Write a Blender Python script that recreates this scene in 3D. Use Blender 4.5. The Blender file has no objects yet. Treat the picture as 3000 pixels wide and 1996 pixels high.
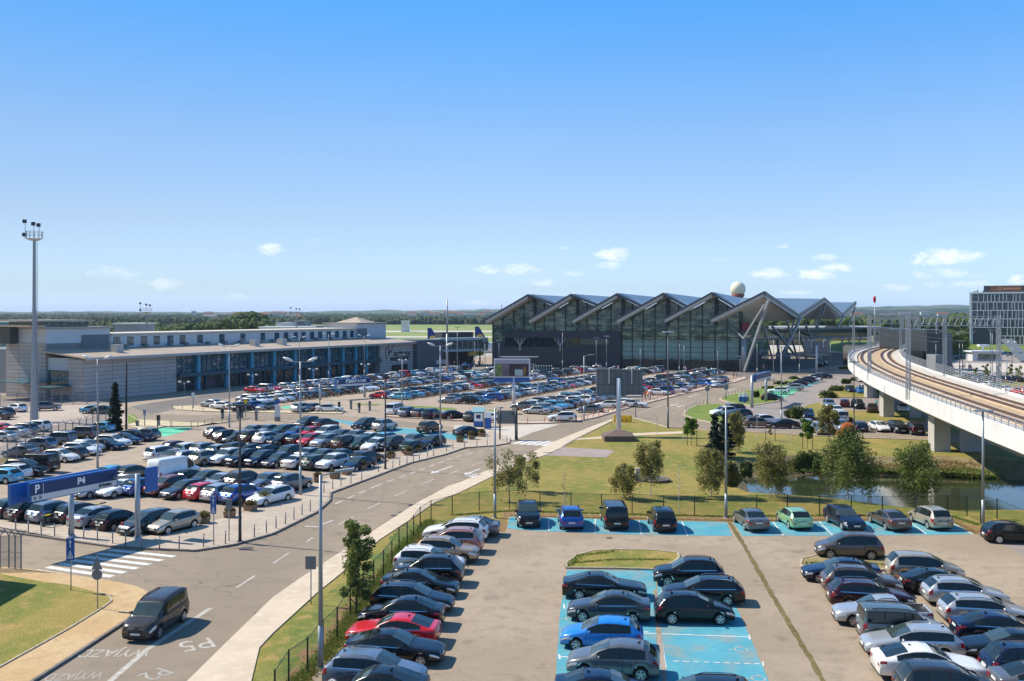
import bpy, bmesh, math, random
from mathutils import Vector, Matrix
from mathutils.geometry import tessellate_polygon
random.seed(7)
SC = bpy.context.scene
COL = SC.collection
PI = math.pi
FPX, HC, Y0 = 2800.0, 17.0, 920.0      # focal length (photo px), camera height (m), horizon row
def G(x, y, z=0.0):
    d = FPX*(HC-z)/(y-Y0)
    return Vector(((x-1500.0)/FPX*d, d, z))
def Dp(x, y, d):
    return Vector(((x-1500.0)/FPX*d, d, HC-(y-Y0)/FPX*d))
def lerp(a, b, t): return a+(b-a)*t
def clamp(t, a=0.0, b=1.0): return max(a, min(b, t))
def interp(tab, x):
    if x <= tab[0][0]: return tab[0][1]
    for (x0, v0), (x1, v1) in zip(tab, tab[1:]):
        if x <= x1: return v0+(v1-v0)*(x-x0)/(x1-x0)
    return tab[-1][1]
def catmull(pts, n=8):
    P = [Vector(p) for p in pts]; P = [P[0]*2-P[1]]+P+[P[-1]*2-P[-2]]
    out = []
    for i in range(1, len(P)-2):
        for k in range(n):
            t = k/n; a, b, c, d = P[i-1], P[i], P[i+1], P[i+2]
            out.append(0.5*((2*b)+(c-a)*t+(2*a-5*b+4*c-d)*t*t+(3*b-a-3*c+d)*t*t*t))
    out.append(P[-2]); return out
# ---------------------------------------------------------------- materials
def srgb(r, g, b):
    f = lambda c: (c/255/12.92) if c/255 <= 0.04045 else ((c/255+0.055)/1.055)**2.4
    return (f(r), f(g), f(b), 1.0)
MATS = {}
def new_mat(name):
    m = bpy.data.materials.new(name); m.use_nodes = True
    nt = m.node_tree; return m, nt, nt.nodes['Principled BSDF'], nt.nodes, nt.links
def mat(name, col, rough=0.6, metal=0.0, var=0.0, scale=3.0, coat=0.0, spec=0.5, bump=0.0, emit=0.0):
    if name in MATS: return MATS[name]
    m, nt, bs, N, Lk = new_mat(name)
    c = (col[0], col[1], col[2], 1.0)
    bs.inputs['Base Color'].default_value = c
    bs.inputs['Roughness'].default_value = rough
    bs.inputs['Metallic'].default_value = metal
    bs.inputs['Coat Weight'].default_value = coat
    bs.inputs['Coat Roughness'].default_value = 0.05
    bs.inputs['Specular IOR Level'].default_value = spec
    if var > 0 or bump > 0:
        tc = N.new('ShaderNodeTexCoord'); no = N.new('ShaderNodeTexNoise')
        no.inputs['Scale'].default_value = scale; no.inputs['Detail'].default_value = 4
        Lk.new(tc.outputs['Object'], no.inputs['Vector'])
        if var > 0:
            mr = N.new('ShaderNodeMapRange'); mr.inputs['To Min'].default_value = 1-var; mr.inputs['To Max'].default_value = 1+var
            mr.inputs['From Min'].default_value = 0.3; mr.inputs['From Max'].default_value = 0.7
            Lk.new(no.outputs['Fac'], mr.inputs['Value'])
            mx = N.new('ShaderNodeVectorMath'); mx.operation = 'SCALE'; mx.inputs[0].default_value = c[:3]
            Lk.new(mr.outputs['Result'], mx.inputs['Scale']); Lk.new(mx.outputs['Vector'], bs.inputs['Base Color'])
        if bump > 0:
            bp = N.new('ShaderNodeBump'); bp.inputs['Strength'].default_value = bump; bp.inputs['Distance'].default_value = 0.05
            Lk.new(no.outputs['Fac'], bp.inputs['Height']); Lk.new(bp.outputs['Normal'], bs.inputs['Normal'])
    MATS[name] = m; return m
def ground_mat(name, c1, c2, c3, s1=0.15, s2=1.5, s3=18.0, rough=0.9, brick=None, amt=0.5, streak=False, lo=0.38, hi=0.62, stain=0.0, crack=0.0):
    """world-position noise at three scales blending three colours; optional paver joints"""
    if name in MATS: return MATS[name]
    m, nt, bs, N, Lk = new_mat(name)
    bs.inputs['Roughness'].default_value = rough; bs.inputs['Specular IOR Level'].default_value = 0.25
    geo = N.new('ShaderNodeNewGeometry')
    def noise(s, det=5, vec=None):
        n = N.new('ShaderNodeTexNoise'); n.inputs['Scale'].default_value = s; n.inputs['Detail'].default_value = det
        Lk.new(vec if vec else geo.outputs['Position'], n.inputs['Vector']); return n.outputs['Fac']
    def ramp(f, a, b):
        r = N.new('ShaderNodeMapRange'); r.interpolation_type = 'SMOOTHSTEP'
        r.inputs['From Min'].default_value = a; r.inputs['From Max'].default_value = b; Lk.new(f, r.inputs['Value']); return r.outputs['Result']
    def mix(f, A, B, mode='MIX'):
        x = N.new('ShaderNodeMix'); x.data_type = 'RGBA'; x.blend_type = mode
        if isinstance(f, float): x.inputs['Factor'].default_value = f
        else: Lk.new(f, x.inputs['Factor'])
        for k, v in ((6, A), (7, B)):
            if isinstance(v, tuple): x.inputs[k].default_value = (v[0], v[1], v[2], 1)
            else: Lk.new(v, x.inputs[k])
        return x.outputs[2]
    vec = None
    if streak:
        mp = N.new('ShaderNodeMapping'); mp.inputs['Rotation'].default_value = (0, 0, math.radians(streak)); mp.inputs['Scale'].default_value = (1, 0.12 if streak < 0 else .35, 1)
        Lk.new(geo.outputs['Position'], mp.inputs['Vector']); vec = mp.outputs['Vector']
    a = mix(ramp(noise(s1, 6, vec), lo, hi), c1, c2)
    b = mix(ramp(noise(s2, 6), 0.45, 0.75), a, c3)
    f = noise(s3, 3)
    mr = N.new('ShaderNodeMapRange'); mr.inputs['From Min'].default_value = 0.25; mr.inputs['From Max'].default_value = 0.75
    mr.inputs['To Min'].default_value = 1-amt*0.3; mr.inputs['To Max'].default_value = 1+amt*0.3; Lk.new(f, mr.inputs['Value'])
    sc = N.new('ShaderNodeVectorMath'); sc.operation = 'SCALE'; Lk.new(b, sc.inputs[0]); Lk.new(mr.outputs['Result'], sc.inputs['Scale'])
    out = sc.outputs['Vector']
    if stain > 0:      # oil and tyre stains: sparse darker blots of two sizes
        for s_, a0, a1, k_ in ((.55, .60, .70, stain), (2.6, .66, .72, stain*.8)):
            out = mix(ramp(noise(s_, 3), a0, a1), out, mix(1.0, out, (1-k_, 1-k_, 1-k_*.9), 'MULTIPLY'))
    if crack > 0:
        vo = N.new('ShaderNodeTexVoronoi'); vo.feature = 'DISTANCE_TO_EDGE'; vo.inputs['Scale'].default_value = .16
        nn = N.new('ShaderNodeTexNoise'); nn.inputs['Scale'].default_value = .7; Lk.new(geo.outputs['Position'], nn.inputs['Vector'])
        ad = N.new('ShaderNodeVectorMath'); ad.operation = 'MULTIPLY_ADD'; Lk.new(nn.outputs['Color'], ad.inputs[0]); ad.inputs[1].default_value = (2.5, 2.5, 0); Lk.new(geo.outputs['Position'], ad.inputs[2])
        Lk.new(ad.outputs[0], vo.inputs['Vector'])
        mk_ = ramp(vo.outputs['Distance'], .012, .0); brk = ramp(noise(.11, 2), .48, .56)
        mm = N.new('ShaderNodeMath'); mm.operation = 'MULTIPLY'; Lk.new(mk_, mm.inputs[0]); Lk.new(brk, mm.inputs[1])
        out = mix(mm.outputs[0], out, mix(1.0, out, (1-crack, 1-crack, 1-crack), 'MULTIPLY'))
    if brick:
        w, h, rot = brick
        mp = N.new('ShaderNodeMapping'); mp.inputs['Rotation'].default_value = (0, 0, math.radians(rot)); Lk.new(geo.outputs['Position'], mp.inputs['Vector'])
        br = N.new('ShaderNodeTexBrick'); br.inputs['Scale'].default_value = 1.0
        br.inputs['Brick Width'].default_value = w; br.inputs['Row Height'].default_value = h; br.inputs['Mortar Size'].default_value = 0.012
        br.inputs['Color1'].default_value = (1, 1, 1, 1); br.inputs['Color2'].default_value = (0.86, 0.86, 0.86, 1); br.inputs['Mortar'].default_value = (0.66, 0.64, 0.6, 1)
        Lk.new(mp.outputs['Vector'], br.inputs['Vector'])
        out = mix(0.8, out, br.outputs['Color'], 'MULTIPLY')
    Lk.new(out, bs.inputs['Base Color'])
    bp = N.new('ShaderNodeBump'); bp.inputs['Strength'].default_value = 0.25; bp.inputs['Distance'].default_value = 0.03
    Lk.new(f, bp.inputs['Height']); Lk.new(bp.outputs['Normal'], bs.inputs['Normal'])
    MATS[name] = m; return m
def panel_mat(name, col, w, h, mortar=0.03, mcol=0.6, rough=0.6, axis='OBJ', var=0.08, metal=0.0):
    """cladding of large panels laid on the object's own generated coordinates (x along, z up)"""
    if name in MATS: return MATS[name]
    m, nt, bs, N, Lk = new_mat(name)
    tc = N.new('ShaderNodeTexCoord'); sp = N.new('ShaderNodeSeparateXYZ'); cb = N.new('ShaderNodeCombineXYZ')
    Lk.new(tc.outputs['Object'], sp.inputs[0])
    ad = N.new('ShaderNodeMath'); ad.operation = 'ADD'; Lk.new(sp.outputs['X'], ad.inputs[0]); Lk.new(sp.outputs['Y'], ad.inputs[1])
    Lk.new(ad.outputs[0], cb.inputs['X']); Lk.new(sp.outputs['Z'], cb.inputs['Y'])
    br = N.new('ShaderNodeTexBrick'); br.offset = 0.0
    br.inputs['Scale'].default_value = 1; br.inputs['Brick Width'].default_value = w; br.inputs['Row Height'].default_value = h
    br.inputs['Mortar Size'].default_value = mortar
    br.inputs['Color1'].default_value = (col[0]*(1+var), col[1]*(1+var), col[2]*(1+var), 1); br.inputs['Color2'].default_value = (col[0]*(1-var), col[1]*(1-var), col[2]*(1-var), 1)
    br.inputs['Mortar'].default_value = (col[0]*mcol, col[1]*mcol, col[2]*mcol, 1)
    Lk.new(cb.outputs[0], br.inputs['Vector']); Lk.new(br.outputs['Color'], bs.inputs['Base Color'])
    bs.inputs['Roughness'].default_value = rough; bs.inputs['Metallic'].default_value = metal
    MATS[name] = m; return m
def glass_mat(name, c1, c2, scale=0.5, rough=0.05, spec=0.8, bumpy=0.02, refl_fleck=None):
    """window glass as seen from outside by day: dark, blotched in colour, sharp reflections; optional flecks paint in pale reflections"""
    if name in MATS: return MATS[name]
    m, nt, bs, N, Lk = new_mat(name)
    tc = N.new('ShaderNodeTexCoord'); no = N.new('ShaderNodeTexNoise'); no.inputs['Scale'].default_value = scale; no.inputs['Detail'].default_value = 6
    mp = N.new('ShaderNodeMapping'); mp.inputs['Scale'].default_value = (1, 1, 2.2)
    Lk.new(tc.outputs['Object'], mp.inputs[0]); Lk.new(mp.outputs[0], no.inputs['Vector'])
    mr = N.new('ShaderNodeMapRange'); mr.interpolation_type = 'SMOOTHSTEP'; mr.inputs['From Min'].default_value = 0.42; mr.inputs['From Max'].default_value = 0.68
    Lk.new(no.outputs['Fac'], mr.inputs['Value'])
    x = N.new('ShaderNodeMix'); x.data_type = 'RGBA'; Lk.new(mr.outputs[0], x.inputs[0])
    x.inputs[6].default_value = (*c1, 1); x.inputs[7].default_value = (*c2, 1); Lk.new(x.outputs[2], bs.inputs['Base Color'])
    if refl_fleck:  # pale reflections painted into the base colour as noise flecks
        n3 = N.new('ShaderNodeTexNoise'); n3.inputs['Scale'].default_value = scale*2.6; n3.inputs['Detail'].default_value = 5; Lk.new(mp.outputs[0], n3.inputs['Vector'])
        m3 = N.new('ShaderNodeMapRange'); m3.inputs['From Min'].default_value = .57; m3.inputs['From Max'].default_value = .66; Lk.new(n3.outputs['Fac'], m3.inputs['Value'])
        x3 = N.new('ShaderNodeMix'); x3.data_type = 'RGBA'; Lk.new(m3.outputs[0], x3.inputs[0]); Lk.new(x.outputs[2], x3.inputs[6]); x3.inputs[7].default_value = (*refl_fleck, 1); Lk.new(x3.outputs[2], bs.inputs['Base Color'])
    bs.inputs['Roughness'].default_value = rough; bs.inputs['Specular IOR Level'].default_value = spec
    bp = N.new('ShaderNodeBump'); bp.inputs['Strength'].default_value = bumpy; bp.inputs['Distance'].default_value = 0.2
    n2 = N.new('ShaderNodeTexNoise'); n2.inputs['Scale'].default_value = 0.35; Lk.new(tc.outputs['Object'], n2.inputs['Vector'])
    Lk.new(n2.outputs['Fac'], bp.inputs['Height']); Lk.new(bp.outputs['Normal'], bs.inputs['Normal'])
    MATS[name] = m; return m
def leaf_mat(name, ca, cb_, cc, scale=0.9):
    if name in MATS: return MATS[name]
    m, nt, bs, N, Lk = new_mat(name)
    geo = N.new('ShaderNodeNewGeometry')
    rn = N.new('ShaderNodeMix'); rn.data_type = 'RGBA'; Lk.new(geo.outputs['Random Per Island'], rn.inputs[0])
    rn.inputs[6].default_value = (*ca, 1); rn.inputs[7].default_value = (*cb_, 1)
    no = N.new('ShaderNodeTexNoise'); no.inputs['Scale'].default_value = scale; Lk.new(geo.outputs['Position'], no.inputs['Vector'])
    mr = N.new('ShaderNodeMapRange'); mr.inputs['From Min'].default_value = 0.45; mr.inputs['From Max'].default_value = 0.7; Lk.new(no.outputs['Fac'], mr.inputs['Value'])
    x = N.new('ShaderNodeMix'); x.data_type = 'RGBA'; Lk.new(mr.outputs[0], x.inputs[0]); Lk.new(rn.outputs[2], x.inputs[6]); x.inputs[7].default_value = (*cc, 1)
    Lk.new(x.outputs[2], bs.inputs['Base Color']); bs.inputs['Roughness'].default_value = 0.55; bs.inputs['Specular IOR Level'].default_value = 0.3
    tr = N.new('ShaderNodeBsdfTranslucent'); Lk.new(x.outputs[2], tr.inputs['Color'])
    ms = N.new('ShaderNodeMixShader'); ms.inputs[0].default_value = 0.42
    Lk.new(bs.outputs[0], ms.inputs[1]); Lk.new(tr.outputs[0], ms.inputs[2]); Lk.new(ms.outputs[0], N['Material Output'].inputs['Surface'])
    MATS[name] = m; return m
def mesh_fence_mat(name, col, cover=0.16):
    if name in MATS: return MATS[name]
    m, nt, bs, N, Lk = new_mat(name)
    bs.inputs['Base Color'].default_value = (*col, 1); bs.inputs['Roughness'].default_value = 0.6
    t = N.new('ShaderNodeBsdfTransparent'); ms = N.new('ShaderNodeMixShader'); ms.inputs[0].default_value = cover
    Lk.new(t.outputs[0], ms.inputs[1]); Lk.new(bs.outputs[0], ms.inputs[2]); Lk.new(ms.outputs[0], N['Material Output'].inputs['Surface'])
    MATS[name] = m; return m
# ---------------------------------------------------------------- object helpers
def tag(o, label=None, cat=None, group=None, kind=None):
    if label: o['label'] = label
    if cat: o['category'] = cat
    if group: o['group'] = group
    if kind: o['kind'] = kind
    return o
def empty(name, loc=(0, 0, 0), rz=0.0):
    o = bpy.data.objects.new(name, None); COL.objects.link(o); o.location = loc; o.rotation_euler = (0, 0, rz)
    o.empty_display_size = 0.3; return o
class MB:
    def __init__(s): s.v = []; s.f = []; s.m = []; s.sm = []
    def add(s, vs, fs, mi=0, smooth=False):
        n = len(s.v); s.v += [tuple(v) for v in vs]
        for f in fs: s.f.append(tuple(n+i for i in f)); s.m.append(mi); s.sm.append(smooth)
        return s
    def hexa(s, p, mi=0):      # 8 points: bottom ring 0-3, top ring 4-7
        return s.add(p, [(0, 3, 2, 1), (4, 5, 6, 7), (0, 1, 5, 4), (1, 2, 6, 5), (2, 3, 7, 6), (3, 0, 4, 7)], mi)
    def box(s, x0, x1, y0, y1, z0, z1, mi=0, M=None):
        p = [Vector(q) for q in ((x0, y0, z0), (x1, y0, z0), (x1, y1, z0), (x0, y1, z0), (x0, y0, z1), (x1, y0, z1), (x1, y1, z1), (x0, y1, z1))]
        if M: p = [M @ q for q in p]
        return s.hexa(p, mi)
    def tube(s, a, b, r0, r1=None, n=8, mi=0, caps=True, smooth=True):
        a = Vector(a); b = Vector(b); r1 = r0 if r1 is None else r1
        d = (b-a).normalized(); up = Vector((0, 0, 1)) if abs(d.z) < 0.95 else Vector((1, 0, 0))
        x = d.cross(up).normalized(); y = x.cross(d)
        vs = []
        for c, r in ((a, r0), (b, r1)):
            for k in range(n):
                t = 2*PI*k/n; vs.append(c+x*(r*math.cos(t))+y*(r*math.sin(t)))
        s.add(vs, [(k, (k+1) % n, n+(k+1) % n, n+k) for k in range(n)], mi, smooth)
        if caps: s.add([], []); n0 = len(s.v)-2*n; s.f.append(tuple(n0+k for k in range(n))[::-1]); s.f.append(tuple(n0+n+k for k in range(n))); s.m += [mi, mi]; s.sm += [False, False]
        return s
    def bar(s, a, b, w, h, mi=0):     # rectangular bar a->b, w across, h in the up direction
        a = Vector(a); b = Vector(b); d = (b-a).normalized(); up = Vector((0, 0, 1)) if abs(d.z) < 0.95 else Vector((0, 1, 0))
        x = d.cross(up).normalized()*w/2; y = x.cross(d).normalized()*h/2
        return s.hexa([a-x-y, a+x-y, a+x+y, a-x+y, b-x-y, b+x-y, b+x+y, b-x+y], mi)
    def prism(s, pts, z0, z1, mi=0, mside=None, bottom=False):
        """vertical prism over a plan polygon (ccw or cw), tessellated caps"""
        P = [Vector((p[0], p[1], 0)) for p in pts]
        ar = sum(P[i].x*P[(i+1) % len(P)].y-P[(i+1) % len(P)].x*P[i].y for i in range(len(P)))
        if ar < 0: P = P[::-1]
        n = len(P); tris = tessellate_polygon([P])
        top = [(p.x, p.y, z1) for p in P]; bot = [(p.x, p.y, z0) for p in P]
        ft = []
        for t in tris:
            a, b, c = (P[i] for i in t)
            ft.append(tuple(t) if (b-a).cross(c-a).z > 0 else tuple(t)[::-1])
        s.add(top, ft, mi)
        if z1 != z0:
            s.add(bot+top, [(i, (i+1) % n, n+(i+1) % n, n+i) for i in range(n)], mi if mside is None else mside)
            if bottom: s.add(bot, [f[::-1] for f in ft], mi)
        return s
    def ico(s, c, r, mi=0, sub=1, jit=0.0, sc=(1, 1, 1), rnd=None):
        bm = bmesh.new(); bmesh.ops.create_icosphere(bm, subdivisions=sub, radius=1.0)
        rr = rnd or random
        vs = []
        for v in bm.verts:
            k = r*(1+rr.uniform(-jit, jit)); vs.append((c[0]+v.co.x*k*sc[0], c[1]+v.co.y*k*sc[1], c[2]+v.co.z*k*sc[2]))
        fs = [tuple(v.index for v in f.verts) for f in bm.faces]; bm.free()
        return s.add(vs, fs, mi, jit == 0)
    def build(s, name, mats, parent=None, origin=None, world=True, smooth=None):
        """verts are in world space unless world=False; the object's origin goes to `origin` (or the parent's place)"""
        if not isinstance(mats, (list, tuple)): mats = [mats]
        me = bpy.data.meshes.new(name)
        o = bpy.data.objects.new(name, me)
        if world:
            if origin is None:
                if parent is not None: origin = tot_loc(parent)
                else:
                    xs = [v[0] for v in s.v]; ys = [v[1] for v in s.v]; zs = [v[2] for v in s.v]
                    origin = ((min(xs)+max(xs))/2, (min(ys)+max(ys))/2, min(zs))
            ox, oy, oz = origin
            vs = [(v[0]-ox, v[1]-oy, v[2]-oz) for v in s.v]
            o.location = (Vector(origin)-Vector(tot_loc(parent))) if parent is not None else origin
        else:
            vs = s.v; o.location = origin or (0, 0, 0)
        me.from_pydata(vs, [], s.f)
        for m in mats: me.materials.append(m)
        me.polygons.foreach_set('material_index', s.m)
        me.polygons.foreach_set('use_smooth', s.sm if smooth is None else [smooth]*len(s.f))
        me.update(); COL.objects.link(o)
        if parent is not None: o.parent = parent
        return o
def tot_loc(o):
    p = Vector(o.location)
    while o.parent is not None: o = o.parent; p = p+Vector(o.location)
    return p
def copy_tree(o, parent=None):
    c = o.copy(); COL.objects.link(c); c.parent = parent
    for ch in list(o.children): copy_tree(ch, c)
    return c
def ragged(pts, amp, seed=1):
    rr = random.Random(seed); out = []
    for i, p in enumerate(pts):
        q = pts[(i+1) % len(pts)]; L = (q-p).length; n = max(1, min(60, int(L/.6)))
        for k in range(n):
            v = p.lerp(q, k/n); out.append(v+Vector((rr.uniform(-amp, amp), rr.uniform(-amp, amp), 0)) if k else v)
    return out
def sheet(name, px, z, m, kind='structure', label=None, h=0.0, mside=None, world=False, parent=None, rag=0):
    pts = [(p if world else G(p[0], p[1])) for p in px]
    if rag: pts = ragged(pts, rag)
    b = MB(); b.prism([(p[0], p[1]) for p in pts], z if h == 0 else 0.0, z+h, 0, 1 if mside else None)
    o = b.build(name, [m, mside] if mside else [m], parent=parent)
    if parent is None: tag(o, label, None, None, kind)
    return o
def text_mesh(name, body, size, m, parent, loc, rot, ext=0.01, align='CENTER', bold=0.0, sx=1.0):
    cu = bpy.data.curves.new(name, 'FONT'); cu.body = body; cu.size = size; cu.extrude = ext; cu.align_x = align; cu.align_y = 'CENTER'; cu.offset = bold
    t = bpy.data.objects.new('tmp_text', cu); COL.objects.link(t); dg = bpy.context.evaluated_depsgraph_get(); dg.update()
    me = bpy.data.meshes.new_from_object(t.evaluated_get(dg)); bpy.data.objects.remove(t); me.materials.clear(); me.materials.append(m)
    o = bpy.data.objects.new(name, me); COL.objects.link(o); o.parent = parent; o.location = loc; o.rotation_euler = rot; o.scale = (sx, 1, 1); return o
HAZE_D = 6e-5
# ---------------------------------------------------------------- cars
GLASS = mat('car_glass', (0.014, 0.022, 0.022), 0.04, spec=.55)
WGL = mat('windscreen_glass', (0.04, 0.06, 0.058), 0.03, spec=.9)  # base colour lightened to stand in for sky reflection
TRIM = mat('car_trim', (0.018, 0.018, 0.02), 0.55)
TYRE = mat('tyre_rubber', (0.022, 0.022, 0.023), 0.8)
RIM = mat('rim_alloy', (0.5, 0.51, 0.53), 0.35, 0.7)
HEADL = mat('headlight_glass', (0.62, 0.66, 0.7), 0.08, 0.3, spec=0.9)
TAILL = mat('taillight_red', (0.30, 0.008, 0.012), 0.12, spec=0.8)
PLATE = mat('number_plate', (0.72, 0.72, 0.7), 0.5)
CHROME = mat('chrome_trim', (0.7, 0.7, 0.72), 0.15, 1.0)
PAINTS = {
 'white': (0.80, 0.80, 0.79), 'silver': (0.42, 0.45, 0.48), 'grey': (0.14, 0.15, 0.165), 'dark grey': (0.04, 0.044, 0.05),
 'black': (0.008, 0.009, 0.011), 'navy': (0.007, 0.014, 0.04), 'blue': (0.012, 0.085, 0.36), 'bright blue': (0.01, 0.20, 0.62),
 'light blue': (0.08, 0.38, 0.60), 'red': (0.60, 0.008, 0.02), 'dark red': (0.10, 0.008, 0.014), 'maroon': (0.03, 0.007, 0.012),
 'beige': (0.40, 0.36, 0.29), 'bronze': (0.19, 0.12, 0.085), 'rust': (0.30, 0.085, 0.055), 'salmon': (0.50, 0.23, 0.19),
 'tan': (0.42, 0.31, 0.21), 'brown': (0.055, 0.035, 0.025), 'green': (0.30, 0.58, 0.32), 'dark green': (0.02, 0.05, 0.045),
 'grey green': (0.12, 0.155, 0.155), 'turquoise': (0.03, 0.30, 0.34), 'taupe': (0.115, 0.095, 0.085), 'grey blue': (0.16, 0.21, 0.28), 'dark brown': (0.045, 0.038, 0.034),
}
def paint(c):
    metal = 0.0 if c in ('white', 'red', 'black', 'bright blue', 'light blue') else 0.35
    dk = sum(PAINTS[c]) < .12
    return mat('paint_'+c.replace(' ', '_'), PAINTS[c], 0.22 if dk else 0.3, 0.0 if dk else metal, coat=0.45 if dk else .8, spec=0.28 if dk else .5)
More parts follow.
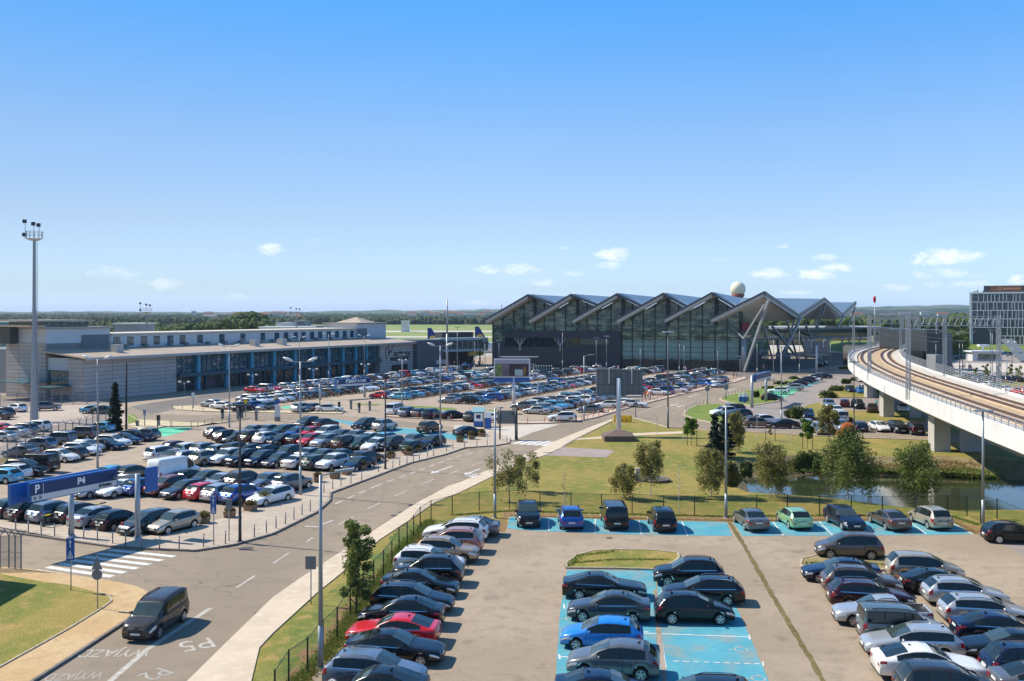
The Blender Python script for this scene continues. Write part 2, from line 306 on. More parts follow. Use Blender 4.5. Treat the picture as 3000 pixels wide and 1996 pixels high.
# top: centreline profile (x from the nose, z); belt: window sill line; ws: windscreen base/top; rw: rear glass top/base; sw: side glass; bp: pillars
SPECS = {
 'saloon': dict(L=4.70, W=1.84, H=1.44, top=[(0, .60), (.06, .68), (.25, .76), (.7, .85), (1.30, .96), (1.75, 1.20), (2.15, 1.37), (2.6, 1.44), (3.1, 1.43), (3.5, 1.36), (3.85, 1.22), (4.2, 1.08), (4.45, 1.05), (4.64, 1.03), (4.70, .92)],
    belt=[(0, .56), (.25, .70), (.8, .80), (1.3, .90), (3.0, .95), (4.0, .99), (4.7, .97)], ws=(1.32, 2.2), rw=(3.4, 4.2), sw=(1.62, 3.95), bp=(2.75,), wx=(.90, 3.72), wr=.70),
 'coupe': dict(L=4.90, W=1.90, H=1.42, top=[(0, .58), (.06, .68), (.3, .77), (.9, .86), (1.55, .95), (2.0, 1.20), (2.4, 1.37), (2.8, 1.42), (3.3, 1.39), (3.8, 1.27), (4.3, 1.10), (4.6, 1.02), (4.84, 1.00), (4.90, .90)],
    belt=[(0, .55), (.3, .70), (.9, .80), (1.5, .89), (3.2, .94), (4.2, .98), (4.9, .95)], ws=(1.57, 2.45), rw=(3.55, 4.55), sw=(1.85, 4.1), bp=(2.95,), wx=(.95, 3.9), wr=.68),
 'hatchback': dict(L=4.25, W=1.78, H=1.49, top=[(0, .62), (.06, .70), (.25, .80), (.6, .90), (1.05, 1.00), (1.5, 1.24), (1.9, 1.42), (2.4, 1.49), (3.0, 1.48), (3.5, 1.42), (3.75, 1.35), (4.0, 1.12), (4.12, 1.0), (4.22, .90), (4.25, .75)],
    belt=[(0, .58), (.25, .72), (.7, .84), (1.1, .93), (3.0, .98), (3.8, 1.02), (4.1, .98), (4.25, .72)], ws=(1.07, 1.95), rw=(3.55, 4.08), sw=(1.4, 3.62), bp=(2.5,), wx=(.82, 3.42), wr=.72),
 'estate': dict(L=4.72, W=1.83, H=1.48, top=[(0, .60), (.06, .69), (.25, .78), (.75, .88), (1.28, .98), (1.75, 1.22), (2.15, 1.40), (2.6, 1.47), (3.3, 1.48), (3.9, 1.45), (4.2, 1.38), (4.45, 1.15), (4.58, 1.02), (4.69, .95), (4.72, .80)],
    belt=[(0, .56), (.25, .70), (.8, .82), (1.3, .92), (3.2, .97), (4.3, 1.0), (4.6, .97), (4.72, .75)], ws=(1.3, 2.2), rw=(4.1, 4.56), sw=(1.62, 4.18), bp=(2.75, 3.6), wx=(.90, 3.70), wr=.72, rails=1),
 'suv': dict(L=4.55, W=1.88, H=1.67, top=[(0, .78), (.06, .88), (.25, .98), (.7, 1.06), (1.15, 1.13), (1.6, 1.40), (1.95, 1.58), (2.4, 1.66), (3.2, 1.67), (3.8, 1.62), (4.0, 1.55), (4.25, 1.28), (4.4, 1.12), (4.52, 1.05), (4.55, .85)],
    belt=[(0, .72), (.25, .88), (.7, .98), (1.15, 1.05), (3.2, 1.11), (4.1, 1.14), (4.4, 1.08), (4.55, .82)], ws=(1.17, 2.0), rw=(3.9, 4.38), sw=(1.5, 3.98), bp=(2.6, 3.4), wx=(.88, 3.60), wr=.73, wrad=.36, rails=1, gc=.3),
 'minivan': dict(L=4.45, W=1.82, H=1.66, top=[(0, .68), (.06, .78), (.25, .88), (.55, .96), (.85, 1.04), (1.3, 1.30), (1.75, 1.53), (2.2, 1.64), (3.0, 1.66), (3.7, 1.62), (3.98, 1.55), (4.2, 1.28), (4.34, 1.08), (4.42, .98), (4.45, .80)],
    belt=[(0, .62), (.25, .78), (.6, .88), (.9, .97), (3.0, 1.03), (4.1, 1.06), (4.35, 1.0), (4.45, .76)], ws=(.88, 1.85), rw=(3.88, 4.3), sw=(1.3, 3.95), bp=(2.35, 3.3), wx=(.84, 3.55), wr=.73, wrad=.33),
 'van': dict(L=4.38, W=1.83, H=1.83, top=[(0, .72), (.06, .86), (.25, .95), (.55, 1.03), (.9, 1.12), (1.3, 1.42), (1.62, 1.70), (1.95, 1.80), (2.8, 1.83), (3.9, 1.82), (4.2, 1.78), (4.3, 1.45), (4.34, 1.15), (4.37, 1.0), (4.38, .8)],
    belt=[(0, .66), (.25, .82), (.6, .95), (.95, 1.05), (3.0, 1.10), (4.2, 1.12), (4.34, 1.0), (4.38, .74)], ws=(.92, 1.68), rw=(4.22, 4.34), sw=(1.3, 4.12), bp=(2.25, 3.25), wx=(.84, 3.57), wr=.80, wrad=.33, rails=1),
 'minibus': dict(L=4.90, W=1.94, H=1.96, top=[(0, .80), (.06, .98), (.2, 1.08), (.45, 1.14), (.75, 1.22), (1.15, 1.58), (1.45, 1.84), (1.8, 1.93), (2.8, 1.96), (4.4, 1.95), (4.7, 1.90), (4.82, 1.50), (4.87, 1.15), (4.89, 1.0), (4.90, .8)],
    belt=[(0, .74), (.2, .95), (.5, 1.08), (.8, 1.15), (3.0, 1.18), (4.6, 1.20), (4.85, 1.1), (4.9, .74)], ws=(.77, 1.52), rw=(4.72, 4.86), sw=(1.15, 4.6), bp=(2.15, 3.4), wx=(.95, 3.95), wr=.84, wrad=.34, rails=1),
 'panel_van': dict(L=5.6, W=2.02, H=2.5, top=[(0, .85), (.06, 1.05), (.2, 1.18), (.45, 1.28), (.8, 1.40), (1.2, 1.85), (1.5, 2.2), (1.8, 2.42), (2.4, 2.5), (5.2, 2.5), (5.5, 2.46), (5.55, 2.0), (5.58, 1.4), (5.59, 1.2), (5.6, .9)],
    belt=[(0, .78), (.2, 1.05), (.5, 1.18), (.85, 1.28), (5.4, 1.32), (5.57, 1.2), (5.6, .8)], ws=(.82, 1.55), rw=(9, 9), sw=(1.15, 2.0), bp=(), wx=(.98, 4.5), wr=.88, wrad=.35),
 'pickup': dict(L=4.9, W=1.80, H=1.58, top=[(0, .68), (.06, .78), (.25, .86), (.8, .95), (1.25, 1.02), (1.65, 1.28), (2.0, 1.47), (2.4, 1.56), (2.9, 1.58), (3.2, 1.52), (3.45, 1.10), (3.5, .80), (4.75, .80), (4.8, .98), (4.88, .98), (4.9, .8)],
    belt=[(0, .62), (.25, .76), (.8, .88), (1.3, .95), (3.4, 1.0), (4.9, .96)], ws=(1.27, 2.05), rw=(3.2, 3.45), sw=(1.6, 3.25), bp=(2.45,), wx=(.9, 3.75), wr=.72, wrad=.34, rails=1, bed=(3.5, 4.78)),
}
RI = 10
def car_ring(sp, x):
    L, W = sp['L'], sp['W']; hw = W/2
    fr = clamp(x/0.75); rr = clamp((L-x)/0.55)
    w = hw*(0.80+0.20*math.sin(fr*PI/2)**0.8)*(0.90+0.10*math.sin(rr*PI/2)**0.8)
    zt = interp(sp['top'], x); zb = min(interp(sp['belt'], x), zt-0.03)
    if sp.get('bed') and sp['bed'][0] <= x <= sp['bed'][1]: zb = .98
    h = max(zt-zb, 0.0); k = clamp(h/0.35)
    gc = sp.get('gc', 0.22); R = sp.get('wrad', .32)+.055
    wr = lerp(w*0.72, hw*2*sp['wr']/2, k) if h > 0.02 else w*0.72
    wr = min(wr, w*0.93)
    p = [(0, gc), (w*.84, gc), (w*.97, gc+.09), (w, lerp(gc, zb, .50)), (w*.985, zb-.08), (w*.945, zb)]
    if zt < zb:    # open load bed
        p += [(w*.86, zb), (w*.85, zt), (w*.4, zt), (0, zt)]
    else:
        p += [(lerp(w*.945, wr, .82 if k > .3 else .45), zb+h*(.84 if k > .3 else .6)), (wr, zb+h*.955), (wr*.6, zt-.006), (0, zt+0.012)]
    for wx in sp['wx']:
        dx = abs(x-wx)
        if dx < R:
            za = sp.get('wrad', .32)+math.sqrt(R*R-dx*dx)
            for i in range(1, 5): p[i] = (p[i][0], max(p[i][1], min(za+.012*i, zb-.05+.01*i)))
            p[0] = (0, max(p[0][1], za))
    return p
def seams(sp):
    return [sp['sw'][0]-.06, (sp['bp'][0]+.08 if sp['bp'] else sp['sw'][1]+.05), min(sp['sw'][1]-.10, sp['wx'][1]-.45)]
def car_stations(sp, fine):
    L = sp['L']; xs = {0.0, L, .06, .2, L-.03, L-.12}
    R = sp.get('wrad', .32)+.055
    for x, z in sp['top']: xs.add(x)
    for wx in sp['wx']:
        for t in ((-1, -.9, -.7, -.4, 0, .4, .7, .9, 1) if fine else (-1, -.8, -.35, .35, .8, 1)): xs.add(round(wx+t*R, 3))
    for a in sp['ws']+sp['rw']+sp['sw']:
        if a < L: xs.add(a)
    for b in sp['bp']: xs.add(b-.035); xs.add(b+.035)
    if fine:
        for x in seams(sp): xs.add(x-.011); xs.add(x+.011)
    xs = sorted(xs); out = [xs[0]]
    for x in xs[1:]:
        if x-out[-1] < .018: continue
        if fine and x-out[-1] > .3: out.append((x+out[-1])/2)
        out.append(x)
    if out[-1] != L: out.append(L)
    return out
def patch(sp, b, x0, x1, v0, v1, off, sgn, mi=0, nx=5, nv=3, smooth=True):
    vs = []
    for i in range(nx+1):
        x = lerp(x0, x1, i/nx); rg = car_ring(sp, x)
        for j in range(nv+1):
            v = lerp(v0, v1, j/nv); k = min(int(v), RI-2); t = v-k
            y = lerp(rg[k][0], rg[k+1][0], t)+off; z = lerp(rg[k][1], rg[k+1][1], t)+(off if v > 5 else 0)
            ex = -off if x < sp['L']*.5 and x < .3 else (off if x > sp['L']-.3 else 0)
            vs.append((x+ex, sgn*y, z))
    fs = []
    for i in range(nx):
        for j in range(nv):
            a = i*(nv+1)+j; q = (a, a+1, a+nv+2, a+nv+1)
            fs.append(q if sgn < 0 else q[::-1])
    b.add(vs, fs, mi, smooth)
def car_body(sp, fine=True, one=False):
    """x measured from the nose; the finished mesh is centred with the nose towards +x"""
    xs = car_stations(sp, fine); L = sp['L']; b = MB(); n = 2*RI-2
    rings = []
    for x in xs:
        p = car_ring(sp, x)
        rings.append([(x, y, z) for y, z in p]+[(x, -y, z) for y, z in p[-2:0:-1]])
    vs = [v for r in rings for v in r]
    F = []; M_ = []
    ws, rw, sw = sp['ws'], sp['rw'], sp['sw']
    for i in range(len(xs)-1):
        xm = (xs[i]+xs[i+1])/2
        for k in range(n):
            k2 = (k+1) % n; row = k if k < RI-1 else n-1-k
            mi = 0
            if row in (0, 1): mi = 1
            if fine and row in (2, 3, 4) and any(abs(xm-q) < .0125 for q in seams(sp)): mi = 1
            if sp.get('bed') and sp['bed'][0] < xm < sp['bed'][1] and row >= 6: mi = 1
            glass = (row >= 7 and (ws[0] < xm < ws[1] or rw[0] < xm < rw[1])) or (row == 5 and sw[0] < xm < sw[1])
            if glass: mi = 2 if one else 1
            if one and row == 5 and any(abs(xm-q) < .04 for q in sp['bp']): mi = 1
            if one and xm < .45 and row == 3: mi = 4
            if one and xm > L-.35 and row in (3, 4): mi = 5
            F.append((i*n+k, (i+1)*n+k, (i+1)*n+k2, i*n+k2)); M_.append(mi)
    for base, flip in ((0, False), ((len(xs)-1)*n, True)):
        for k in range(RI-1):
            a, c = base+k, base+k+1; a2 = base+(n-k) % n; c2 = base+(n-k-1) % n
            f = [a, c, c2, a2]; f = [q for j, q in enumerate(f) if q not in f[:j]]
            if len(f) < 3: continue
            f = f if not flip else f[::-1]
            F.append(tuple(f)); M_.append(1 if k < 2 else 0)
    st = len(b.v); b.v += vs; b.f += F; b.m += M_; b.sm += [True]*len(F)
    return b
def flipx(b, L):   # nose to +x, centred
    b.v = [(L/2-x, -y, z) for x, y, z in b.v]; return b
def wheel_mb(b, cx, cy, r, sgn, mt, mr, spokes=True, n=16):
    w = .2; y0 = cy-sgn*w; y1 = cy
    b.tube((cx, y0, r), (cx, y1-sgn*.02, r), r, r, n, mt)
    b.tube((cx, y1-sgn*.02, r), (cx, y1, r), r, r*.93, n, mt)
    if mr is None: return
    rim_mb(b, cx, cy, r, sgn, mr, spokes, n)
def rim_mb(b, cx, cy, r, sgn, mr, spokes=True, n=16, md=None):
    R = r*.68
    if not spokes:
        b.tube((cx, cy-sgn*.01, r), (cx, cy+sgn*.006, r), R, R, n, mr); return
    if md is not None: b.tube((cx, cy-sgn*.01, r), (cx, cy+sgn*.003, r), R, R, n, md)
    ring = []
    for k in range(20):
        t = 2*PI*k/20
        for q in (R, R*.86): ring.append((cx+q*math.cos(t), cy+sgn*.012, r+q*math.sin(t)))
    f = [(2*k, 2*k+1, (2*k+3) % 40, (2*k+2) % 40) for k in range(20)]
    b.add(ring, f if sgn > 0 else [q[::-1] for q in f], mr)
    for k in range(5):
        t = 2*PI*k/5+.3; d = (math.cos(t), math.sin(t)); e = (-d[1], d[0]); vs = []
        for q, hw_ in ((R*.06, .05), (R*.9, .034)):
            for s_ in (-1, 1): vs.append((cx+d[0]*q+e[0]*hw_*s_, cy+sgn*.016, r+d[1]*q+e[1]*hw_*s_))
        b.add(vs, [(0, 1, 3, 2)] if sgn > 0 else [(0, 2, 3, 1)], mr)
    b.tube((cx, cy, r), (cx, cy+sgn*.02, r), R*.22, R*.2, 8, mr)
def lights_front(sp, b, s, mi=0):
    patch(sp, b, .05, .50, 3.45, 4.25, .008, s, mi)
def lights_rear(sp, b, s, tall, mi=0):
    L = sp['L']
    if tall: patch(sp, b, L-.26, L-.035, 3.45, 4.9, .010, s, mi)
    else: patch(sp, b, L-.32, L-.035, 3.75, 4.6, .010, s, mi)
    rg = car_ring(sp, L); y1 = rg[4][0]; z1 = rg[4][1]; z0 = lerp(rg[3][1], z1, .15)
    b.box(L-.02, L+.012, min(s*y1*.97, s*y1*(.78 if tall else .64)), max(s*y1*.97, s*y1*(.78 if tall else .64)), z0+.06, z1, mi)
PROTO = {}
def proto(kind, lod):
    """lod 0: every part; lod 1: main parts; lod 2: one small mesh"""
    key = (kind, lod)
    if key in PROTO: return PROTO[key]
    sp = SPECS[kind]; L, W = sp['L'], sp['W']; hw = W/2; r = sp.get('wrad', .32); parts = []; P0 = paint('white')
    def mk(name, b, mats_, dyn=False, kids=None):
        flipx(b, L); o = b.build(name, mats_, world=False); COL.objects.unlink(o)
        parts.append((o, dyn, kids or [])); return o
    if lod == 2:
        b = car_body(sp, False, True)
        for wx in sp['wx']:
            for s in (-1, 1): wheel_mb(b, wx, s*(hw-.01), r, s, 3, None, False, 10); rim_mb(b, wx, s*(hw-.01), r, s, 6, False, 8)
        me = mk('body', b, [P0, TRIM, GLASS, TYRE, HEADL, TAILL, RIM], True); PROTO[key] = parts; return parts
    fine = lod == 0
    b = car_body(sp, fine)
    if lod == 1:
        for s in (-1, 1): b.box(1.45, 1.62, min(s*hw*.93, s*(hw+.16)), max(s*hw*.93, s*(hw+.16)), interp(sp['belt'], 1.5), interp(sp['belt'], 1.5)+.13, 0)
    mk('body', b, [P0, TRIM], True)
    ws, rw, sw = sp['ws'], sp['rw'], sp['sw']
    b = MB()
    for s in (-1, 1): patch(sp, b, ws[0]+.03, ws[1]-.02, 7.0, 9.0, .006, s, 0, 8, 2)
    mk('windscreen', b, [WGL])
    if rw[0] < L:
        b = MB()
        for s in (-1, 1): patch(sp, b, rw[0]+.03, rw[1], 7.0, 9.0, .006, s, 0, 6, 2)
        mk('rear_window', b, [GLASS])
    cuts = [sw[0]]+[q for c in sp['bp'] for q in (c-.03, c+.03)]+[sw[1]]
    for s in (-1, 1):
        b = MB()
        for a, c in zip(cuts[::2], cuts[1::2]): patch(sp, b, a, c, 5.06, 5.94, .006, s, 0, 8, 2)
        mk('side_window', b, [GLASS])
    for wx in sp['wx']:
        for s in (-1, 1):
            b = MB(); wheel_mb(b, wx, s*(hw-.012), r, s, 0, None if fine else 1, False, 16 if fine else 12)
            if fine:
                q = MB(); rim_mb(q, wx, s*(hw-.012), r, s, 0, True, 16, 1); flipx(q, L); ro = q.build('rim', [RIM, TRIM], world=False); COL.objects.unlink(ro)
                mk('wheel', b, [TYRE], False, [ro])
            else: mk('wheel', b, [TYRE, RIM])
    tall = kind in ('estate', 'minivan', 'van', 'minibus', 'panel_van')
    for s in (-1, 1):
        b = MB(); lights_front(sp, b, s); mk('headlight', b, [HEADL])
        b = MB(); lights_rear(sp, b, s, tall); mk('taillight', b, [TAILL])
    zf = sp['top'][0][1]
    b = MB(); b.box(-.02, .03, -hw*.42, hw*.42, zf-.20, zf-.06, 0); b.box(-.015, .03, -hw*.62, hw*.62, .27, .38, 0)
    mk('grille', b, [TRIM])
    b = MB(); b.box(-.035, .02, -.26, .26, .43, .54, 0); mk('number_plate', b, [PLATE])
    zr = .80 if kind in ('saloon', 'coupe') else (.62 if kind == 'hatchback' else .88)
    zr = min(zr, sp['top'][-1][1]-.16)
    b = MB(); b.box(L-.02, L+.02, -.26, .26, zr-.055, zr+.055, 0); mk('number_plate', b, [PLATE])
    if fine:
        for s in (-1, 1):
            x = sw[0]+.12; z = interp(sp['belt'], x); b = MB()
            b.add(*ball((x, s*(hw+.10), z+.09), (.07, .13, .085), 8, 6), 0, True); b.bar((x, s*hw*.9, z+.02), (x, s*(hw+.06), z+.07), .05, .04, 1)
            mk('mirror', b, [P0, TRIM], True)
        for s in (-1, 1):
            b = MB(); patch(sp, b, sw[0]-.02, sw[1]+.02, 4.90, 5.05, .008, s, 0, 10, 1)
            mk('window_trim', b, [CHROME if kind in ('saloon', 'estate', 'suv', 'coupe') else TRIM])
            for d in (0, 1):
                x = sw[0]+.80+d*.95; b = MB()
                b.box(x, x+.17, s*hw*.985-.012, s*hw*.985+.012, interp(sp['belt'], x)-.13, interp(sp['belt'], x)-.10, 0); mk('door_handle', b, [TRIM])
    if sp.get('rails'):
        for s in (-1, 1):
            b = MB(); xa, xb = ws[1]+.1, min(rw[0], L-.4)-.12; pts = []
            for i in range(7):
                x = lerp(xa, xb, i/6); rg = car_ring(sp, x); pts.append(Vector((x, s*(rg[7][0]-.05), rg[7][1]+(.065 if 0 < i < 6 else .02))))
            for p, q in zip(pts, pts[1:]): b.bar(p, q, .035, .03, 0)
            mk('roof_rail', b, [CHROME if kind in ('estate',) else TRIM])
    if kind in ('saloon', 'estate', 'hatchback', 'suv', 'coupe') and fine:
        b = MB(); x = rw[0]-.25; z = interp(sp['top'], x); b.add([(x-.1, -.03, z), (x-.1, .03, z), (x+.1, 0, z+.01), (x+.08, 0, z+.11)], [(0, 3, 1), (0, 2, 3), (1, 3, 2)], 0); mk('antenna', b, [TRIM])
    PROTO[key] = parts; return parts
def ball(c, r, nu=10, nv=7):
    vs = [(c[0], c[1], c[2]-r[2])]; fs = []
    for j in range(1, nv):
        a = -PI/2+PI*j/nv
        for i in range(nu):
            t = 2*PI*i/nu; vs.append((c[0]+r[0]*math.cos(a)*math.cos(t), c[1]+r[1]*math.cos(a)*math.sin(t), c[2]+r[2]*math.sin(a)))
    vs.append((c[0], c[1], c[2]+r[2])); top = len(vs)-1
    for i in range(nu):
        fs.append((0, 1+(i+1) % nu, 1+i)); fs.append((top, top-nu+i, top-nu+(i+1) % nu))
    for j in range(nv-2):
        for i in range(nu):
            a = 1+j*nu+i; b_ = 1+j*nu+(i+1) % nu; fs.append((a, b_, b_+nu, a+nu))
    return vs, fs
KNAME = {'saloon': 'parked_saloon_car', 'coupe': 'parked_coupe_car', 'hatchback': 'parked_hatchback_car', 'estate': 'parked_estate_car', 'suv': 'parked_suv', 'minivan': 'parked_people_carrier', 'van': 'small_van', 'minibus': 'parked_minibus', 'panel_van': 'panel_van', 'pickup': 'parked_pickup'}
KWORD = {'saloon': 'saloon', 'coupe': 'coupe', 'hatchback': 'hatchback', 'estate': 'estate', 'suv': 'SUV', 'minivan': 'people carrier', 'van': 'van', 'minibus': 'minibus', 'panel_van': 'panel van', 'pickup': 'pickup'}
CARS = []
ROOFOFF = {'saloon': .42, 'coupe': .35, 'hatchback': .42, 'estate': .60, 'suv': .55, 'minivan': .5, 'van': .85, 'minibus': .6, 'panel_van': .4, 'pickup': .33}
def put_car(kind, colour, x, y, heading, label=None, group=None, lod=None, name=None, z=0.0):
    """x, y in metres; heading in degrees (0 = nose to +x)"""
    d = math.hypot(x, y)
    if lod is None: lod = 0 if d < 74 else (1 if d < 150 else 2)
    CARS.append((x, y))
    pm = paint(colour); T = proto(kind, lod); nm = name or KNAME[kind]
    def recol(o):
        o.material_slots[0].link = 'OBJECT'; o.material_slots[0].material = pm
    if lod == 2:
        o = T[0][0].copy(); o.name = nm; COL.objects.link(o); recol(o); o.location = (x, y, z+.006); o.rotation_euler = (0, 0, math.radians(heading))
        return tag(o, label, 'van' if kind in ('panel_van', 'van', 'minibus') else ('pickup' if kind == 'pickup' else 'car'), group)
    r = empty(nm, (x, y, z+.006), math.radians(heading)); q_ = random.Random(int(x*97+y*131)); r.scale = (q_.uniform(.955, 1.035), q_.uniform(.975, 1.02), q_.uniform(.96, 1.05))
    tag(r, label, 'van' if kind in ('panel_van', 'van', 'minibus') else ('pickup' if kind == 'pickup' else 'car'), group)
    for o, dyn, kids in T:
        c = o.copy(); COL.objects.link(c); c.parent = r
        if dyn: recol(c)
        for k in kids:
            k2 = k.copy(); COL.objects.link(k2); k2.parent = c
    return r
def RF(kind, px, py):     # world x,y of a car whose roof centre is seen at (px,py)
    p = G(px, py, SPECS[kind]['H']-.02); return p.x, p.y
ORD = ['', 'first', 'second', 'third', 'fourth', 'fifth', 'sixth', 'seventh', 'eighth', 'ninth', 'tenth', 'eleventh', 'twelfth', 'thirteenth', 'fourteenth', 'fifteenth', 'sixteenth', 'seventeenth', 'eighteenth', 'nineteenth', 'twentieth']
def ordn(n):
    if n <= 20: return ORD[n]
    tens = {2: 'twenty', 3: 'thirty', 4: 'forty'}[n//10]
    return (tens+'-'+ORD[n % 10]) if n % 10 else {20: 'twentieth', 30: 'thirtieth', 40: 'fortieth'}[n]
def car_row(rows, desc, group, heading=None, start='left', lod=None):
    """rows: (kind, colour, roof px, roof py, heading[, note])"""
    for i, c in enumerate(rows):
        kind, colo, px, py = c[:4]; hd = c[4] if len(c) > 4 and c[4] is not None else heading
        if kind == 'pair': continue
        x, y = RF(kind, px, py); sh_ = ROOFOFF.get(kind, .5); x += math.cos(math.radians(hd))*sh_; y += math.sin(math.radians(hd))*sh_
        note = (' '+c[5]) if len(c) > 5 and c[5] else ''
        lab = f"{colo} {KWORD[kind]}{note}, {ordn(i+1)} from the {start} of {desc}"
        if len(lab.split()) > 16: print('LONG', len(lab.split()), lab)
        put_car(kind, colo, x, y, hd, lab, group, lod)
# ---------------------------------------------------------------- ground, roads, pavements
GRASS = ground_mat('dry_grass', (.27, .215, .052), (.165, .18, .032), (.35, .24, .085), .22, .9, 9, amt=1.5, streak=90)
LUSH = ground_mat('lush_grass', (.12, .19, .03), (.17, .23, .04), (.24, .24, .07), .3, 1.5, 12, amt=.9)
FIELD = ground_mat('field_grass', (.20, .27, .07), (.27, .29, .10), (.17, .24, .06), .006, .02, .2, amt=.3)
ASPH = ground_mat('asphalt', (.265, .21, .155), (.325, .26, .19), (.235, .19, .145), .09, .7, 30, amt=.4, streak=-28, stain=.09, crack=.35)
LOT = ground_mat('lot_pavers', (.355, .28, .205), (.42, .335, .25), (.33, .26, .19), .12, .9, 24, amt=.35, brick=(.24, .12, -6), stain=.22)
LOT4 = ground_mat('lot_asphalt', (.35, .275, .205), (.41, .325, .245), (.31, .245, .19), .07, .6, 24, amt=.35, streak=-28, stain=.16, crack=.25)
PAVE = ground_mat('pale_pavers', (.47, .39, .31), (.53, .44, .35), (.42, .35, .28), .2, 1.1, 20, amt=.3, brick=(.4, .2, 30))
STRIP = ground_mat('sandy_verge', (.60, .49, .37), (.54, .44, .33), (.66, .54, .42), .3, 1.5, 16, amt=.4)
YELP = ground_mat('yellow_pavers', (.56, .38, .19), (.60, .43, .24), (.50, .34, .18), .3, 1.5, 14, amt=.35, brick=(.24, .12, 35))
SAND = ground_mat('dry_sand', (.54, .44, .29), (.60, .50, .34), (.42, .38, .20), .12, .6, 9, amt=.4)
KERB = mat('kerb_stone', (.17, .15, .13), .85, var=.25, scale=2)
WHITE = mat('road_paint', (.66, .64, .60), .7, var=.22, scale=2.2)
FADED = mat('road_paint_faded', (.44, .40, .35), .8, var=.25, scale=3)
BLUEP = ground_mat('blue_bay_paint', (.085, .35, .45), (.12, .41, .50), (.26, .33, .32), .35, .55, 14, amt=.35, brick=(.24, .12, -6), lo=.35, hi=.7)
GREENP = ground_mat('green_bay_paint', (.10, .50, .30), (.14, .55, .35), (.16, .42, .27), .4, 1.2, 14, amt=.3)
DIRT = ground_mat('dry_leaf_dirt', (.24, .13, .06), (.20, .155, .05), (.30, .19, .10), .6, 2.2, 12, amt=1.0)
SIL = 4.0
# ground sheet with the pond cut out
far_rim = [(2150, 1352), (2210, 1342), (2300, 1336), (2400, 1325), (2527, 1338), (2630, 1338), (2757, 1335), (2860, 1343), (2960, 1350), (3200, 1350), (3600, 1345)]
near_rim = [(3600, 1505), (3200, 1498), (3000, 1494), (2783, 1494), (2630, 1485), (2489, 1466), (2385, 1455), (2188, 1442), (2150, 1425), (2135, 1390)]
rim = [G(*p) for p in far_rim+near_rim]
cen = []
for i, p in enumerate(rim):
    if i < len(far_rim):
        dd = 5.6 if i > 2 else 3.5
        q = Vector((p.x+(2 if i < 2 else 0), p.y-dd, -1.65))
    else: q = Vector((p.x+(3 if i >= len(rim)-3 else 0), p.y+4.5, -1.65))
    if i == len(far_rim): q = Vector((rim[i].x, rim[i].y+4.5, -1.65))
    cen.append(q)
big = [Vector((-4000, -200, 0)), Vector((4000, -200, 0)), Vector((4000, 1500, 0)), Vector((-4000, 1500, 0))]
hole = [Vector((p.x, p.y, 0)) for p in rim]
tr = tessellate_polygon([big, hole]); allp = big+hole
b = MB(); fs = []
for t in tr:
    a_, b_, c_ = (allp[i] for i in t)
    if abs((b_-a_).cross(c_-a_).z) < 1e-6: continue
    fs.append(tuple(t) if (b_-a_).cross(c_-a_).z > 0 else tuple(t)[::-1])
b.add([tuple(p) for p in allp], fs)
tag(b.build('ground', GRASS, origin=(0, 0, 0)), 'dry yellow-green lawn and open ground', None, None, 'structure')
b = MB(); n = len(rim)
BANK = ground_mat('pond_bank', (.23, .16, .085), (.26, .21, .11), (.13, .15, .05), .8, 2.5, 7, amt=1.6)
rr = random.Random(3); M_ = []
K = 5
for i in range(n):
    for k in range(K+1):
        t = k/K; p = rim[i].lerp(cen[i], t); z = -1.65*t**.8+(rr.uniform(-.12, .12) if 0 < k < K else 0)
        b.v.append((p.x, p.y, z))
for i in range(n):
    for k in range(K):
        a_ = i*(K+1)+k; c_ = ((i+1) % n)*(K+1)+k; b.f.append((a_, a_+1, c_+1, c_)); b.m.append(0); b.sm.append(True)
tag(b.build('pond_bank', BANK, origin=(0, 0, 0)), 'stony weed-grown bank round the pond', None, None, 'structure')
m, nt, bs, N, Lk = new_mat('pond_water')
bs.inputs['Base Color'].default_value = (.035, .045, .022, 1); bs.inputs['Roughness'].default_value = .03; bs.inputs['Specular IOR Level'].default_value = .6
no = N.new('ShaderNodeTexNoise'); no.inputs['Scale'].default_value = 2.2; no.inputs['Detail'].default_value = 3; geo = N.new('ShaderNodeNewGeometry'); mp = N.new('ShaderNodeMapping'); mp.inputs['Scale'].default_value = (.35, 1.6, 1)
Lk.new(geo.outputs['Position'], mp.inputs[0]); Lk.new(mp.outputs[0], no.inputs['Vector'])
bp = N.new('ShaderNodeBump'); bp.inputs['Strength'].default_value = .12; bp.inputs['Distance'].default_value = .05; Lk.new(no.outputs['Fac'], bp.inputs['Height']); Lk.new(bp.outputs['Normal'], bs.inputs['Normal'])
xs = [p.x for p in rim]; ys = [p.y for p in rim]
b = MB(); b.add([(p.x, p.y, -1.5) for p in [rim[i].lerp(cen[i], .8) for i in range(n)]], [])
P2 = [Vector((v[0], v[1], 0)) for v in b.v]
for t in tessellate_polygon([P2]):
    a_, b_, c_ = (P2[i] for i in t); b.f.append(tuple(t) if (b_-a_).cross(c_-a_).z > 0 else tuple(t)[::-1]); b.m.append(0); b.sm.append(False)
tag(b.build('pond_water', m, origin=(0, 0, 0)), 'still green-brown water of the pond', None, None, 'structure')
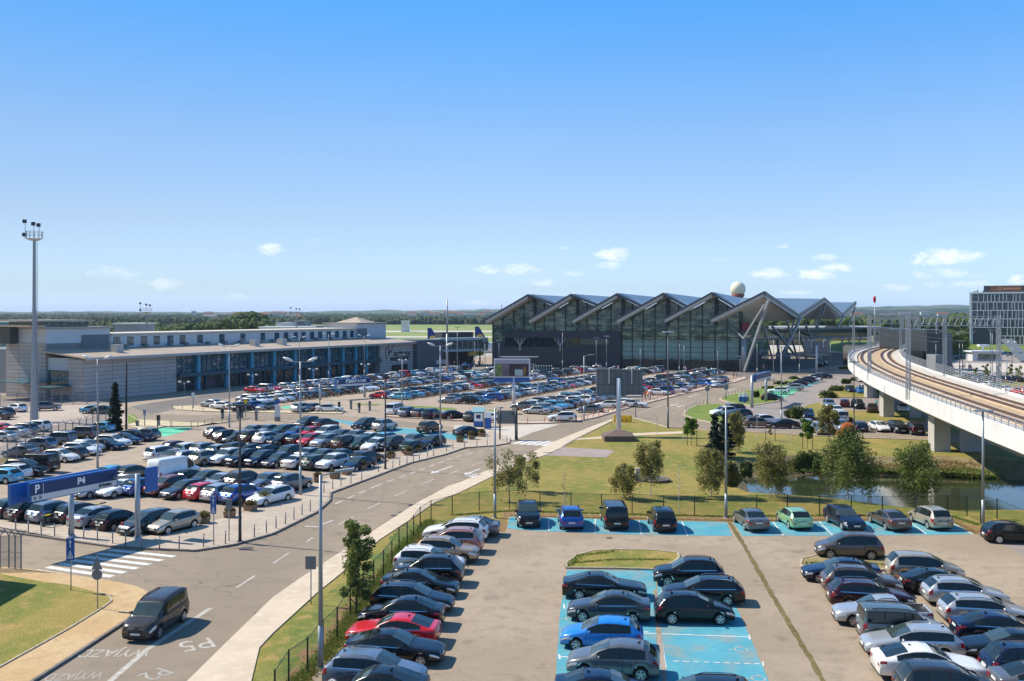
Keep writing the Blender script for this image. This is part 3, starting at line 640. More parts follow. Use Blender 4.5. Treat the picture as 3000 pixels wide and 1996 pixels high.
# kerbed slabs and flat sheets
def W(p, dz=0): return Vector((p[0], p[1], dz))
def wpx(l): return [G(*p) for p in l]
def kerb(px, w=.15, h=.12, closed=False, m=None, name='kerb', off=0.0):
    P = wpx(px) if not isinstance(px[0], Vector) else px
    if closed: P = P+[P[0]]
    b = MB()
    for p, q in zip(P, P[1:]):
        d = (q-p); 
        if d.length < .05: continue
        d.normalize(); nn = Vector((-d.y, d.x, 0))*w/2; p2 = p-d*.02; q2 = q+d*.02
        b.hexa([p2-nn, q2-nn, q2+nn, p2+nn]+[v+Vector((0, 0, h)) for v in (p2-nn, q2-nn, q2+nn, p2+nn)])
    return tag(b.build(name, m or KERB), None, None, None, 'structure')
L1 = .004
# everything paved
ROAD = [(-500, 1600), (60, 1566), (327, 1607), (575, 1617), (684, 1600), (800, 1567), (929, 1503), (967, 1468), (969, 1447), (1100, 1398), (1202, 1359), (1304, 1334), (1363, 1314), (1448, 1308), (1490, 1301), (1560, 1262), (1602, 1243), (1685, 1238), (1745, 1227), (1850, 1195), (2000, 1158), (2086, 1137), (2154, 1122), (2196, 1108), (2270, 1095), (2400, 1078), (2470, 1085), (2520, 1090), (2470, 1130), (2400, 1200),
 (2380, 1245), (2500, 1255), (2721, 1268), (2885, 1277), (3300, 1290), (3300, 1312), (3000, 1303), (2885, 1302), (2721, 1290), (2504, 1282), (2350, 1275), (2184, 1265), (2082, 1263), (2018, 1256), (1957, 1253), (1855, 1225), (1791, 1231), (1720, 1258), (1631, 1294), (1554, 1330), (1455, 1369), (1350, 1416), (1313, 1428), (1218, 1479), (986, 1629), (880, 1698), (800, 1754), (700, 1851), (550, 1997), (420, 2150), (-120, 2150), (99, 1997), (213, 1925), (380, 1815), (437, 1739), (342, 1709), (293, 1701), (103, 1673), (-500, 1640)]
sheet('road', ROAD, L1, ASPH, label='grey asphalt road with white lane markings')
# apron between the lots and the terminals
sheet('forecourt', [(-900, 1250), (-300, 1115), (243, 1110), (520, 1120), (1111, 1060), (1290, 1060), (1300, 1040), (2560, 1010), (2540, 1062), (2470, 1085), (2400, 1079), (2270, 1096), (2196, 1109), (2154, 1123), (2086, 1138), (2000, 1159), (1850, 1196), (1745, 1228), (1685, 1239), (1602, 1244), (1560, 1263), (1490, 1302), (1448, 1309), (1363, 1315), (1304, 1335), (1202, 1360), (1100, 1399), (969, 1448), (967, 1469), (929, 1504), (800, 1568), (684, 1601), (575, 1618), (327, 1608), (60, 1567), (-500, 1601), (-1500, 1601)],
  L1*2, LOT4, label='pale parking lot surface')
ASPH2 = ground_mat('asphalt_dark', (.17, .15, .135), (.20, .175, .155), (.15, .135, .12), .09, .7, 30, amt=.3)
sheet('terminal_road', [(2196, 1107), (2100, 1096), (1900, 1094), (1640, 1092), (1440, 1090), (1300, 1098), (1220, 1104), (1100, 1118), (900, 1138), (700, 1163), (560, 1190), (440, 1215), (380, 1206), (372, 1194), (430, 1183), (560, 1163), (800, 1133), (1080, 1104), (1220, 1089), (1440, 1078), (2150, 1089), (2200, 1060), (2560, 1012), (2545, 1060), (2400, 1078), (2270, 1095)], L1*3, ASPH2)
sheet('access_road', [(372, 1190), (440, 1213), (560, 1217), (740, 1213), (1000, 1218), (1260, 1243), (1400, 1262), (1560, 1272), (1560, 1292), (1400, 1277), (1240, 1256), (1000, 1234), (720, 1232), (560, 1237), (400, 1228), (350, 1210)], L1*4, ASPH)
CONC = ground_mat('concrete_apron', (.52, .46, .39), (.56, .50, .43), (.48, .43, .37), .2, 1, 12, amt=.2)
sheet('driveway', [(1330, 1246), (1440, 1252), (1585, 1243), (1640, 1244), (1560, 1268), (1500, 1292), (1420, 1292), (1330, 1265)], L1*5, CONC)
sheet('crosswalk_surface', [(1500, 1300), (1560, 1292), (1648, 1296), (1660, 1310), (1600, 1335), (1552, 1340)], L1*2.5, ASPH)
# pavement slabs beside the left lot
PH = .10
s1 = [(327, 1603), (420, 1612), (570, 1616), (684, 1599), (800, 1566), (929, 1502), (967, 1468), (969, 1446), (1100, 1397), (1202, 1358), (1304, 1333), (1363, 1313), (1448, 1307), (1490, 1300), (1500, 1290), (1440, 1262), (1380, 1290), (1300, 1300), (1200, 1335), (1100, 1358), (1000, 1388), (900, 1425), (830, 1462), (770, 1482), (700, 1510), (600, 1535), (560, 1552), (470, 1575), (360, 1565), (200, 1540), (60, 1512), (-200, 1480), (-200, 1512), (0, 1548), (180, 1580)]
sheet('pavement', s1, 0, PAVE, h=PH, mside=KERB, label='pale paved strip with bollards beside the left lot')
kerb([(0, 1558), (180, 1584), (327, 1605), (570, 1617), (684, 1600), (800, 1567), (929, 1503), (967, 1469), (969, 1447), (1100, 1398), (1202, 1359), (1304, 1334), (1363, 1314), (1448, 1308), (1490, 1301)], .18, .14)
# yellow pavement, lawn and kerb at the bottom left
sheet('yellow_pavement', [(-260, 2150), (-40, 1990), (0, 1960), (102, 1906), (200, 1850), (300, 1788), (327, 1768), (322, 1756), (290, 1742), (200, 1718), (123, 1709), (0, 1686), (-200, 1672), (-200, 1650), (53, 1668), (103, 1673), (293, 1701), (342, 1709), (400, 1722), (437, 1739), (380, 1815), (213, 1925), (99, 1997), (-90, 2150)], 0, YELP, h=PH, mside=KERB, label='yellow brick pavement along the near lane')
sheet('corner_lawn', [(-260, 2150), (-40, 1990), (0, 1960), (102, 1906), (200, 1850), (300, 1788), (327, 1768), (322, 1756), (290, 1742), (200, 1718), (123, 1709), (0, 1686), (-300, 1672), (-700, 2150)], PH+.004, GRASS)
kerb([(437, 1740), (380, 1816), (213, 1926), (99, 1998), (-60, 2110)], .18, .13)
kerb([(-20, 1972), (102, 1904), (200, 1849), (300, 1787), (327, 1767), (322, 1755), (290, 1741)], .10, .16, m=mat('kerb_pale', (.45, .37, .26), .85, var=.2))
# sandy strip right of the road
sheet('sandy_strip', [(550, 1997), (420, 2150), (700, 2150), (760, 1900), (800, 1857), (933, 1735), (1028, 1659), (1112, 1583), (1199, 1526), (1275, 1473), (1350, 1443), (1455, 1391), (1554, 1349), (1601, 1333), (1648, 1311), (1692, 1286), (1797, 1234), (1791, 1229), (1720, 1256), (1631, 1292), (1554, 1328), (1455, 1367), (1350, 1414), (1313, 1426), (1218, 1477), (986, 1627), (880, 1696), (800, 1752), (700, 1849)], .03, STRIP, h=.03, label='sandy pale strip along the road')
sheet('footpath', [(1640, 1300), (1692, 1285), (1780, 1278), (1850, 1270), (2000, 1264), (2000, 1270), (1850, 1277), (1770, 1285), (1700, 1288)], .008, STRIP)
sheet('access_ramp', [(1554, 1349), (1648, 1311), (1780, 1318), (1801, 1322), (1775, 1341), (1600, 1335)], .012, ground_mat('ramp_asphalt', (.33, .26, .24), (.37, .30, .27), (.29, .24, .22), .3, 1, 16, amt=.3))
kerb([(1797, 1233), (1692, 1284), (1648, 1309)], .12, .1, m=MATS['kerb_pale'])
for q in ([(1855, 1225), (1957, 1253), (2018, 1256), (2082, 1263), (2184, 1266), (2350, 1276), (2504, 1283), (2721, 1291), (2885, 1303), (3000, 1304)], [(2400, 1246), (2721, 1269), (2885, 1278), (3000, 1283)]):
    kerb(q, .35, .10, m=MATS['kerb_pale'])
# the front lot of pavers
FL = [(1490, 1512), (1480, 1560), (1440, 1552), (1400, 1545), (1375, 1600), (1250, 1720), (1000, 1900), (900, 2000), (800, 2150), (3500, 2150), (3500, 1590), (3000, 1590), (2900, 1578), (2862, 1567), (2790, 1535), (2700, 1530), (2400, 1528), (2150, 1532), (1900, 1528), (1700, 1520)]
sheet('car_park', FL, L1*2, LOT, label='pale brick-paved front car park')
LG = ground_mat('lot_asphalt_corner', (.27, .235, .22), (.31, .27, .25), (.25, .22, .2), .3, 1, 20, amt=.3)
sheet('corner_asphalt', [(2862, 1567), (2900, 1578), (3000, 1632), (3500, 1800), (3500, 1590), (3000, 1590), (2920, 1572)], L1*3, LG)
sheet('blue_bays', [(1494, 1515), (1485, 1548), (1560, 1556), (1700, 1562), (1900, 1568), (2145, 1571), (2128, 1530), (1900, 1526), (1700, 1520)], L1*4, BLUEP, label='blue painted bays below the lawn')
sheet('blue_bays_right', [(2148, 1531), (2176, 1571), (2500, 1570), (2700, 1568), (2854, 1566), (2786, 1529), (2500, 1527)], L1*4, BLUEP)
sheet('blue_bays_middle', [(1661, 1671), (1640, 1800), (1632, 1920), (1622, 2100), (1920, 2100), (1924, 1990), (1922, 1672)], L1*4, BLUEP)
sheet('blue_bays_middle_right', [(1925, 1672), (1927, 1990), (1932, 2100), (2290, 2100), (2252, 1996), (2190, 1850), (2120, 1700), (2100, 1672)], L1*4, BLUEP)
sheet('gutter', [(2130, 1530), (2142, 1530), (2180, 1588), (2260, 1728), (2345, 1870), (2440, 2030), (2424, 2030), (2330, 1870), (2246, 1728), (2168, 1590)], L1*5, ground_mat('moss_gutter', (.13, .10, .035), (.17, .13, .05), (.22, .18, .09), .5, 3, 20, amt=.8), rag=.05)
sheet('mossy_joint', [(1914, 1730), (1925, 1730), (1937, 1850), (1954, 1990), (1966, 2080), (1945, 2080), (1938, 1990), (1922, 1850)], L1*6, ground_mat('joint_moss', (.30, .25, .19), (.36, .31, .26), (.25, .19, .12), .6, 3, 20, amt=.5))
isl = [(1659, 1667), (1662, 1650), (1690, 1630), (1740, 1617), (1800, 1614), (1900, 1615), (1985, 1623), (1990, 1636), (1975, 1650), (1925, 1672), (1800, 1668)]
o = sheet('grass_island', isl, 0, GRASS, h=.09, mside=MATS['kerb_pale'], label='kerbed grass island at the head of the blue bays')
kerb(isl, .14, .13, True, MATS['kerb_pale'])
isl2 = [(2346, 1658), (2350, 1640), (2400, 1628), (2480, 1622), (2560, 1630), (2600, 1640), (2600, 1668), (2480, 1700), (2400, 1690)]
sheet('grass_island', isl2, 0, ground_mat('grass_scruffy', (.24, .21, .08), (.33, .26, .15), (.30, .22, .13), .5, 2, 9, amt=1), h=.08, mside=MATS['kerb_pale']); kerb(isl2, .14, .12, True, MATS['kerb_pale'])
# dirt strip along the fences
sheet('dirt_strip', [(1488, 1500), (1700, 1506), (1900, 1513), (2150, 1518), (2400, 1514), (2700, 1514), (2800, 1520), (2900, 1560), (2862, 1567), (2790, 1534), (2700, 1529), (2400, 1527), (2150, 1531), (1900, 1526), (1700, 1519), (1490, 1514), (1480, 1560), (1462, 1556), (1470, 1510)], L1*3, DIRT, rag=.22)
sheet('verge_dirt', [(1240, 1540), (1262, 1545), (1170, 1640), (1085, 1740), (1000, 1840), (900, 1960), (850, 2060), (790, 2060), (880, 1930), (985, 1810), (1060, 1725), (1140, 1640)], L1*2.6, ground_mat('verge_dirt', (.26, .15, .07), (.17, .17, .045), (.30, .19, .10), .9, 2.2, 12, amt=1.0), rag=.4)
sheet('verge_lush', [(1200, 1530), (1240, 1540), (1140, 1640), (1060, 1725), (985, 1810), (880, 1930), (790, 2060), (700, 2060), (850, 1870), (960, 1760), (1060, 1660), (1130, 1590)], L1*1.5, ground_mat('verge_green', (.10, .15, .03), (.20, .19, .05), (.24, .23, .05), .4, 1.4, 9, amt=1.2), rag=.5)
# stall lines and signs on the paint
def strip(b, p, q, w, z, mi=0):
    a = G(*p) if not isinstance(p, Vector) else p; c = G(*q) if not isinstance(q, Vector) else q
    d = (c-a).normalized(); n_ = Vector((-d.y, d.x, 0))*w/2
    b.add([(v.x, v.y, z) for v in (a-n_, c-n_, c+n_, a+n_)], [(0, 1, 2, 3)], mi)
b = MB()
for p, q in (((1608, 1520), (1608, 1556)), ((1744, 1521), (1743, 1562)), ((1872, 1526), (1879, 1566)), ((1998, 1529), (2014, 1570)), ((2265, 1530), (2295, 1570)), ((2400, 1529), (2440, 1570)), ((2524, 1529), (2564, 1569)), ((2667, 1531), (2714, 1566)), ((2786, 1531), (2850, 1566)), ((1925, 1790), (1950, 1960))): strip(b, p, q, .10, L1*5+.0005)
for p, q in (((1884, 1856), (2196, 1867.5)), ((1920, 1740), (2100, 1748)), ((1660, 1772), (1900, 1778)), ((1650, 1842), (1900, 1852)), ((1640, 1925), (1930, 1935))): strip(b, p, q, .10, L1*5+.0005)
tag(b.build('bay_lines', WHITE), None, None, None, 'structure')
b = MB()
for i in range(9): strip(b, (lerp(1967.5, 2235.5, i/9)+4, lerp(1938, 1947, i/9)), (lerp(1967.5, 2235.5, (i+.75)/9), lerp(1938, 1947, (i+.75)/9)), .09, L1*6)
for x, y in ((2235, 1947), (2195, 1868), (1638, 1926), (1652, 1778)):
    strip(b, (x, y-7), (x+2, y+7), .10, L1*6+.002)
tag(b.build('bay_line_dashed', WHITE), None, None, None, 'structure')
def ground_pic(name, loops, x, y, s, rot, m=WHITE, z=L1*6):
    """a painted mark from line loops in its own unit square"""
    c = G(x, y); b = MB(); R_ = Matrix.Rotation(math.radians(rot), 4, 'Z')
    for w, pts in loops:
        for p, q in zip(pts, pts[1:]):
            a = R_ @ Vector((p[0]*s, p[1]*s, 0))+c; e = R_ @ Vector((q[0]*s, q[1]*s, 0))+c; strip(b, a, e, w, z); z += .0004
    return tag(b.build(name, m), None, None, None, 'structure')
wheelchair = [(.07, [(-.1, .5), (0, .42), (.02, .15), (.25, .12), (.35, -.2), (.45, -.2)]), (.06, [(0, .2), (-.2, .1), (-.3, -.1), (-.2, -.33), (0, -.4), (.2, -.3), (.25, -.1)])]
for x, y in ((2165, 1905), (2215, 1990), (1672, 1755), (1668, 1815), (1790, 1559), (1915, 1561)): ground_pic('wheelchair_mark', wheelchair, x, y, 1.1, 90, FADED)
# road markings ---------------------------------------------------------
b = MB(); Z = L1*1+.004; cnt = 0
def dash(px, w, on, off, z=Z, m=b, start=0.0):
    P = wpx(px); seg = []
    for p, q in zip(P, P[1:]):
        L = (q-p).length; d = (q-p)/L; t = start
        while t < L:
            e = min(t+on, L); strip(m, p+d*t, p+d*e, w, z); t += on+off
        start = 0
dash([(318, 2000), (430, 1904), (617, 1782)], .30, 100, 0)
dash([(693, 1722), (747, 1687)], .16, 20, 0); dash([(800, 1651), (846, 1621)], .16, 20, 0); dash([(898, 1588), (916, 1575)], .16, 20, 0)
dash([(990, 1538), (1035, 1515)], .16, 20, 0); dash([(1076, 1491), (1114, 1474)], .16, 20, 0); dash([(1158, 1453), (1192, 1438)], .16, 20, 0); dash([(1234, 1420), (1271, 1405)], .16, 20, 0)
dash([(1312, 1390), (1344, 1378)], .16, 20, 0); dash([(1381, 1364), (1413, 1354)], .16, 20, 0); dash([(1455, 1340), (1480, 1331)], .16, 20, 0)
dash([(982, 1477), (1100, 1425), (1200, 1389), (1330, 1340), (1400, 1324), (1500, 1303)], .28, 1.5, 1.1)
dash([(1855, 1219), (1935, 1188), (2050, 1163)], .15, 200, 0)
for p, q in (((2020, 1182), (2100, 1160)), ((1980, 1175), (2060, 1153)), ((2120, 1158), (2200, 1135)), ((2060, 1180), (2180, 1150)), ((1900, 1200), (1960, 1184)), ((1970, 1213), (1985, 1205)), ((2080, 1150), (2240, 1112)), ((2140, 1140), (2230, 1120))): dash([p, q], .14, 2.2, 2.6)
tag(b.build('lane_markings', FADED), None, None, None, 'structure')
b = MB()
for i in range(7):     # near crossing
    t = i/6; a = (lerp(102.6, 321, t), lerp(1672, 1612, t)); c = (lerp(292.6, 511, t), lerp(1702, 1631, t)); strip(b, a, c, .52, Z+.004)
for i in range(5):     # far crossing
    t = i/4; strip(b, (lerp(1503, 1588, t), lerp(1301, 1307, t)), (lerp(1545, 1632, t), lerp(1290, 1294, t)), .75, L1*2.5+.005)
tag(b.build('zebra_stripes', WHITE), None, None, None, 'structure')
b = MB()
def arrow(b, tip, tail, w, hook=None):
    a = G(*tip); c = G(*tail); d = (a-c).normalized(); n_ = Vector((-d.y, d.x, 0)); L = (a-c).length
    strip(b, c, a-d*1.2, w, Z+.003); b.add([(v.x, v.y, Z+.0035) for v in (a, a-d*1.3+n_*.5, a-d*1.3-n_*.5)], [(0, 1, 2)])
arrow(b, (1262, 1388), (1325, 1366), .22); arrow(b, (1360, 1392), (1406, 1374), .22)
b.add([(v.x, v.y, Z+.006) for v in (G(1362, 1394), G(1402, 1388), G(1385, 1398))], [(0, 2, 1)])
dash([(893, 1542), (945, 1545)], .15, 9, 0, Z+.003, b); dash([(945, 1536), (975, 1525)], .14, 9, 0, Z+.004, b)
for x, y in ((2010, 1146), (2030, 1160), (2145, 1142), (1995, 1190), (1975, 1186)): arrow(b, (x-12, y+3), (x+12, y-3), .25)
tag(b.build('arrow_markings', WHITE), None, None, None, 'structure')
# painted words on the lane (they face drivers coming the other way)
rw = empty('road_lettering', G(380, 1900)); tag(rw, 'white letters painted on the near lane', None, None, 'structure')
def ground_text(body, x0, y0, x1, y1, size, sx, m=FADED, name='lettering'):
    a, c = G(x0, y0), G(x1, y1); mid = (a+c)/2; ang = math.atan2(c.y-a.y, c.x-a.x)
    t = text_mesh(name, body, size, m, rw, mid-rw.location+Vector((0, 0, Z+.003)), (0, 0, ang), ext=.0, bold=.0, sx=sx)
    return t
ground_text('WYJAZD', 425, 1912, 247, 1914, 1.55, .58); ground_text('P5', 622, 1880, 528, 1896, 2.3, .8); ground_text('WYJAZD', 285, 1978, 150, 1985, 1.3, .5, mat('paint_worn', (.36, .33, .30), .85, var=.2)); ground_text('P2', 480, 1965, 425, 1985, 1.7, .8, MATS['paint_worn'])
# dark discs on the ground: manholes, drains, tar patches and plain round spots
for i, (x, y, w) in enumerate([(721, 1608, .9), (1156, 1511, .6), (1785, 1577, .45), (1175, 1501, .5), (760, 1797, .5), (2220, 1560, .4), (1205, 1481, .5)]):
    c = G(x, y); b = MB(); b.tube((c.x, c.y, Z+.001), (c.x, c.y, Z+.006), w*.6, w*.6, 14, 0, True, False)
    tag(b.build('dark_ground_disc', mat('dark_disc', (.07, .06, .055), .7)), None, None, None, 'structure')
# islands with kerbs: round verge, totem island, lot verges
LUS = [(2014, 1222), (2003, 1216), (2013, 1201), (2040, 1190), (2075, 1184), (2110, 1186), (2150, 1192), (2165, 1215), (2160, 1243), (2086, 1240), (2040, 1231)]
def verge(name, px, m, label=None, kw=.5, km=None):
    o = sheet(name, px, 0, m, h=.12, mside=km or MATS['kerb_pale'], label=label); kerb(px, kw, .15, True, km or MATS['kerb_pale']); return o
verge('round_verge', LUS, LUSH, 'bright green rounded verge by the junction')
verge('totem_island', [(2111, 1172), (2120, 1163), (2187, 1146), (2272, 1131), (2337, 1104), (2345, 1108), (2290, 1140), (2240, 1160), (2281, 1177), (2250, 1182), (2200, 1190), (2137, 1181)], LUSH)
sheet('lot_lane', [(2150, 1200), (2240, 1160), (2345, 1108), (2400, 1090), (2470, 1095), (2440, 1150), (2400, 1210), (2380, 1262), (2184, 1262)], L1*3, LG)
sheet('green_stalls', [(2245, 1168), (2252, 1150), (2300, 1138), (2350, 1140), (2290, 1168)], L1*4, GREENP)  # bays painted green
sheet('blue_stalls', [(2352, 1140), (2300, 1137), (2380, 1100), (2425, 1098), (2400, 1120)], L1*4, BLUEP)
for px in ([(2395, 1158), (2430, 1145), (2470, 1130), (2620, 1150), (2700, 1160), (2700, 1170), (2500, 1166), (2400, 1166)], [(2340, 1210), (2360, 1190), (2400, 1180), (2425, 1195), (2500, 1205), (2700, 1208), (2720, 1240), (2560, 1236), (2400, 1228), (2345, 1226)]):
    verge('lot_verge', px, GRASS, kw=.2)
sheet('viaduct_lot', [(2470, 1085), (2560, 1085), (2800, 1120), (2740, 1262), (2380, 1250), (2400, 1200)], L1*2, LG)
verge('dry_verge', [(374, 1250), (372, 1215), (400, 1230), (560, 1240), (640, 1242), (700, 1233), (640, 1238), (580, 1250), (480, 1252), (440, 1262), (400, 1256)], SAND, 'sun-bleached sandy verge by the green bay', kw=.2)
sheet('green_bays', [(455, 1260), (480, 1253), (565, 1253), (535, 1266), (490, 1278), (445, 1282)], L1*3, GREENP)
sheet('grass_patch', [(372, 1214), (395, 1218), (405, 1228), (395, 1240), (372, 1246)], .126, LUSH)
verge('barrier_verge', [(505, 1192), (560, 1190), (640, 1203), (760, 1205), (900, 1204), (1010, 1205), (1000, 1214), (860, 1212), (730, 1210), (600, 1207), (520, 1202)], SAND, kw=.2)
sheet('blue_bays_far', [(960, 1226), (1080, 1243), (1250, 1262), (1420, 1283), (1340, 1290), (1200, 1275), (1050, 1255)], L1*4.5, BLUEP)
sheet('green_bays_far', [(820, 1196), (835, 1190), (880, 1193), (872, 1201)], L1*4.5, GREENP)
verge('long_verge', [(1130, 1213), (1240, 1219), (1400, 1228), (1560, 1236), (1640, 1232), (1700, 1224), (1800, 1200), (1950, 1162), (2120, 1120), (2180, 1104), (2190, 1109), (2154, 1121), (2000, 1157), (1850, 1194), (1745, 1226), (1685, 1237), (1602, 1242), (1560, 1243), (1400, 1237), (1240, 1229), (1130, 1222)], ground_mat('pink_pavers', (.50, .38, .30), (.54, .42, .33), (.46, .36, .28), .3, 1, 14, amt=.3), 'pinkish pavement with red-white posts', kw=.2, km=KERB)
for px in ([(1140, 1189), (1230, 1190), (1340, 1198), (1330, 1204), (1200, 1196)], [(1035, 1183), (1120, 1184), (1100, 1189), (1045, 1187)], [(1420, 1204), (1460, 1200), (1450, 1207)]):
    sheet('thin_verge', px, L1*5, LUSH)
sheet('compound_floor', [(-600, 1240), (-100, 1170), (260, 1168), (330, 1180), (372, 1200), (372, 1245), (240, 1285), (0, 1345), (-200, 1400), (-700, 1500)], L1*3, ground_mat('compound_pavers', (.42, .34, .28), (.47, .39, .32), (.38, .31, .26), .2, 1, 14, amt=.3))
sheet('fence_verge', [(372, 1247), (240, 1289), (100, 1330), (0, 1358), (-100, 1385), (-100, 1372), (0, 1346), (240, 1281), (372, 1243)], L1*4, GRASS)
# airfield and far country
sheet('airfield', [Vector((-3900, 330, 0)), Vector((-170, 330, 0)), Vector((-60, 380, 0)), Vector((50, 400, 0)), Vector((700, 470, 0)), Vector((3900, 600, 0)), Vector((3900, 1495, 0)), Vector((-3900, 1495, 0))], L1*1, FIELD, world=True, label='airfield grass')
RUN = mat('runway_concrete', (.50, .46, .40), .9, var=.12, scale=.02)
def wsheet(name, pts, z, m): return sheet(name, [Vector(p+(0,)) for p in pts], z, m, world=True)
wsheet('apron', [(-150, 330), (-20, 375), (40, 405), (500, 470), (500, 540), (-100, 520), (-220, 430)], L1*6, RUN)
wsheet('taxiway', [(-1500, 640), (1500, 730), (1500, 775), (-1500, 690)], L1*6, RUN)
wsheet('runway', [(-2200, 830), (2200, 960), (2200, 1040), (-2200, 905)], L1*6, RUN)
wsheet('taxiway', [(-320, 430), (-150, 520), (-80, 650), (-110, 655), (-190, 530), (-340, 450)], L1*7, RUN)

# building that throws the shadow over the corner lawn (stands outside the frame)
b = MB(); b.box(-41, -33.4, 48, 61, 0, 4.2); sub_ = b.build('utility_building', mat('utility_wall', (.35, .33, .30), .8), origin=(-37, 54, 0)); tag(sub_, 'small grey utility building left of the corner lawn', 'building')
# ---------------------------------------------------------------- buildings
STONE = panel_mat('stone_cladding', (.40, .37, .35), 7.0, .8, .06, .5, .7)
STONED = panel_mat('stone_cladding_dark', (.10, .115, .13), 3.0, .8, .03, .6, .5)
WPAN = panel_mat('white_panels', (.50, .53, .55), 1.2, 5, .02, .85, .5, var=.03)
DPAN = panel_mat('dark_panels', (.035, .045, .06), 4.5, 1.6, .03, .75, .4, var=.06)
ROOFM = mat('sheet_roof', (.43, .34, .25), .5, .0, var=.12, scale=.25)
ROOFD = mat('roof_edge_dark', (.10, .11, .12), .5)
TEAL = glass_mat('teal_glass', (.008, .045, .07), (.05, .15, .19), 1.0, .05, .8, .03, (.34, .42, .44))  # lighter blotches and whitish flecks paint reflections into the teal
TEALL = glass_mat('pale_teal_glass', (.03, .12, .15), (.10, .25, .28), .8, .1)
BLUECOL = mat('blue_columns', (.045, .27, .40), .45)
TEALD = mat('teal_frame', (.02, .075, .10), .5)
SHOP = glass_mat('shop_glass', (.03, .035, .04), (.16, .15, .14), 1.6, .15, .5)
def frame_fn(A, u, nb):   # local (s along, b back, z) -> world
    A = Vector((A[0], A[1], 0)); u = Vector((u[0], u[1], 0)); nb = Vector((nb[0], nb[1], 0))
    return lambda s, b, z: A+u*s+nb*b+Vector((0, 0, z))
def obox(b, F, s0, s1, b0, b1, z0, z1, mi=0): return b.hexa([F(s0, b0, z0), F(s1, b0, z0), F(s1, b1, z0), F(s0, b1, z0), F(s0, b0, z1), F(s1, b0, z1), F(s1, b1, z1), F(s0, b1, z1)], mi)
# the old terminal ----------------------------------------------------
u1 = Vector((.443, .897)).normalized(); A1 = (-83.5, 186.0); F1 = frame_fn(A1, u1, (-u1.y, u1.x))
def s_of(px, A, u, nb=None, b=0):
    ax, ay = A[0]+(nb[0]*b if nb else 0), A[1]+(nb[1]*b if nb else 0); k = (px-1500)/FPX
    return (k*ay-ax)/(u[0]-k*u[1])
nb1 = (-u1.y, u1.x)
rot1 = math.atan2(u1.y, u1.x)
t1 = empty('old_terminal', (A1[0], A1[1], 0)); tag(t1, 'long low older terminal with teal glass front, blue columns and stone end blocks', 'building')
def part(name, m, parent, *boxes, F=F1):
    b = MB()
    for q in boxes: obox(b, F, *q)
    return b.build(name, m, parent)
def lpart(name, m, parent, boxes, rot, org, F):
    """boxes in the building's own axes so that panel joints run along the wall"""
    b = MB()
    for s0, s1, b0, b1, z0, z1 in boxes: b.box(s0, s1, b0, b1, z0, z1)
    o = b.build(name, m, parent, (0, 0, 0), world=False); o.rotation_euler = (0, 0, rot); o.location = (0, 0, 0); return o
P1 = lambda n, m, bx: lpart(n, m, t1, bx, rot1, A1, F1)
P1('stone_wall', STONE, [(0, 24, 0, 4.0, 0, 8.1)]); P1('stone_wall', STONE, [(101.6, 120, -.4, 6, 0, 8.2)])
P1('stone_wall', STONE, [(1.0, 20, 12, 24, 0, 11.0)]); P1('rear_wing', mat('wing_grey', (.17, .20, .22), .6), [(6, 30, 24.1, 45, 0, 9.4)])
P1('hall', mat('hall_grey', (.30, .32, .33), .7), [(2.0, 119.5, 4.1, 11.9, 0, 8.0)])
P1('entrance_glass', TEAL, [(1.6, 1.9, 4.2, 11.9, 0, 5.6)]); P1('wall_panel', WPAN, [(1.5, 1.9, 4.1, 11.95, 5.7, 8.2)])
P1('glass_canopy', TEALL, [(-6, 1.5, 9, 20, 3.5, 3.7)]); P1('canopy', TEALD, [(-5, 1.4, 3.0, 9, 2.7, 2.9)])
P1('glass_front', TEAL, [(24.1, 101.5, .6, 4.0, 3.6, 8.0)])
P1('shop_front', SHOP, [(24.1, 101.5, 1.4, 4.0, 0, 3.2)])
P1('canopy_band', TEALD, [(24.1, 101.5, -1.0, .58, 3.2, 4.0)])
cols = [580, 664, 737, 802, 863, 915, 963, 1004, 1041, 1073]
for px in cols:
    s = s_of(px, A1, u1); P1('column', BLUECOL, [(s-.45, s+.45, -.35, .55, 0, 8.0)])
s = 24.6; b = MB(); k = 0
bx = []
while s < 101.4: bx.append((s, s+.09, .50, .59, 4.0, 7.95)); s += 1.5
for z in (5.0, 6.0, 7.0): bx.append((24.2, 101.4, .47, .56, z, z+.09))
o = P1('mullions', TEALD, bx)
bx = []
for px in (598, 700, 770, 830, 890, 940, 985):
    s = s_of(px, A1, u1); P1('canopy_post', TEALD, [(s, s+.25, -.5, .3, 0, 3.2)])
for px, wd in ((612, 3.4), (702, 1.5), (767, 3.0), (835, 3.2), (905, 5.5), (945, 5), (985, 3)):
    s = s_of(px, A1, u1); P1('shop_poster', mat('poster_'+str(px % 5), [(.30, .17, .12), (.45, .40, .36), (.10, .07, .09), (.32, .22, .14), (.2, .05, .05)][px % 5], .7, var=.4, scale=1.2), [(s, s+wd, 1.28, 1.37, .5, 2.6)])
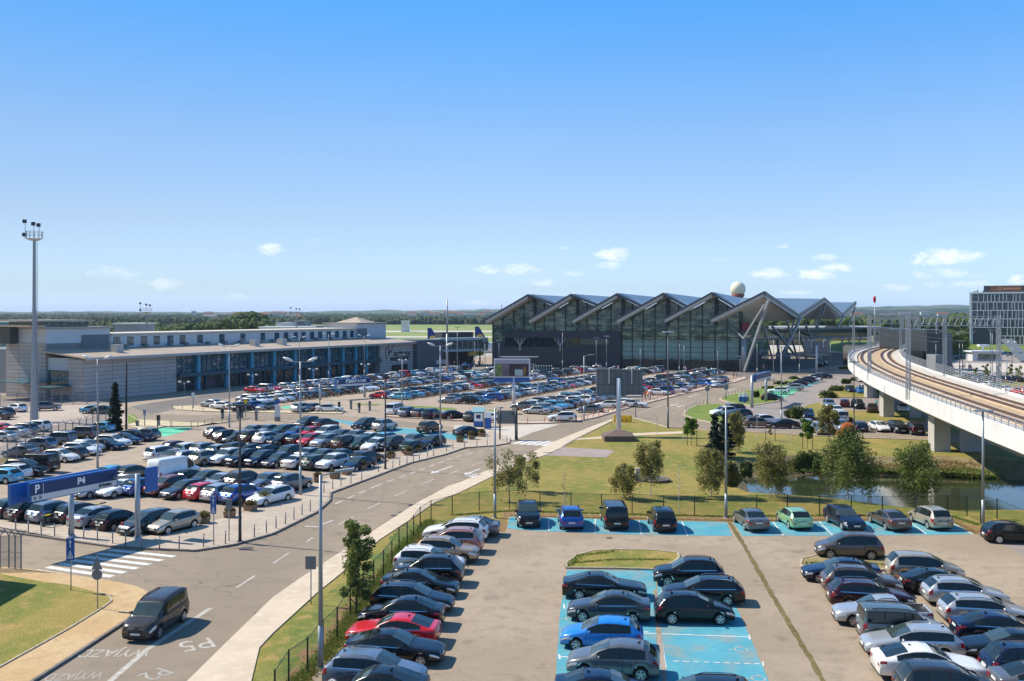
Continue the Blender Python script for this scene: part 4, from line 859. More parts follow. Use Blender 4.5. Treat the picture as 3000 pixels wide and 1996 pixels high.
# sloping roof over the hall
def slab(b, pts, th, mi=0, mb=None):
    """flat panel through pts with vertical thickness th (down)"""
    n = len(pts); top = [Vector(p) for p in pts]; bot = [p-Vector((0, 0, th)) for p in top]
    nrm = Vector((0, 0, 0))
    for i in range(n): nrm += top[i].cross(top[(i+1) % n])
    if nrm.z < 0: top.reverse(); bot.reverse()
    b.add(top+bot, [tuple(range(n)), tuple(range(2*n-1, n-1, -1))]+[(i, n+i, n+(i+1) % n, (i+1) % n) for i in range(n)], mi)
    if mb is not None: b.m[-(n+1)] = mb
    return b
b = MB(); slab(b, [F1(-.6, -1.6, 8.45), F1(121, -1.6, 8.45), F1(121, 12.0, 9.75), F1(-.6, 12.0, 9.75)], .28); b.build('roof', ROOFM, t1)
b = MB(); obox(b, F1, -.7, 121.1, -1.75, -1.62, 7.95, 8.5); b.build('gutter', mat('gutter_metal', (.35, .36, .36), .4, .3), t1)
P1('clerestory', WPAN, [(17, 106.7, 12, 22, 9.4, 12.45)]); P1('clerestory_roof', mat('cream_roof', (.66, .58, .46), .6, var=.08, scale=.3), [(16.9, 107, 11.4, 22.6, 12.5, 12.8)])
nbv = nb1
for px in (342, 382, 422, 459, 499, 535, 586, 650, 711, 770, 811, 838, 866, 889, 914, 938, 963, 987, 1010, 1031):
    s = s_of(px, A1, u1, nbv, 12); P1('window', TEAL, [(s-.9, s+.9, 11.93, 12.0, 10.0, 12.0)])
for s0, s1 in ((1.2, 16.8), (107.2, 123)):
    P1('plant_room', WPAN, [(s0, s1, 12, 24, 9.4, 14.0)]); P1('plant_room_roof', mat('grey_flat_roof', (.36, .33, .29), .7), [(s0-.5, s1+.4, 11.3, 24.5, 14.05, 14.35)])
P1('louvre_panel', mat('louvre_grey', (.13, .15, .17), .6), [(9.5, 16.5, 11.9, 11.98, 9.9, 12.6)]); P1('louvre_panel', MATS['louvre_grey'], [(107.6, 112.5, 11.9, 11.98, 9.9, 12.6)])
P1('roof_lantern', TEAL, [(1.3, 12, 13, 23.5, 14.36, 15.4)]); P1('lantern_roof', MATS['grey_flat_roof'], [(-1.2, 13, 12.0, 28, 15.45, 15.75)])
P1('stair_tower', mat('glass_dark_block', (.05, .06, .065), .3), [(-.9, .9, 20.2, 24.2, 10.9, 14.3)]); P1('lantern_roof', ROOFM, [(-2.5, 1.1, 12.1, 25.5, 14.4, 14.7)])
for px, py in ((745, 1015), (824.6, 1012), (342, 975)):
    s = s_of(px, A1, u1, nb1, 5); P1('roof_vent', mat('vent_metal', (.42, .41, .39), .5), [(s-.9, s+.9, 4, 5.8, 8.9, 10.6)])
for i in range(14):
    s = 20+i*6.1+random.uniform(-1, 1); P1('cooling_unit', mat('vent_dark', (.16, .17, .17), .6), [(s, s+.9, 10.6, 11.4, 9.6, 10.3)])
# signature and name on the right-hand stone block
LET = mat('sign_letters', (.02, .022, .025), .4)
dirn = Vector((u1.x, u1.y, 0)); org = F1(101.6, -.5, 0)-Vector((A1[0], A1[1], 0))
for body, s0, z, sz in (('GDAŃSK LECH', 11.3, 5.0, 1.55), ('WAŁĘSA AIRPORT', 10.3, 3.6, 1.5)):
    p = org+dirn*s0; text_mesh('lettering', body, sz, LET, t1, (p.x, p.y, z), (PI/2, 0, rot1), .04, bold=.035, sx=.86)
b = MB(); sig = [(3.6, 3.8), (2.9, 4.4), (2.6, 5.6), (3.0, 6.8), (3.9, 7.5), (4.3, 7.2), (4.1, 6.0), (4.2, 4.9), (4.6, 5.3), (5.0, 6.3), (5.1, 5.6), (5.5, 5.9), (6.2, 7.0), (6.9, 7.9)]
cp = catmull([(a, c, 0) for a, c in sig], 5)
for p, q in zip(cp, cp[1:]): b.bar(F1(101.6+p.x, -.48, p.y), F1(101.6+q.x, -.48, q.y), .14, .16)
b.build('signature_emblem', LET, t1)
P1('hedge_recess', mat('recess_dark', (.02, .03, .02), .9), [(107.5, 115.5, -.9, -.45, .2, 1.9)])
# hip-roofed hall behind
b = MB(); c = Dp(1050, 960, 345)
F = frame_fn((c.x, c.y), u1, nb1)
hh = empty('hip_roof_hall', (c.x, c.y, 0)); tag(hh, 'pale hall with a low pointed roof behind the long terminal', 'building')
obox(b, F, -5, 5, -6, 8, 0, 13.4); b.build('wall', MATS['hall_grey'], hh)
b = MB(); ap = F(0, 1, 15.9); r = [F(-5.5, -6, 13.45), F(5.5, -6, 13.45), F(5.5, 8, 13.45), F(-5.5, 8, 13.45)]; b.add(r+[ap], [(0, 1, 4), (1, 2, 4), (2, 3, 4), (3, 0, 4), (3, 2, 1, 0)]); b.build('roof', ROOFM, hh)
# the link between the terminals --------------------------------------
lk = empty('link_building', tuple(G(1290, 1078))); tag(lk, 'dark stone block and glazed walkway joining the two terminals', 'building')
q0, q1 = G(1222, 1083), G(1300, 1077); ul = (q1-q0).normalized(); FL_ = frame_fn((q0.x, q0.y), (ul.x, ul.y), (-ul.y, ul.x)); wl = (q1-q0).length
b = MB(); obox(b, FL_, 0, wl-.3, 0, 14, 0, 8.9); b.build('stone_wall', STONED, lk)
q2 = Vector((-6.8, 316, 0)); q1b = q1; ul2 = (q2-q1b).normalized(); FM = frame_fn((q1b.x, q1b.y), (ul2.x, ul2.y), (-ul2.y, ul2.x)); wm = (q2-q1b).length
GW = glass_mat('walkway_glass', (.04, .07, .075), (.10, .15, .15), .7, .08)
b = MB(); obox(b, FM, .1, wm, 2, 7, 5.6, 8.4); b.build('walkway_glass', GW, lk)
BAND = mat('glass_band', (.30, .42, .45), .3)
b = MB(); obox(b, FM, .1, wm, 1.8, 7.2, 8.42, 9.2); b.build('roof_band', BAND, lk)
b = MB(); obox(b, FM, .1, wm, 1.8, 7.2, 4.8, 5.58); b.build('floor_band', BAND, lk)
for i in range(10):
    b = MB(); s = wm*i/9.0; obox(b, FM, s+.12, s+.28, 1.9, 2.1, 5.59, 8.41); b.build('mullion', mat('pale_metal', (.42, .45, .46), .4, .4), lk)
for i in range(4):
    b = MB(); s = wm*(i+.5)/4; b.tube(FM(s, 3, 0), FM(s, 3, 4.8), .25); b.build('column', DPAN, lk)
b = MB(); obox(b, FM, 6, wm-.5, 9, 13, 0, 10.9); b.build('back_hall', mat('back_hall_dark', (.045, .05, .06), .7), lk)
b = MB(); obox(b, FM, wm*.62, wm-.6, 3.4, 3.6, 3.3, 4.6); b.build('shop_sign', mat('yellow_sign', (.60, .45, .05), .5), lk)
b = MB(); obox(b, FM, wm*.3, wm-.8, 8.4, 8.6, .2, 4.5); b.build('shop_front', SHOP, lk)
for i in range(3):
    b = MB(); s = wl*.62+i*2.1*1.0; obox(b, FL_, s*.9+2, s*.9+3.3, -.14, -.02, 1.2, 2.5); b.build('notice_board', mat('board_pale', (.55, .58, .6), .5), lk)
# the new terminal ----------------------------------------------------
A2 = Vector((-6.3, 313.0)); B2 = Vector((67.6, 283.0)); u2 = (B2-A2).normalized(); v2 = Vector((-u2.y, u2.x)); L2 = (B2-A2).length
F2 = frame_fn(A2, u2, v2); rot2 = math.atan2(u2.y, u2.x)
t2 = empty('new_terminal', (A2.x, A2.y, 0)); tag(t2, 'large glass terminal under a grey zigzag folded roof with slanting struts', 'building')
P2f = lambda n, m, bx: lpart(n, m, t2, bx, rot2, A2, F2)
FB = -4.5
def front(px, py, b_=FB):
    s = s_of(px, (A2.x, A2.y), u2, (v2.x, v2.y), b_); p = F2(s, b_, 0); return s, HC-(py-Y0)/FPX*p.y
T = [front(*q) for q in ((1424, 939), (1551, 939), (1678, 939), (1808, 939), (1947, 937), (2083, 937))]
Pk = [front(*q) for q in ((1547, 867), (1673, 866), (1808, 864), (1943, 863), (2086, 861), (2239, 859))]
def cross(i):    # where falling edge i meets rising edge i+1
    (s0, z0), (s1, z1) = T[i+1], Pk[i+1]; px = [1625, 1752, 1880, 2013, 2154][i]
    s = s_of(px, (A2.x, A2.y), u2, (v2.x, v2.y), FB); return s, z0+(z1-z0)*(s-s0)/(s1-s0)
C = [cross(i) for i in range(5)]
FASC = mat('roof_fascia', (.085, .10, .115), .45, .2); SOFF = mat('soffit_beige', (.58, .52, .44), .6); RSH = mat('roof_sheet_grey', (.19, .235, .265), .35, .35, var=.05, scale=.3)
E2 = Vector((0, 0, 0)); DG = glass_mat('green_dark_glass', (.055, .105, .075), (.28, .35, .22), .28, .05, .6, .02, (.36, .42, .33))  # lighter green and pale flecks are reflections put into the glass colour
for i in range(6):      # rising wings, cantilevered in front of the glass
    b = MB(); (s0, z0), (s1, z1) = T[i], Pk[i]
    slab(b, [F2(s0, FB, z0), F2(s1, FB, z1), F2(s1, .6, z1+.35), F2(s0, .6, z0+.35)], .95); b.build('roof_wing', [SOFF], t2)
    b = MB(); slab(b, [F2(s0-.3, FB-.25, z0+.12), F2(s1+.1, FB-.25, z1+.25), F2(s1+.1, .65, z1+.62), F2(s0-.3, .65, z0+.5)], .30)
    b.hexa([F2(s0-.3, FB-.42, z0-.1), F2(s1, FB-.42, z1-.1), F2(s1, FB-.05, z1-.1), F2(s0-.3, FB-.05, z0-.1), F2(s0-.3, FB-.42, z0+.4), F2(s1, FB-.42, z1+.55), F2(s1, FB-.05, z1+.55), F2(s0-.3, FB-.05, z0+.4)])
    b.build('roof_edge', FASC, t2)
    b = MB(); b.hexa([F2(s0+.5, FB-.3, z0-.75), F2(s1-.6, FB-.3, z1-1.25), F2(s1-.6, FB-.03, z1-1.25), F2(s0+.5, FB-.03, z0-.75), F2(s0-.2, FB-.3, z0-.11), F2(s1, FB-.3, z1-.11), F2(s1, FB-.03, z1-.11), F2(s0-.2, FB-.03, z0-.11)]); b.build('soffit_band', SOFF, t2)
for i in range(5):      # falling edges
    b = MB(); (s0, z0), (s1, z1) = Pk[i], C[i]
    b.hexa([F2(s0, FB-.30, z0-.3), F2(s1, FB+.4, z1-.3), F2(s1, .2, z1-.3), F2(s0, .2, z0-.3), F2(s0, FB-.30, z0+.5), F2(s1, FB+.4, z1+.4), F2(s1, .2, z1+.4), F2(s0, .2, z0+.5)]); b.build('roof_edge', FASC, t2)
# main folded roof: zigzag front edge running back to a long level ridge
zz = [T[0]]
for i in range(6):
    zz.append(Pk[i])
    if i < 5: zz.append(C[i])
R7 = Vector((120.6, 369, 22.8)); RZ = 23.3
def ridge(t): a = Vector((F2(-3, 62, 0).x, F2(-3, 62, 0).y, RZ)); return a.lerp(Vector((96, 369, RZ-.1)), t)
b = MB(); n = len(zz)
fr = [F2(s, .3, z+.5) for s, z in zz]; bk = [ridge(i/(n-1)) for i in range(n)]
b.add(fr+bk, [(i, i+1, n+i+1, n+i) for i in range(n-1)]); b.build('folded_roof', RSH, t2)
V6 = Vector((95, 317, 16.4)); P6 = F2(Pk[5][0], FB, Pk[5][1]); V7 = Vector((143.8, 416, 16.6)); P8 = Vector((167, 464, 22.6)); RD = ridge(1)
def tri_roof(name, pts, th, m, top=None):
    b = MB(); slab(b, pts, th); return b.build(name, m, t2)
tri_roof('folded_roof', [P6, V6, RD], .25, RSH); tri_roof('folded_roof', [V6, R7, RD], .25, RSH)
R7b = Vector((88, 405, 23.2)); R8b = Vector((135, 480, 23.0))
tri_roof('folded_roof', [R7, V7, R7b], .25, RSH); tri_roof('folded_roof', [V7, P8, R8b], .25, RSH); tri_roof('folded_roof', [V7, R8b, R7b], .25, RSH); tri_roof('folded_roof', [R7, R7b, RD], .25, RSH)
def edge_beam(a, c):
    b = MB(); b.bar(a, c, .5, 1.1); b.build('roof_edge', FASC, t2)
    d = Vector((0, 0, -.95)); b = MB(); b.bar(a+d, c+d, .45, .6); b.build('edge_trim', mat('trim_pale', (.42, .40, .37), .5), t2)
for a, c in ((P6, V6), (V6, R7), (R7, V7), (V7, P8)): edge_beam(a, c)
b = MB(); b.bar(P8, Vector((150, 455, 14.5)), .5, 1.2); b.build('roof_edge', FASC, t2)
I1, I2 = Dp(2200, 936, 300), Dp(2322, 936, 322)
def soff(pts, m=SOFF):
    b = MB(); P = [Vector(p)-Vector((0, 0, .6)) for p in pts]; b.add(P, [(0, 1, 2)]); b.add([p+Vector((0, 0, .05)) for p in P], [(2, 1, 0)]); b.build('soffit', m, t2)
T6 = F2(T[5][0], FB, T[5][1])
soff([P6, V6, I2]); soff([P6, I2, I1]); soff([T6, P6, I1])
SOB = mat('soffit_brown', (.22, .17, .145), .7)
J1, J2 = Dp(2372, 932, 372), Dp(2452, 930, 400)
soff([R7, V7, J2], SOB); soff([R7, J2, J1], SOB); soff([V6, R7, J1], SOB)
# glass walls under the zigzag
b = MB(); pts = [(0, 0), (L2, 0)]; prof = []
und = []
for (s, z) in zz: und.append((s, z-.9))
top = [(clamp(s, 0, L2), z) for s, z in und if s > 0]
def zat(s, tab):
    for (a, za), (c_, zc) in zip(tab, tab[1:]):
        if a <= s <= c_ and c_ > a: return za+(zc-za)*(s-a)/(c_-a)
    return tab[-1][1]
ss = sorted(set([0, L2]+[s for s, z in und if 0 < s < L2]))
poly = [(L2, 0), (0, 0)]+[(s, zat(s, und)) for s in ss]
b.add([F2(s, 0, z) for s, z in poly], [tuple(range(len(poly)))]); b.add([F2(s, .25, z) for s, z in poly], [tuple(range(len(poly)))[::-1]])
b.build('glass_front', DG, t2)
bx = []
def cell(px, b_=0): return s_of(px, (A2.x, A2.y), u2, (v2.x, v2.y), b_)
MUL = mat('mullion_dark', (.03, .04, .045), .5)
bx = [];
for px in [1444, 1473, 1505, 1535, 1568, 1595, 1625, 1657, 1690, 1720, 1751, 1790, 1822, 1853, 1885, 1919, 1953, 1988, 2023, 2058, 2095, 2131, 2167]:
    s = cell(px); z1 = zat(clamp(s, .01, L2-.01), und)
    bx.append((s-.14, s+.14, -.28, -.01, 0, z1))
o = P2f('mullions', MUL, bx)
bx = []; z = 2.2
while z < 14.2: bx.append((.1, L2-.1, -.2, -.02, z, z+.12)); z += 1.55
o = P2f('transoms', MUL, bx)
for i in range(6):
    s = Pk[i][0]
    if 0 < s < L2-1: P2f('fascia_post', MUL, [(s+.3, s+1.1, -.45, -.29, 13.5, Pk[i][1]-1.0)])
PALE = mat('frosted_glass', (.22, .35, .30), .25, var=.12, scale=.25, spec=.7)
sP = cell(1824); P2f('frosted_panels', PALE, [(sP, L2-.4, -.17, -.03, 3.4, 8.9)])
P2f('lower_doors', mat('door_dark', (.02, .025, .022), .2, spec=.8), [(sP, L2-.4, -.15, -.03, .1, 3.0)])
# dark panelled blocks in front of the glass
s0, s1 = cell(1478, -1.2), cell(1818, -1.2)
P2f('dark_block', DPAN, [(s0, s1, -1.2, -.3, 0, 11.6)])
P2f('side_block', DPAN, [(.3, s0-.02, -1.0, -.3, 0, 7.6)])
RG = glass_mat('ribbon_glass', (.006, .012, .016), (.03, .06, .055), .9, .05, .9)
sa, sb = cell(1462, -1.3), cell(1700, -1.3); sc = cell(1784, -1.3)
P2f('ribbon_window', RG, [(sa+2, sb-.1, -1.26, -1.21, 6.5, 9.4)]); P2f('ribbon_window', mat('ribbon_pale', (.04, .085, .075), .15, spec=.8), [(sb, sc, -1.26, -1.21, 7.4, 9.3)])
SM = mat('pale_strut', (.30, .32, .33), .45, .2)
for px in (1523, 1641):
    s = cell(px, -1.5); b = MB(); g = F2(s, -1.6, 6.0)
    for ds, dz in ((-1.9, 3.4), (1.9, 3.4), (-.7, 3.4), (.7, 3.4)): b.bar(F2(s+ds*.25, -1.5, 7.2), F2(s+ds, -1.5, 6.0+dz), .3, .25)
    b.bar(F2(s, -1.5, 5.2), F2(s, -1.5, 7.4), .5, .4); b.build('tree_column', SM, t2)
for px in (1700, 1512, 1610):
    s = cell(px, -.5); b = MB()
    for ds in (-2.2, 2.2): b.bar(F2(s, -.5, 11.7), F2(s+ds, -.5, 14.2), .25, .2)
    b.build('tree_column', SM, t2)
# east glass, corner post and side
b = MB(); p0 = F2(L2, 0, 0); p1_ = F2(L2, 66, 0); b.add([p0, p1_, p1_+Vector((0, 0, 15)), p0+Vector((0, 0, 18.5))], [(0, 1, 2, 3)]); b.add([q+Vector((-.2, 0, 0)) for q in (p0, p1_, p1_+Vector((0, 0, 15)), p0+Vector((0, 0, 18.5)))], [(3, 2, 1, 0)]); b.build('side_glass', DG, t2)
b = MB(); p0 = F2(L2+.3, -.2, 0); b.bar(p0, p0+Vector((0, 0, 17.5)), .9, .9); b.build('corner_post', MUL, t2)
b = MB(); c = Dp(2175, 945, 282); b.box(c.x-.3, c.x+1.8, c.y-1, c.y, 11.9, 14.6); b.build('red_sign', mat('sign_red', (.16, .012, .018), .5), t2)
P2f('back_wall', mat('back_wall', (.10, .11, .11), .7), [(0, L2, 66, 66.3, 0, 15)]); b = MB(); b.add([F2(0, 0, 0), F2(0, 66, 0), F2(0, 66, 15), F2(0, 0, 14.6)], [(3, 2, 1, 0)]); b.build('side_wall', DPAN, t2)
# struts: (foot px,py,distance) -> (head px,py,distance)
ST = [((2181, 1088, 276), (2251, 880, 268), .42), ((2178, 992, 276), (2239, 893, 268), .28), ((2178, 992, 276), (2125, 940, 286), .22), ((2290, 1044, 300), (2347, 930, 315), .5), ((2300, 1030, 300), (2328, 934, 315), .3), ((2338, 1060, 320), (2306, 940, 300), .35),
      ((2376, 1006, 372), (2420, 888, 368), .5), ((2383, 992, 372), (2405, 898, 368), .3), ((2388, 1020, 365), (2360, 950, 330), .35), ((2418, 1015, 380), (2474, 925, 415), .45), ((2430, 1005, 385), (2385, 945, 350), .3), ((2460, 1020, 430), (2506, 900, 460), .4),
      ((2330, 1042, 340), (2262, 955, 300), .4), ((2362, 1040, 350), (2336, 960, 325), .4), ((2262, 1050, 300), (2238, 960, 285), .3), ((2225, 1040, 292), (2246, 965, 300), .3)]
for (a, c_, w_) in ST:
    b = MB(); b.bar(Dp(*a), Dp(*c_), w_*1.5, w_*1.5); b.build('strut', SM, t2)
b = MB(); f = G(2178, 1090); b.tube(f, Vector((f.x, f.y, HC-(992-Y0)/FPX*f.y)), .9, .75, 10); b.build('pylon', SM, t2)
for px, py, d in ((2280, 1060, 330), (2305, 1055, 335), (2420, 1030, 385), (2362, 1035, 360)):
    b = MB(); p = Dp(px, py, d); b.tube((p.x, p.y, 0), (p.x, p.y, 12), .45, .45, 8); b.build('column', SM, t2)
# tall mast of tie cables at the rear is left to the roof lights
# covered footbridge from the terminal to the station
fb = empty('footbridge', (100, 335, 0)); tag(fb, 'teal glazed footbridge running from the terminal to the station', 'footbridge')
FBp = [Dp(2200, 985, 318), Dp(2290, 985, 335), Dp(2400, 984, 356), Dp(2500, 984, 372), Dp(2600, 984, 380)]
for nm, z0, z1, w_, m in (('bridge_floor', 8.0, 8.7, 4.6, mat('teal_band', (.02, .10, .14), .4)), ('bridge_glass', 8.72, 11.2, 4.2, glass_mat('bridge_glass', (.02, .05, .045), (.06, .10, .07), .8)), ('bridge_roof', 11.22, 11.7, 4.8, mat('bridge_roof', (.05, .10, .10), .4))):
    b = MB()
    for p, q in zip(FBp, FBp[1:]):
        d = Vector((q.x-p.x, q.y-p.y, 0)).normalized(); nn = Vector((-d.y, d.x, 0))*w_/2; q2 = q+d*.3
        b.hexa([Vector((v.x, v.y, z0)) for v in (p-nn, q2-nn, q2+nn, p+nn)]+[Vector((v.x, v.y, z1)) for v in (p-nn, q2-nn, q2+nn, p+nn)])
    b.build(nm, m, fb)
for p in FBp[1:]:
    b = MB(); b.bar((p.x, p.y, 0), (p.x-2, p.y, 8), .5, .5); b.build('bridge_leg', SM, fb); b = MB(); b.bar((p.x+.2, p.y, 0), (p.x+3, p.y, 8), .5, .5); b.build('bridge_leg', SM, fb)
# low hoardings, kiosk roofs and shelter under the canopy
for i, (x0, x1, y, z0, z1, d, m, lab) in enumerate([(2192, 2232, 1060, 2.0, 5.6, 300, mat('hoarding_grey', (.13, .15, .17), .5), 'grey hoarding beside the big strut'), (2274, 2316, 1056, 1.8, 4.4, 312, MATS['hoarding_grey'], 'grey hoarding right of the round columns'), (2236, 2345, 1068, 4.0, 4.4, 292, mat('shelter_roof', (.2, .22, .23), .4), 'thin flat shelter roof before the canopy road')]):
    p, q = Dp(x0, y, d), Dp(x1, y, d); b = MB(); b.box(p.x, q.x, d, d+(.4 if i < 2 else 4), z0, z1); b.box(p.x+.3, p.x+.5, d+.05, d+.25, 0, z0); b.box(q.x-.5, q.x-.3, d+.05, d+.25, 0, z0)
    o = b.build('shelter' if i == 2 else 'hoarding', m); tag(o, lab, 'shelter' if i == 2 else 'hoarding')
pb = empty('far_building', (150, 520, 0)); tag(pb, 'pale low warehouse seen far off beneath the canopy', 'building')
b = MB(); a = Dp(2240, 965, 520); b.box(a.x, a.x+62, 520, 540, 4, 9.5); b.build('wall', mat('pale_wall', (.55, .52, .47), .7), pb); b = MB(); b.box(a.x-.5, a.x+62.5, 519.5, 540.5, 9.52, 10.2); b.build('roof', mat('pale_roof', (.7, .7, .68), .5), pb)
b = MB(); b.box(a.x+.3, a.x+61.7, 520.3, 539.7, 0, 3.98); b.build('base', mat('ochre_base', (.35, .24, .12), .8), pb)
# radar dome
rd = empty('radar_tower', (142, 600, 0)); c = Dp(2162, 847, 600); rd.location = (c.x, c.y, 0); tag(rd, 'cream radar dome on a red-brown tower behind the roof', 'radar dome')
b = MB(); b.ico(c, 4.75, sub=3); b.build('dome', mat('radome', (.75, .68, .56), .6), rd, smooth=True)
b = MB(); b.tube((c.x, c.y, c.z-6.0), (c.x, c.y, c.z-3.2), 3.1, 4.3, 16); b.build('collar', mat('redbrown', (.22, .05, .04), .6), rd)
b = MB(); b.tube((c.x, c.y, 0), (c.x, c.y, c.z-6.02), 2.6, 2.6, 16); b.build('tower', MATS['pale_wall'], rd)
# hotel ---------------------------------------------------------------
hd_ = 430.0; h0 = Dp(2841, 1009, hd_); X0 = h0.x; zB = h0.z; sh = 24.5/FPX*hd_; nf = 6; Wd = 62
ht = empty('hotel', (X0, hd_, 0)); tag(ht, 'glass-fronted hotel with a white grid of fins and a rooftop sign', 'building')
zt = zB+sh*nf+.3
b = MB(); b.box(X0+.6, X0+Wd, hd_+.6, hd_+22, zB-3, zt-.2); b.build('wall', mat('hotel_side', (.06, .075, .085), .5), ht)
HG = glass_mat('hotel_glass', (.012, .035, .045), (.08, .15, .16), .45, .05, .9)
WF = mat('white_fin', (.74, .75, .77), .5)
b = MB(); b.box(X0-.1, X0+.6, hd_-.2, hd_+22.2, zB-2, zt+.5); b.build('end_fin', WF, ht)
b = MB(); b.box(X0+.62, X0+Wd, hd_-.3, hd_+22.2, zt-.18, zt+.5); b.build('parapet', WF, ht)
hr = random.Random(5)
for f in range(nf):
    z0 = zB+sh*f; z1 = z0+sh; x_s = X0+9.2*(0) + (12.2 if f < 2 else .62)
    b = MB(); b.box(x_s, X0+Wd, hd_+.05, hd_+.55, z0+.3, z1); b.build('window_band', HG, ht)
    b = MB(); b.box(x_s, X0+Wd, hd_-.22, hd_+.5, z0, z0+.28); b.build('floor_band', WF, ht)
    x = x_s+.1; b = MB()
    while x < X0+Wd-1:
        b.box(x, x+.24, hd_-.21, hd_+.04, z0+.3, z1-.01); x += hr.choice([1.1, 1.5, 2.2, 2.6, 1.8, 1.4])
    b.build('window_grid', WF, ht)
b = MB(); b.box(X0+.7, X0+12, hd_+4, hd_+5, zB-2, zB+sh*2-.05); b.build('recess_wall', mat('recess_brown', (.07, .06, .055), .7), ht)
for x in (.7, 11.6): b = MB(); b.box(X0+x, X0+x+.5, hd_+.1, hd_+.6, zB-2, zB+sh*2-.05); b.build('column', WF, ht)
xs0 = Dp(2878, 850, hd_).x; zs0 = zt+.8
b = MB(); b.box(xs0, X0+Wd-2, hd_+2, hd_+16, zs0-.3, zs0+2.6); b.build('plant_room', mat('plant_dark', (.05, .05, .055), .6), ht)
b = MB(); b.box(xs0+2.6, xs0+15.4, hd_+1.8, hd_+1.98, zs0, zs0+2.5); b.build('sign_panel', mat('sign_brown', (.17, .09, .045), .5), ht)
b = MB(); b.box(xs0+15.5, xs0+32, hd_+1.8, hd_+1.98, zs0, zs0+2.5); b.build('sign_panel', mat('sign_black', (.03, .035, .04), .5), ht)
SW = mat('sign_white', (.85, .85, .85), .5)
text_mesh('lettering', 'home', 2.4, SW, ht, (xs0+15.9-X0+0, 1.75, zs0+1.35), (PI/2, 0, 0), .03, 'LEFT', .03)
b = MB(); b.tube((xs0+6.4, hd_+1.78, zs0+1.3), (xs0+6.4, hd_+1.7, zs0+1.3), .8, .8, 16); b.build('sign_emblem', mat('sign_orange', (.55, .28, .16), .5), ht)
b = MB(); b.tube((xs0+6.4, hd_+1.69, zs0+1.3), (xs0+6.4, hd_+1.6, zs0+1.3), .5, .5, 16); b.build('sign_emblem', MATS['sign_brown'], ht)
b = MB()
for i in range(8): b.box(xs0+7.8+i*.85, xs0+8.45+i*.85, hd_+1.7, hd_+1.78, zs0+.9, zs0+1.65)
b.build('sign_strip', MATS['sign_orange'], ht)
for x in (1.6, 2.8, 5.2, 8): b = MB(); b.box(X0+x, X0+x+.7, hd_+4, hd_+5, zt+.1, zt+.9+random.random()*1.2); b.build('roof_unit', MATS['vent_dark'], ht)
b = MB(); b.hexa([Vector(q) for q in ((X0-60, hd_-34, -.2), (X0+100, hd_-34, -.2), (X0+100, hd_+60, -.2), (X0-60, hd_+60, -.2), (X0-42, hd_-8, zB-.05), (X0+100, hd_-8, zB-.05), (X0+100, hd_+60, zB-.05), (X0-42, hd_+60, zB-.05))])
tag(b.build('hotel_embankment', LUSH), None, None, None, 'structure')
hg = G(2500, 1044)
sheet('hotel_lot', [(2740, 1060), (2790, 1040), (3300, 1040), (3300, 1064), (2760, 1070)], L1*4, LG); sheet('hotel_plaza', [(2740, 1064), (3300, 1066), (3300, 1092), (2790, 1090)], L1*5, CONC)
sheet('hotel_road', [(2700, 1040), (2780, 1036), (2830, 1088), (2790, 1100), (3300, 1150), (3300, 1095), (2850, 1088)], L1*3, LG)
ht.rotation_euler = (0, 0, math.radians(-26))
# snack kiosk
c = G(2890, 1058); ks = empty('kiosk', (c.x, c.y, 0)); tag(ks, 'small white kiosk with flat roof on the plaza below the hotel', 'kiosk')
b = MB(); b.box(c.x-5, c.x+5.5, c.y, c.y+5, 0, 3.2); b.build('wall', mat('kiosk_white', (.6, .6, .6), .6), ks); b = MB(); b.box(c.x-3, c.x+4.6, c.y-.06, c.y-.01, .6, 2.5); b.build('window', HG, ks); b = MB(); b.box(c.x-5.8, c.x+6, c.y-.9, c.y+5.6, 3.22, 3.7); b.build('roof', WF, ks)
b = MB(); b.box(c.x-2, c.x+1.5, c.y+1, c.y+3, 5.2, 5.9); b.box(c.x-.5, c.x, c.y+1.8, c.y+2.2, 3.71, 5.19); b.build('roof_sign', WF, ks)
# station -------------------------------------------------------------
stn = empty('railway_station', (104, 300, 0)); tag(stn, 'dark louvred station buildings on both sides of the elevated tracks', 'station')
DK = panel_mat('station_cladding', (.035, .042, .05), 2.5, .6, .04, 1.8, .4)
def sbox(name, m, pxa, pxb, d0, d1, z0, z1):
    xa = (pxa-1500)/FPX*d0; xb = (pxb-1500)/FPX*d0; b = MB(); b.box(xa, xb, d0, d1, z0, z1); return b.build(name, m, stn)
sbox('hall', DK, 2716, 2772, 262, 296, 0, 12.6); sbox('hall', mat('station_glass', (.02, .03, .035), .1, spec=.8), 2680, 2711.5, 263, 320, 0, 6.8); sbox('stair_block', mat('stair_pale', (.25, .27, .28), .5), 2742, 2762, 256, 261.9, 0, 6.0)
sbox('side_block', mat('station_grey', (.15, .17, .18), .5), 2773, 2790, 285, 300, 0, 11.4)
sbox('platform_roof', DK, 2603, 2650, 350, 420, 9.6, 11.4); sbox('platform_wall', mat('platform_wall', (.2, .21, .2), .6), 2560, 2602, 330, 334, 7.4, 9.4)
sbox('platform_roof', DK, 2692, 2714, 340, 440, 10.0, 11.6)
c = Dp(2655, 1010, 300); b = MB(); b.bar((c.x+15, 268, 9.8), (c.x+11, 250, 4.5), 3, .4); b.build('stair', MATS['station_grey'], stn)
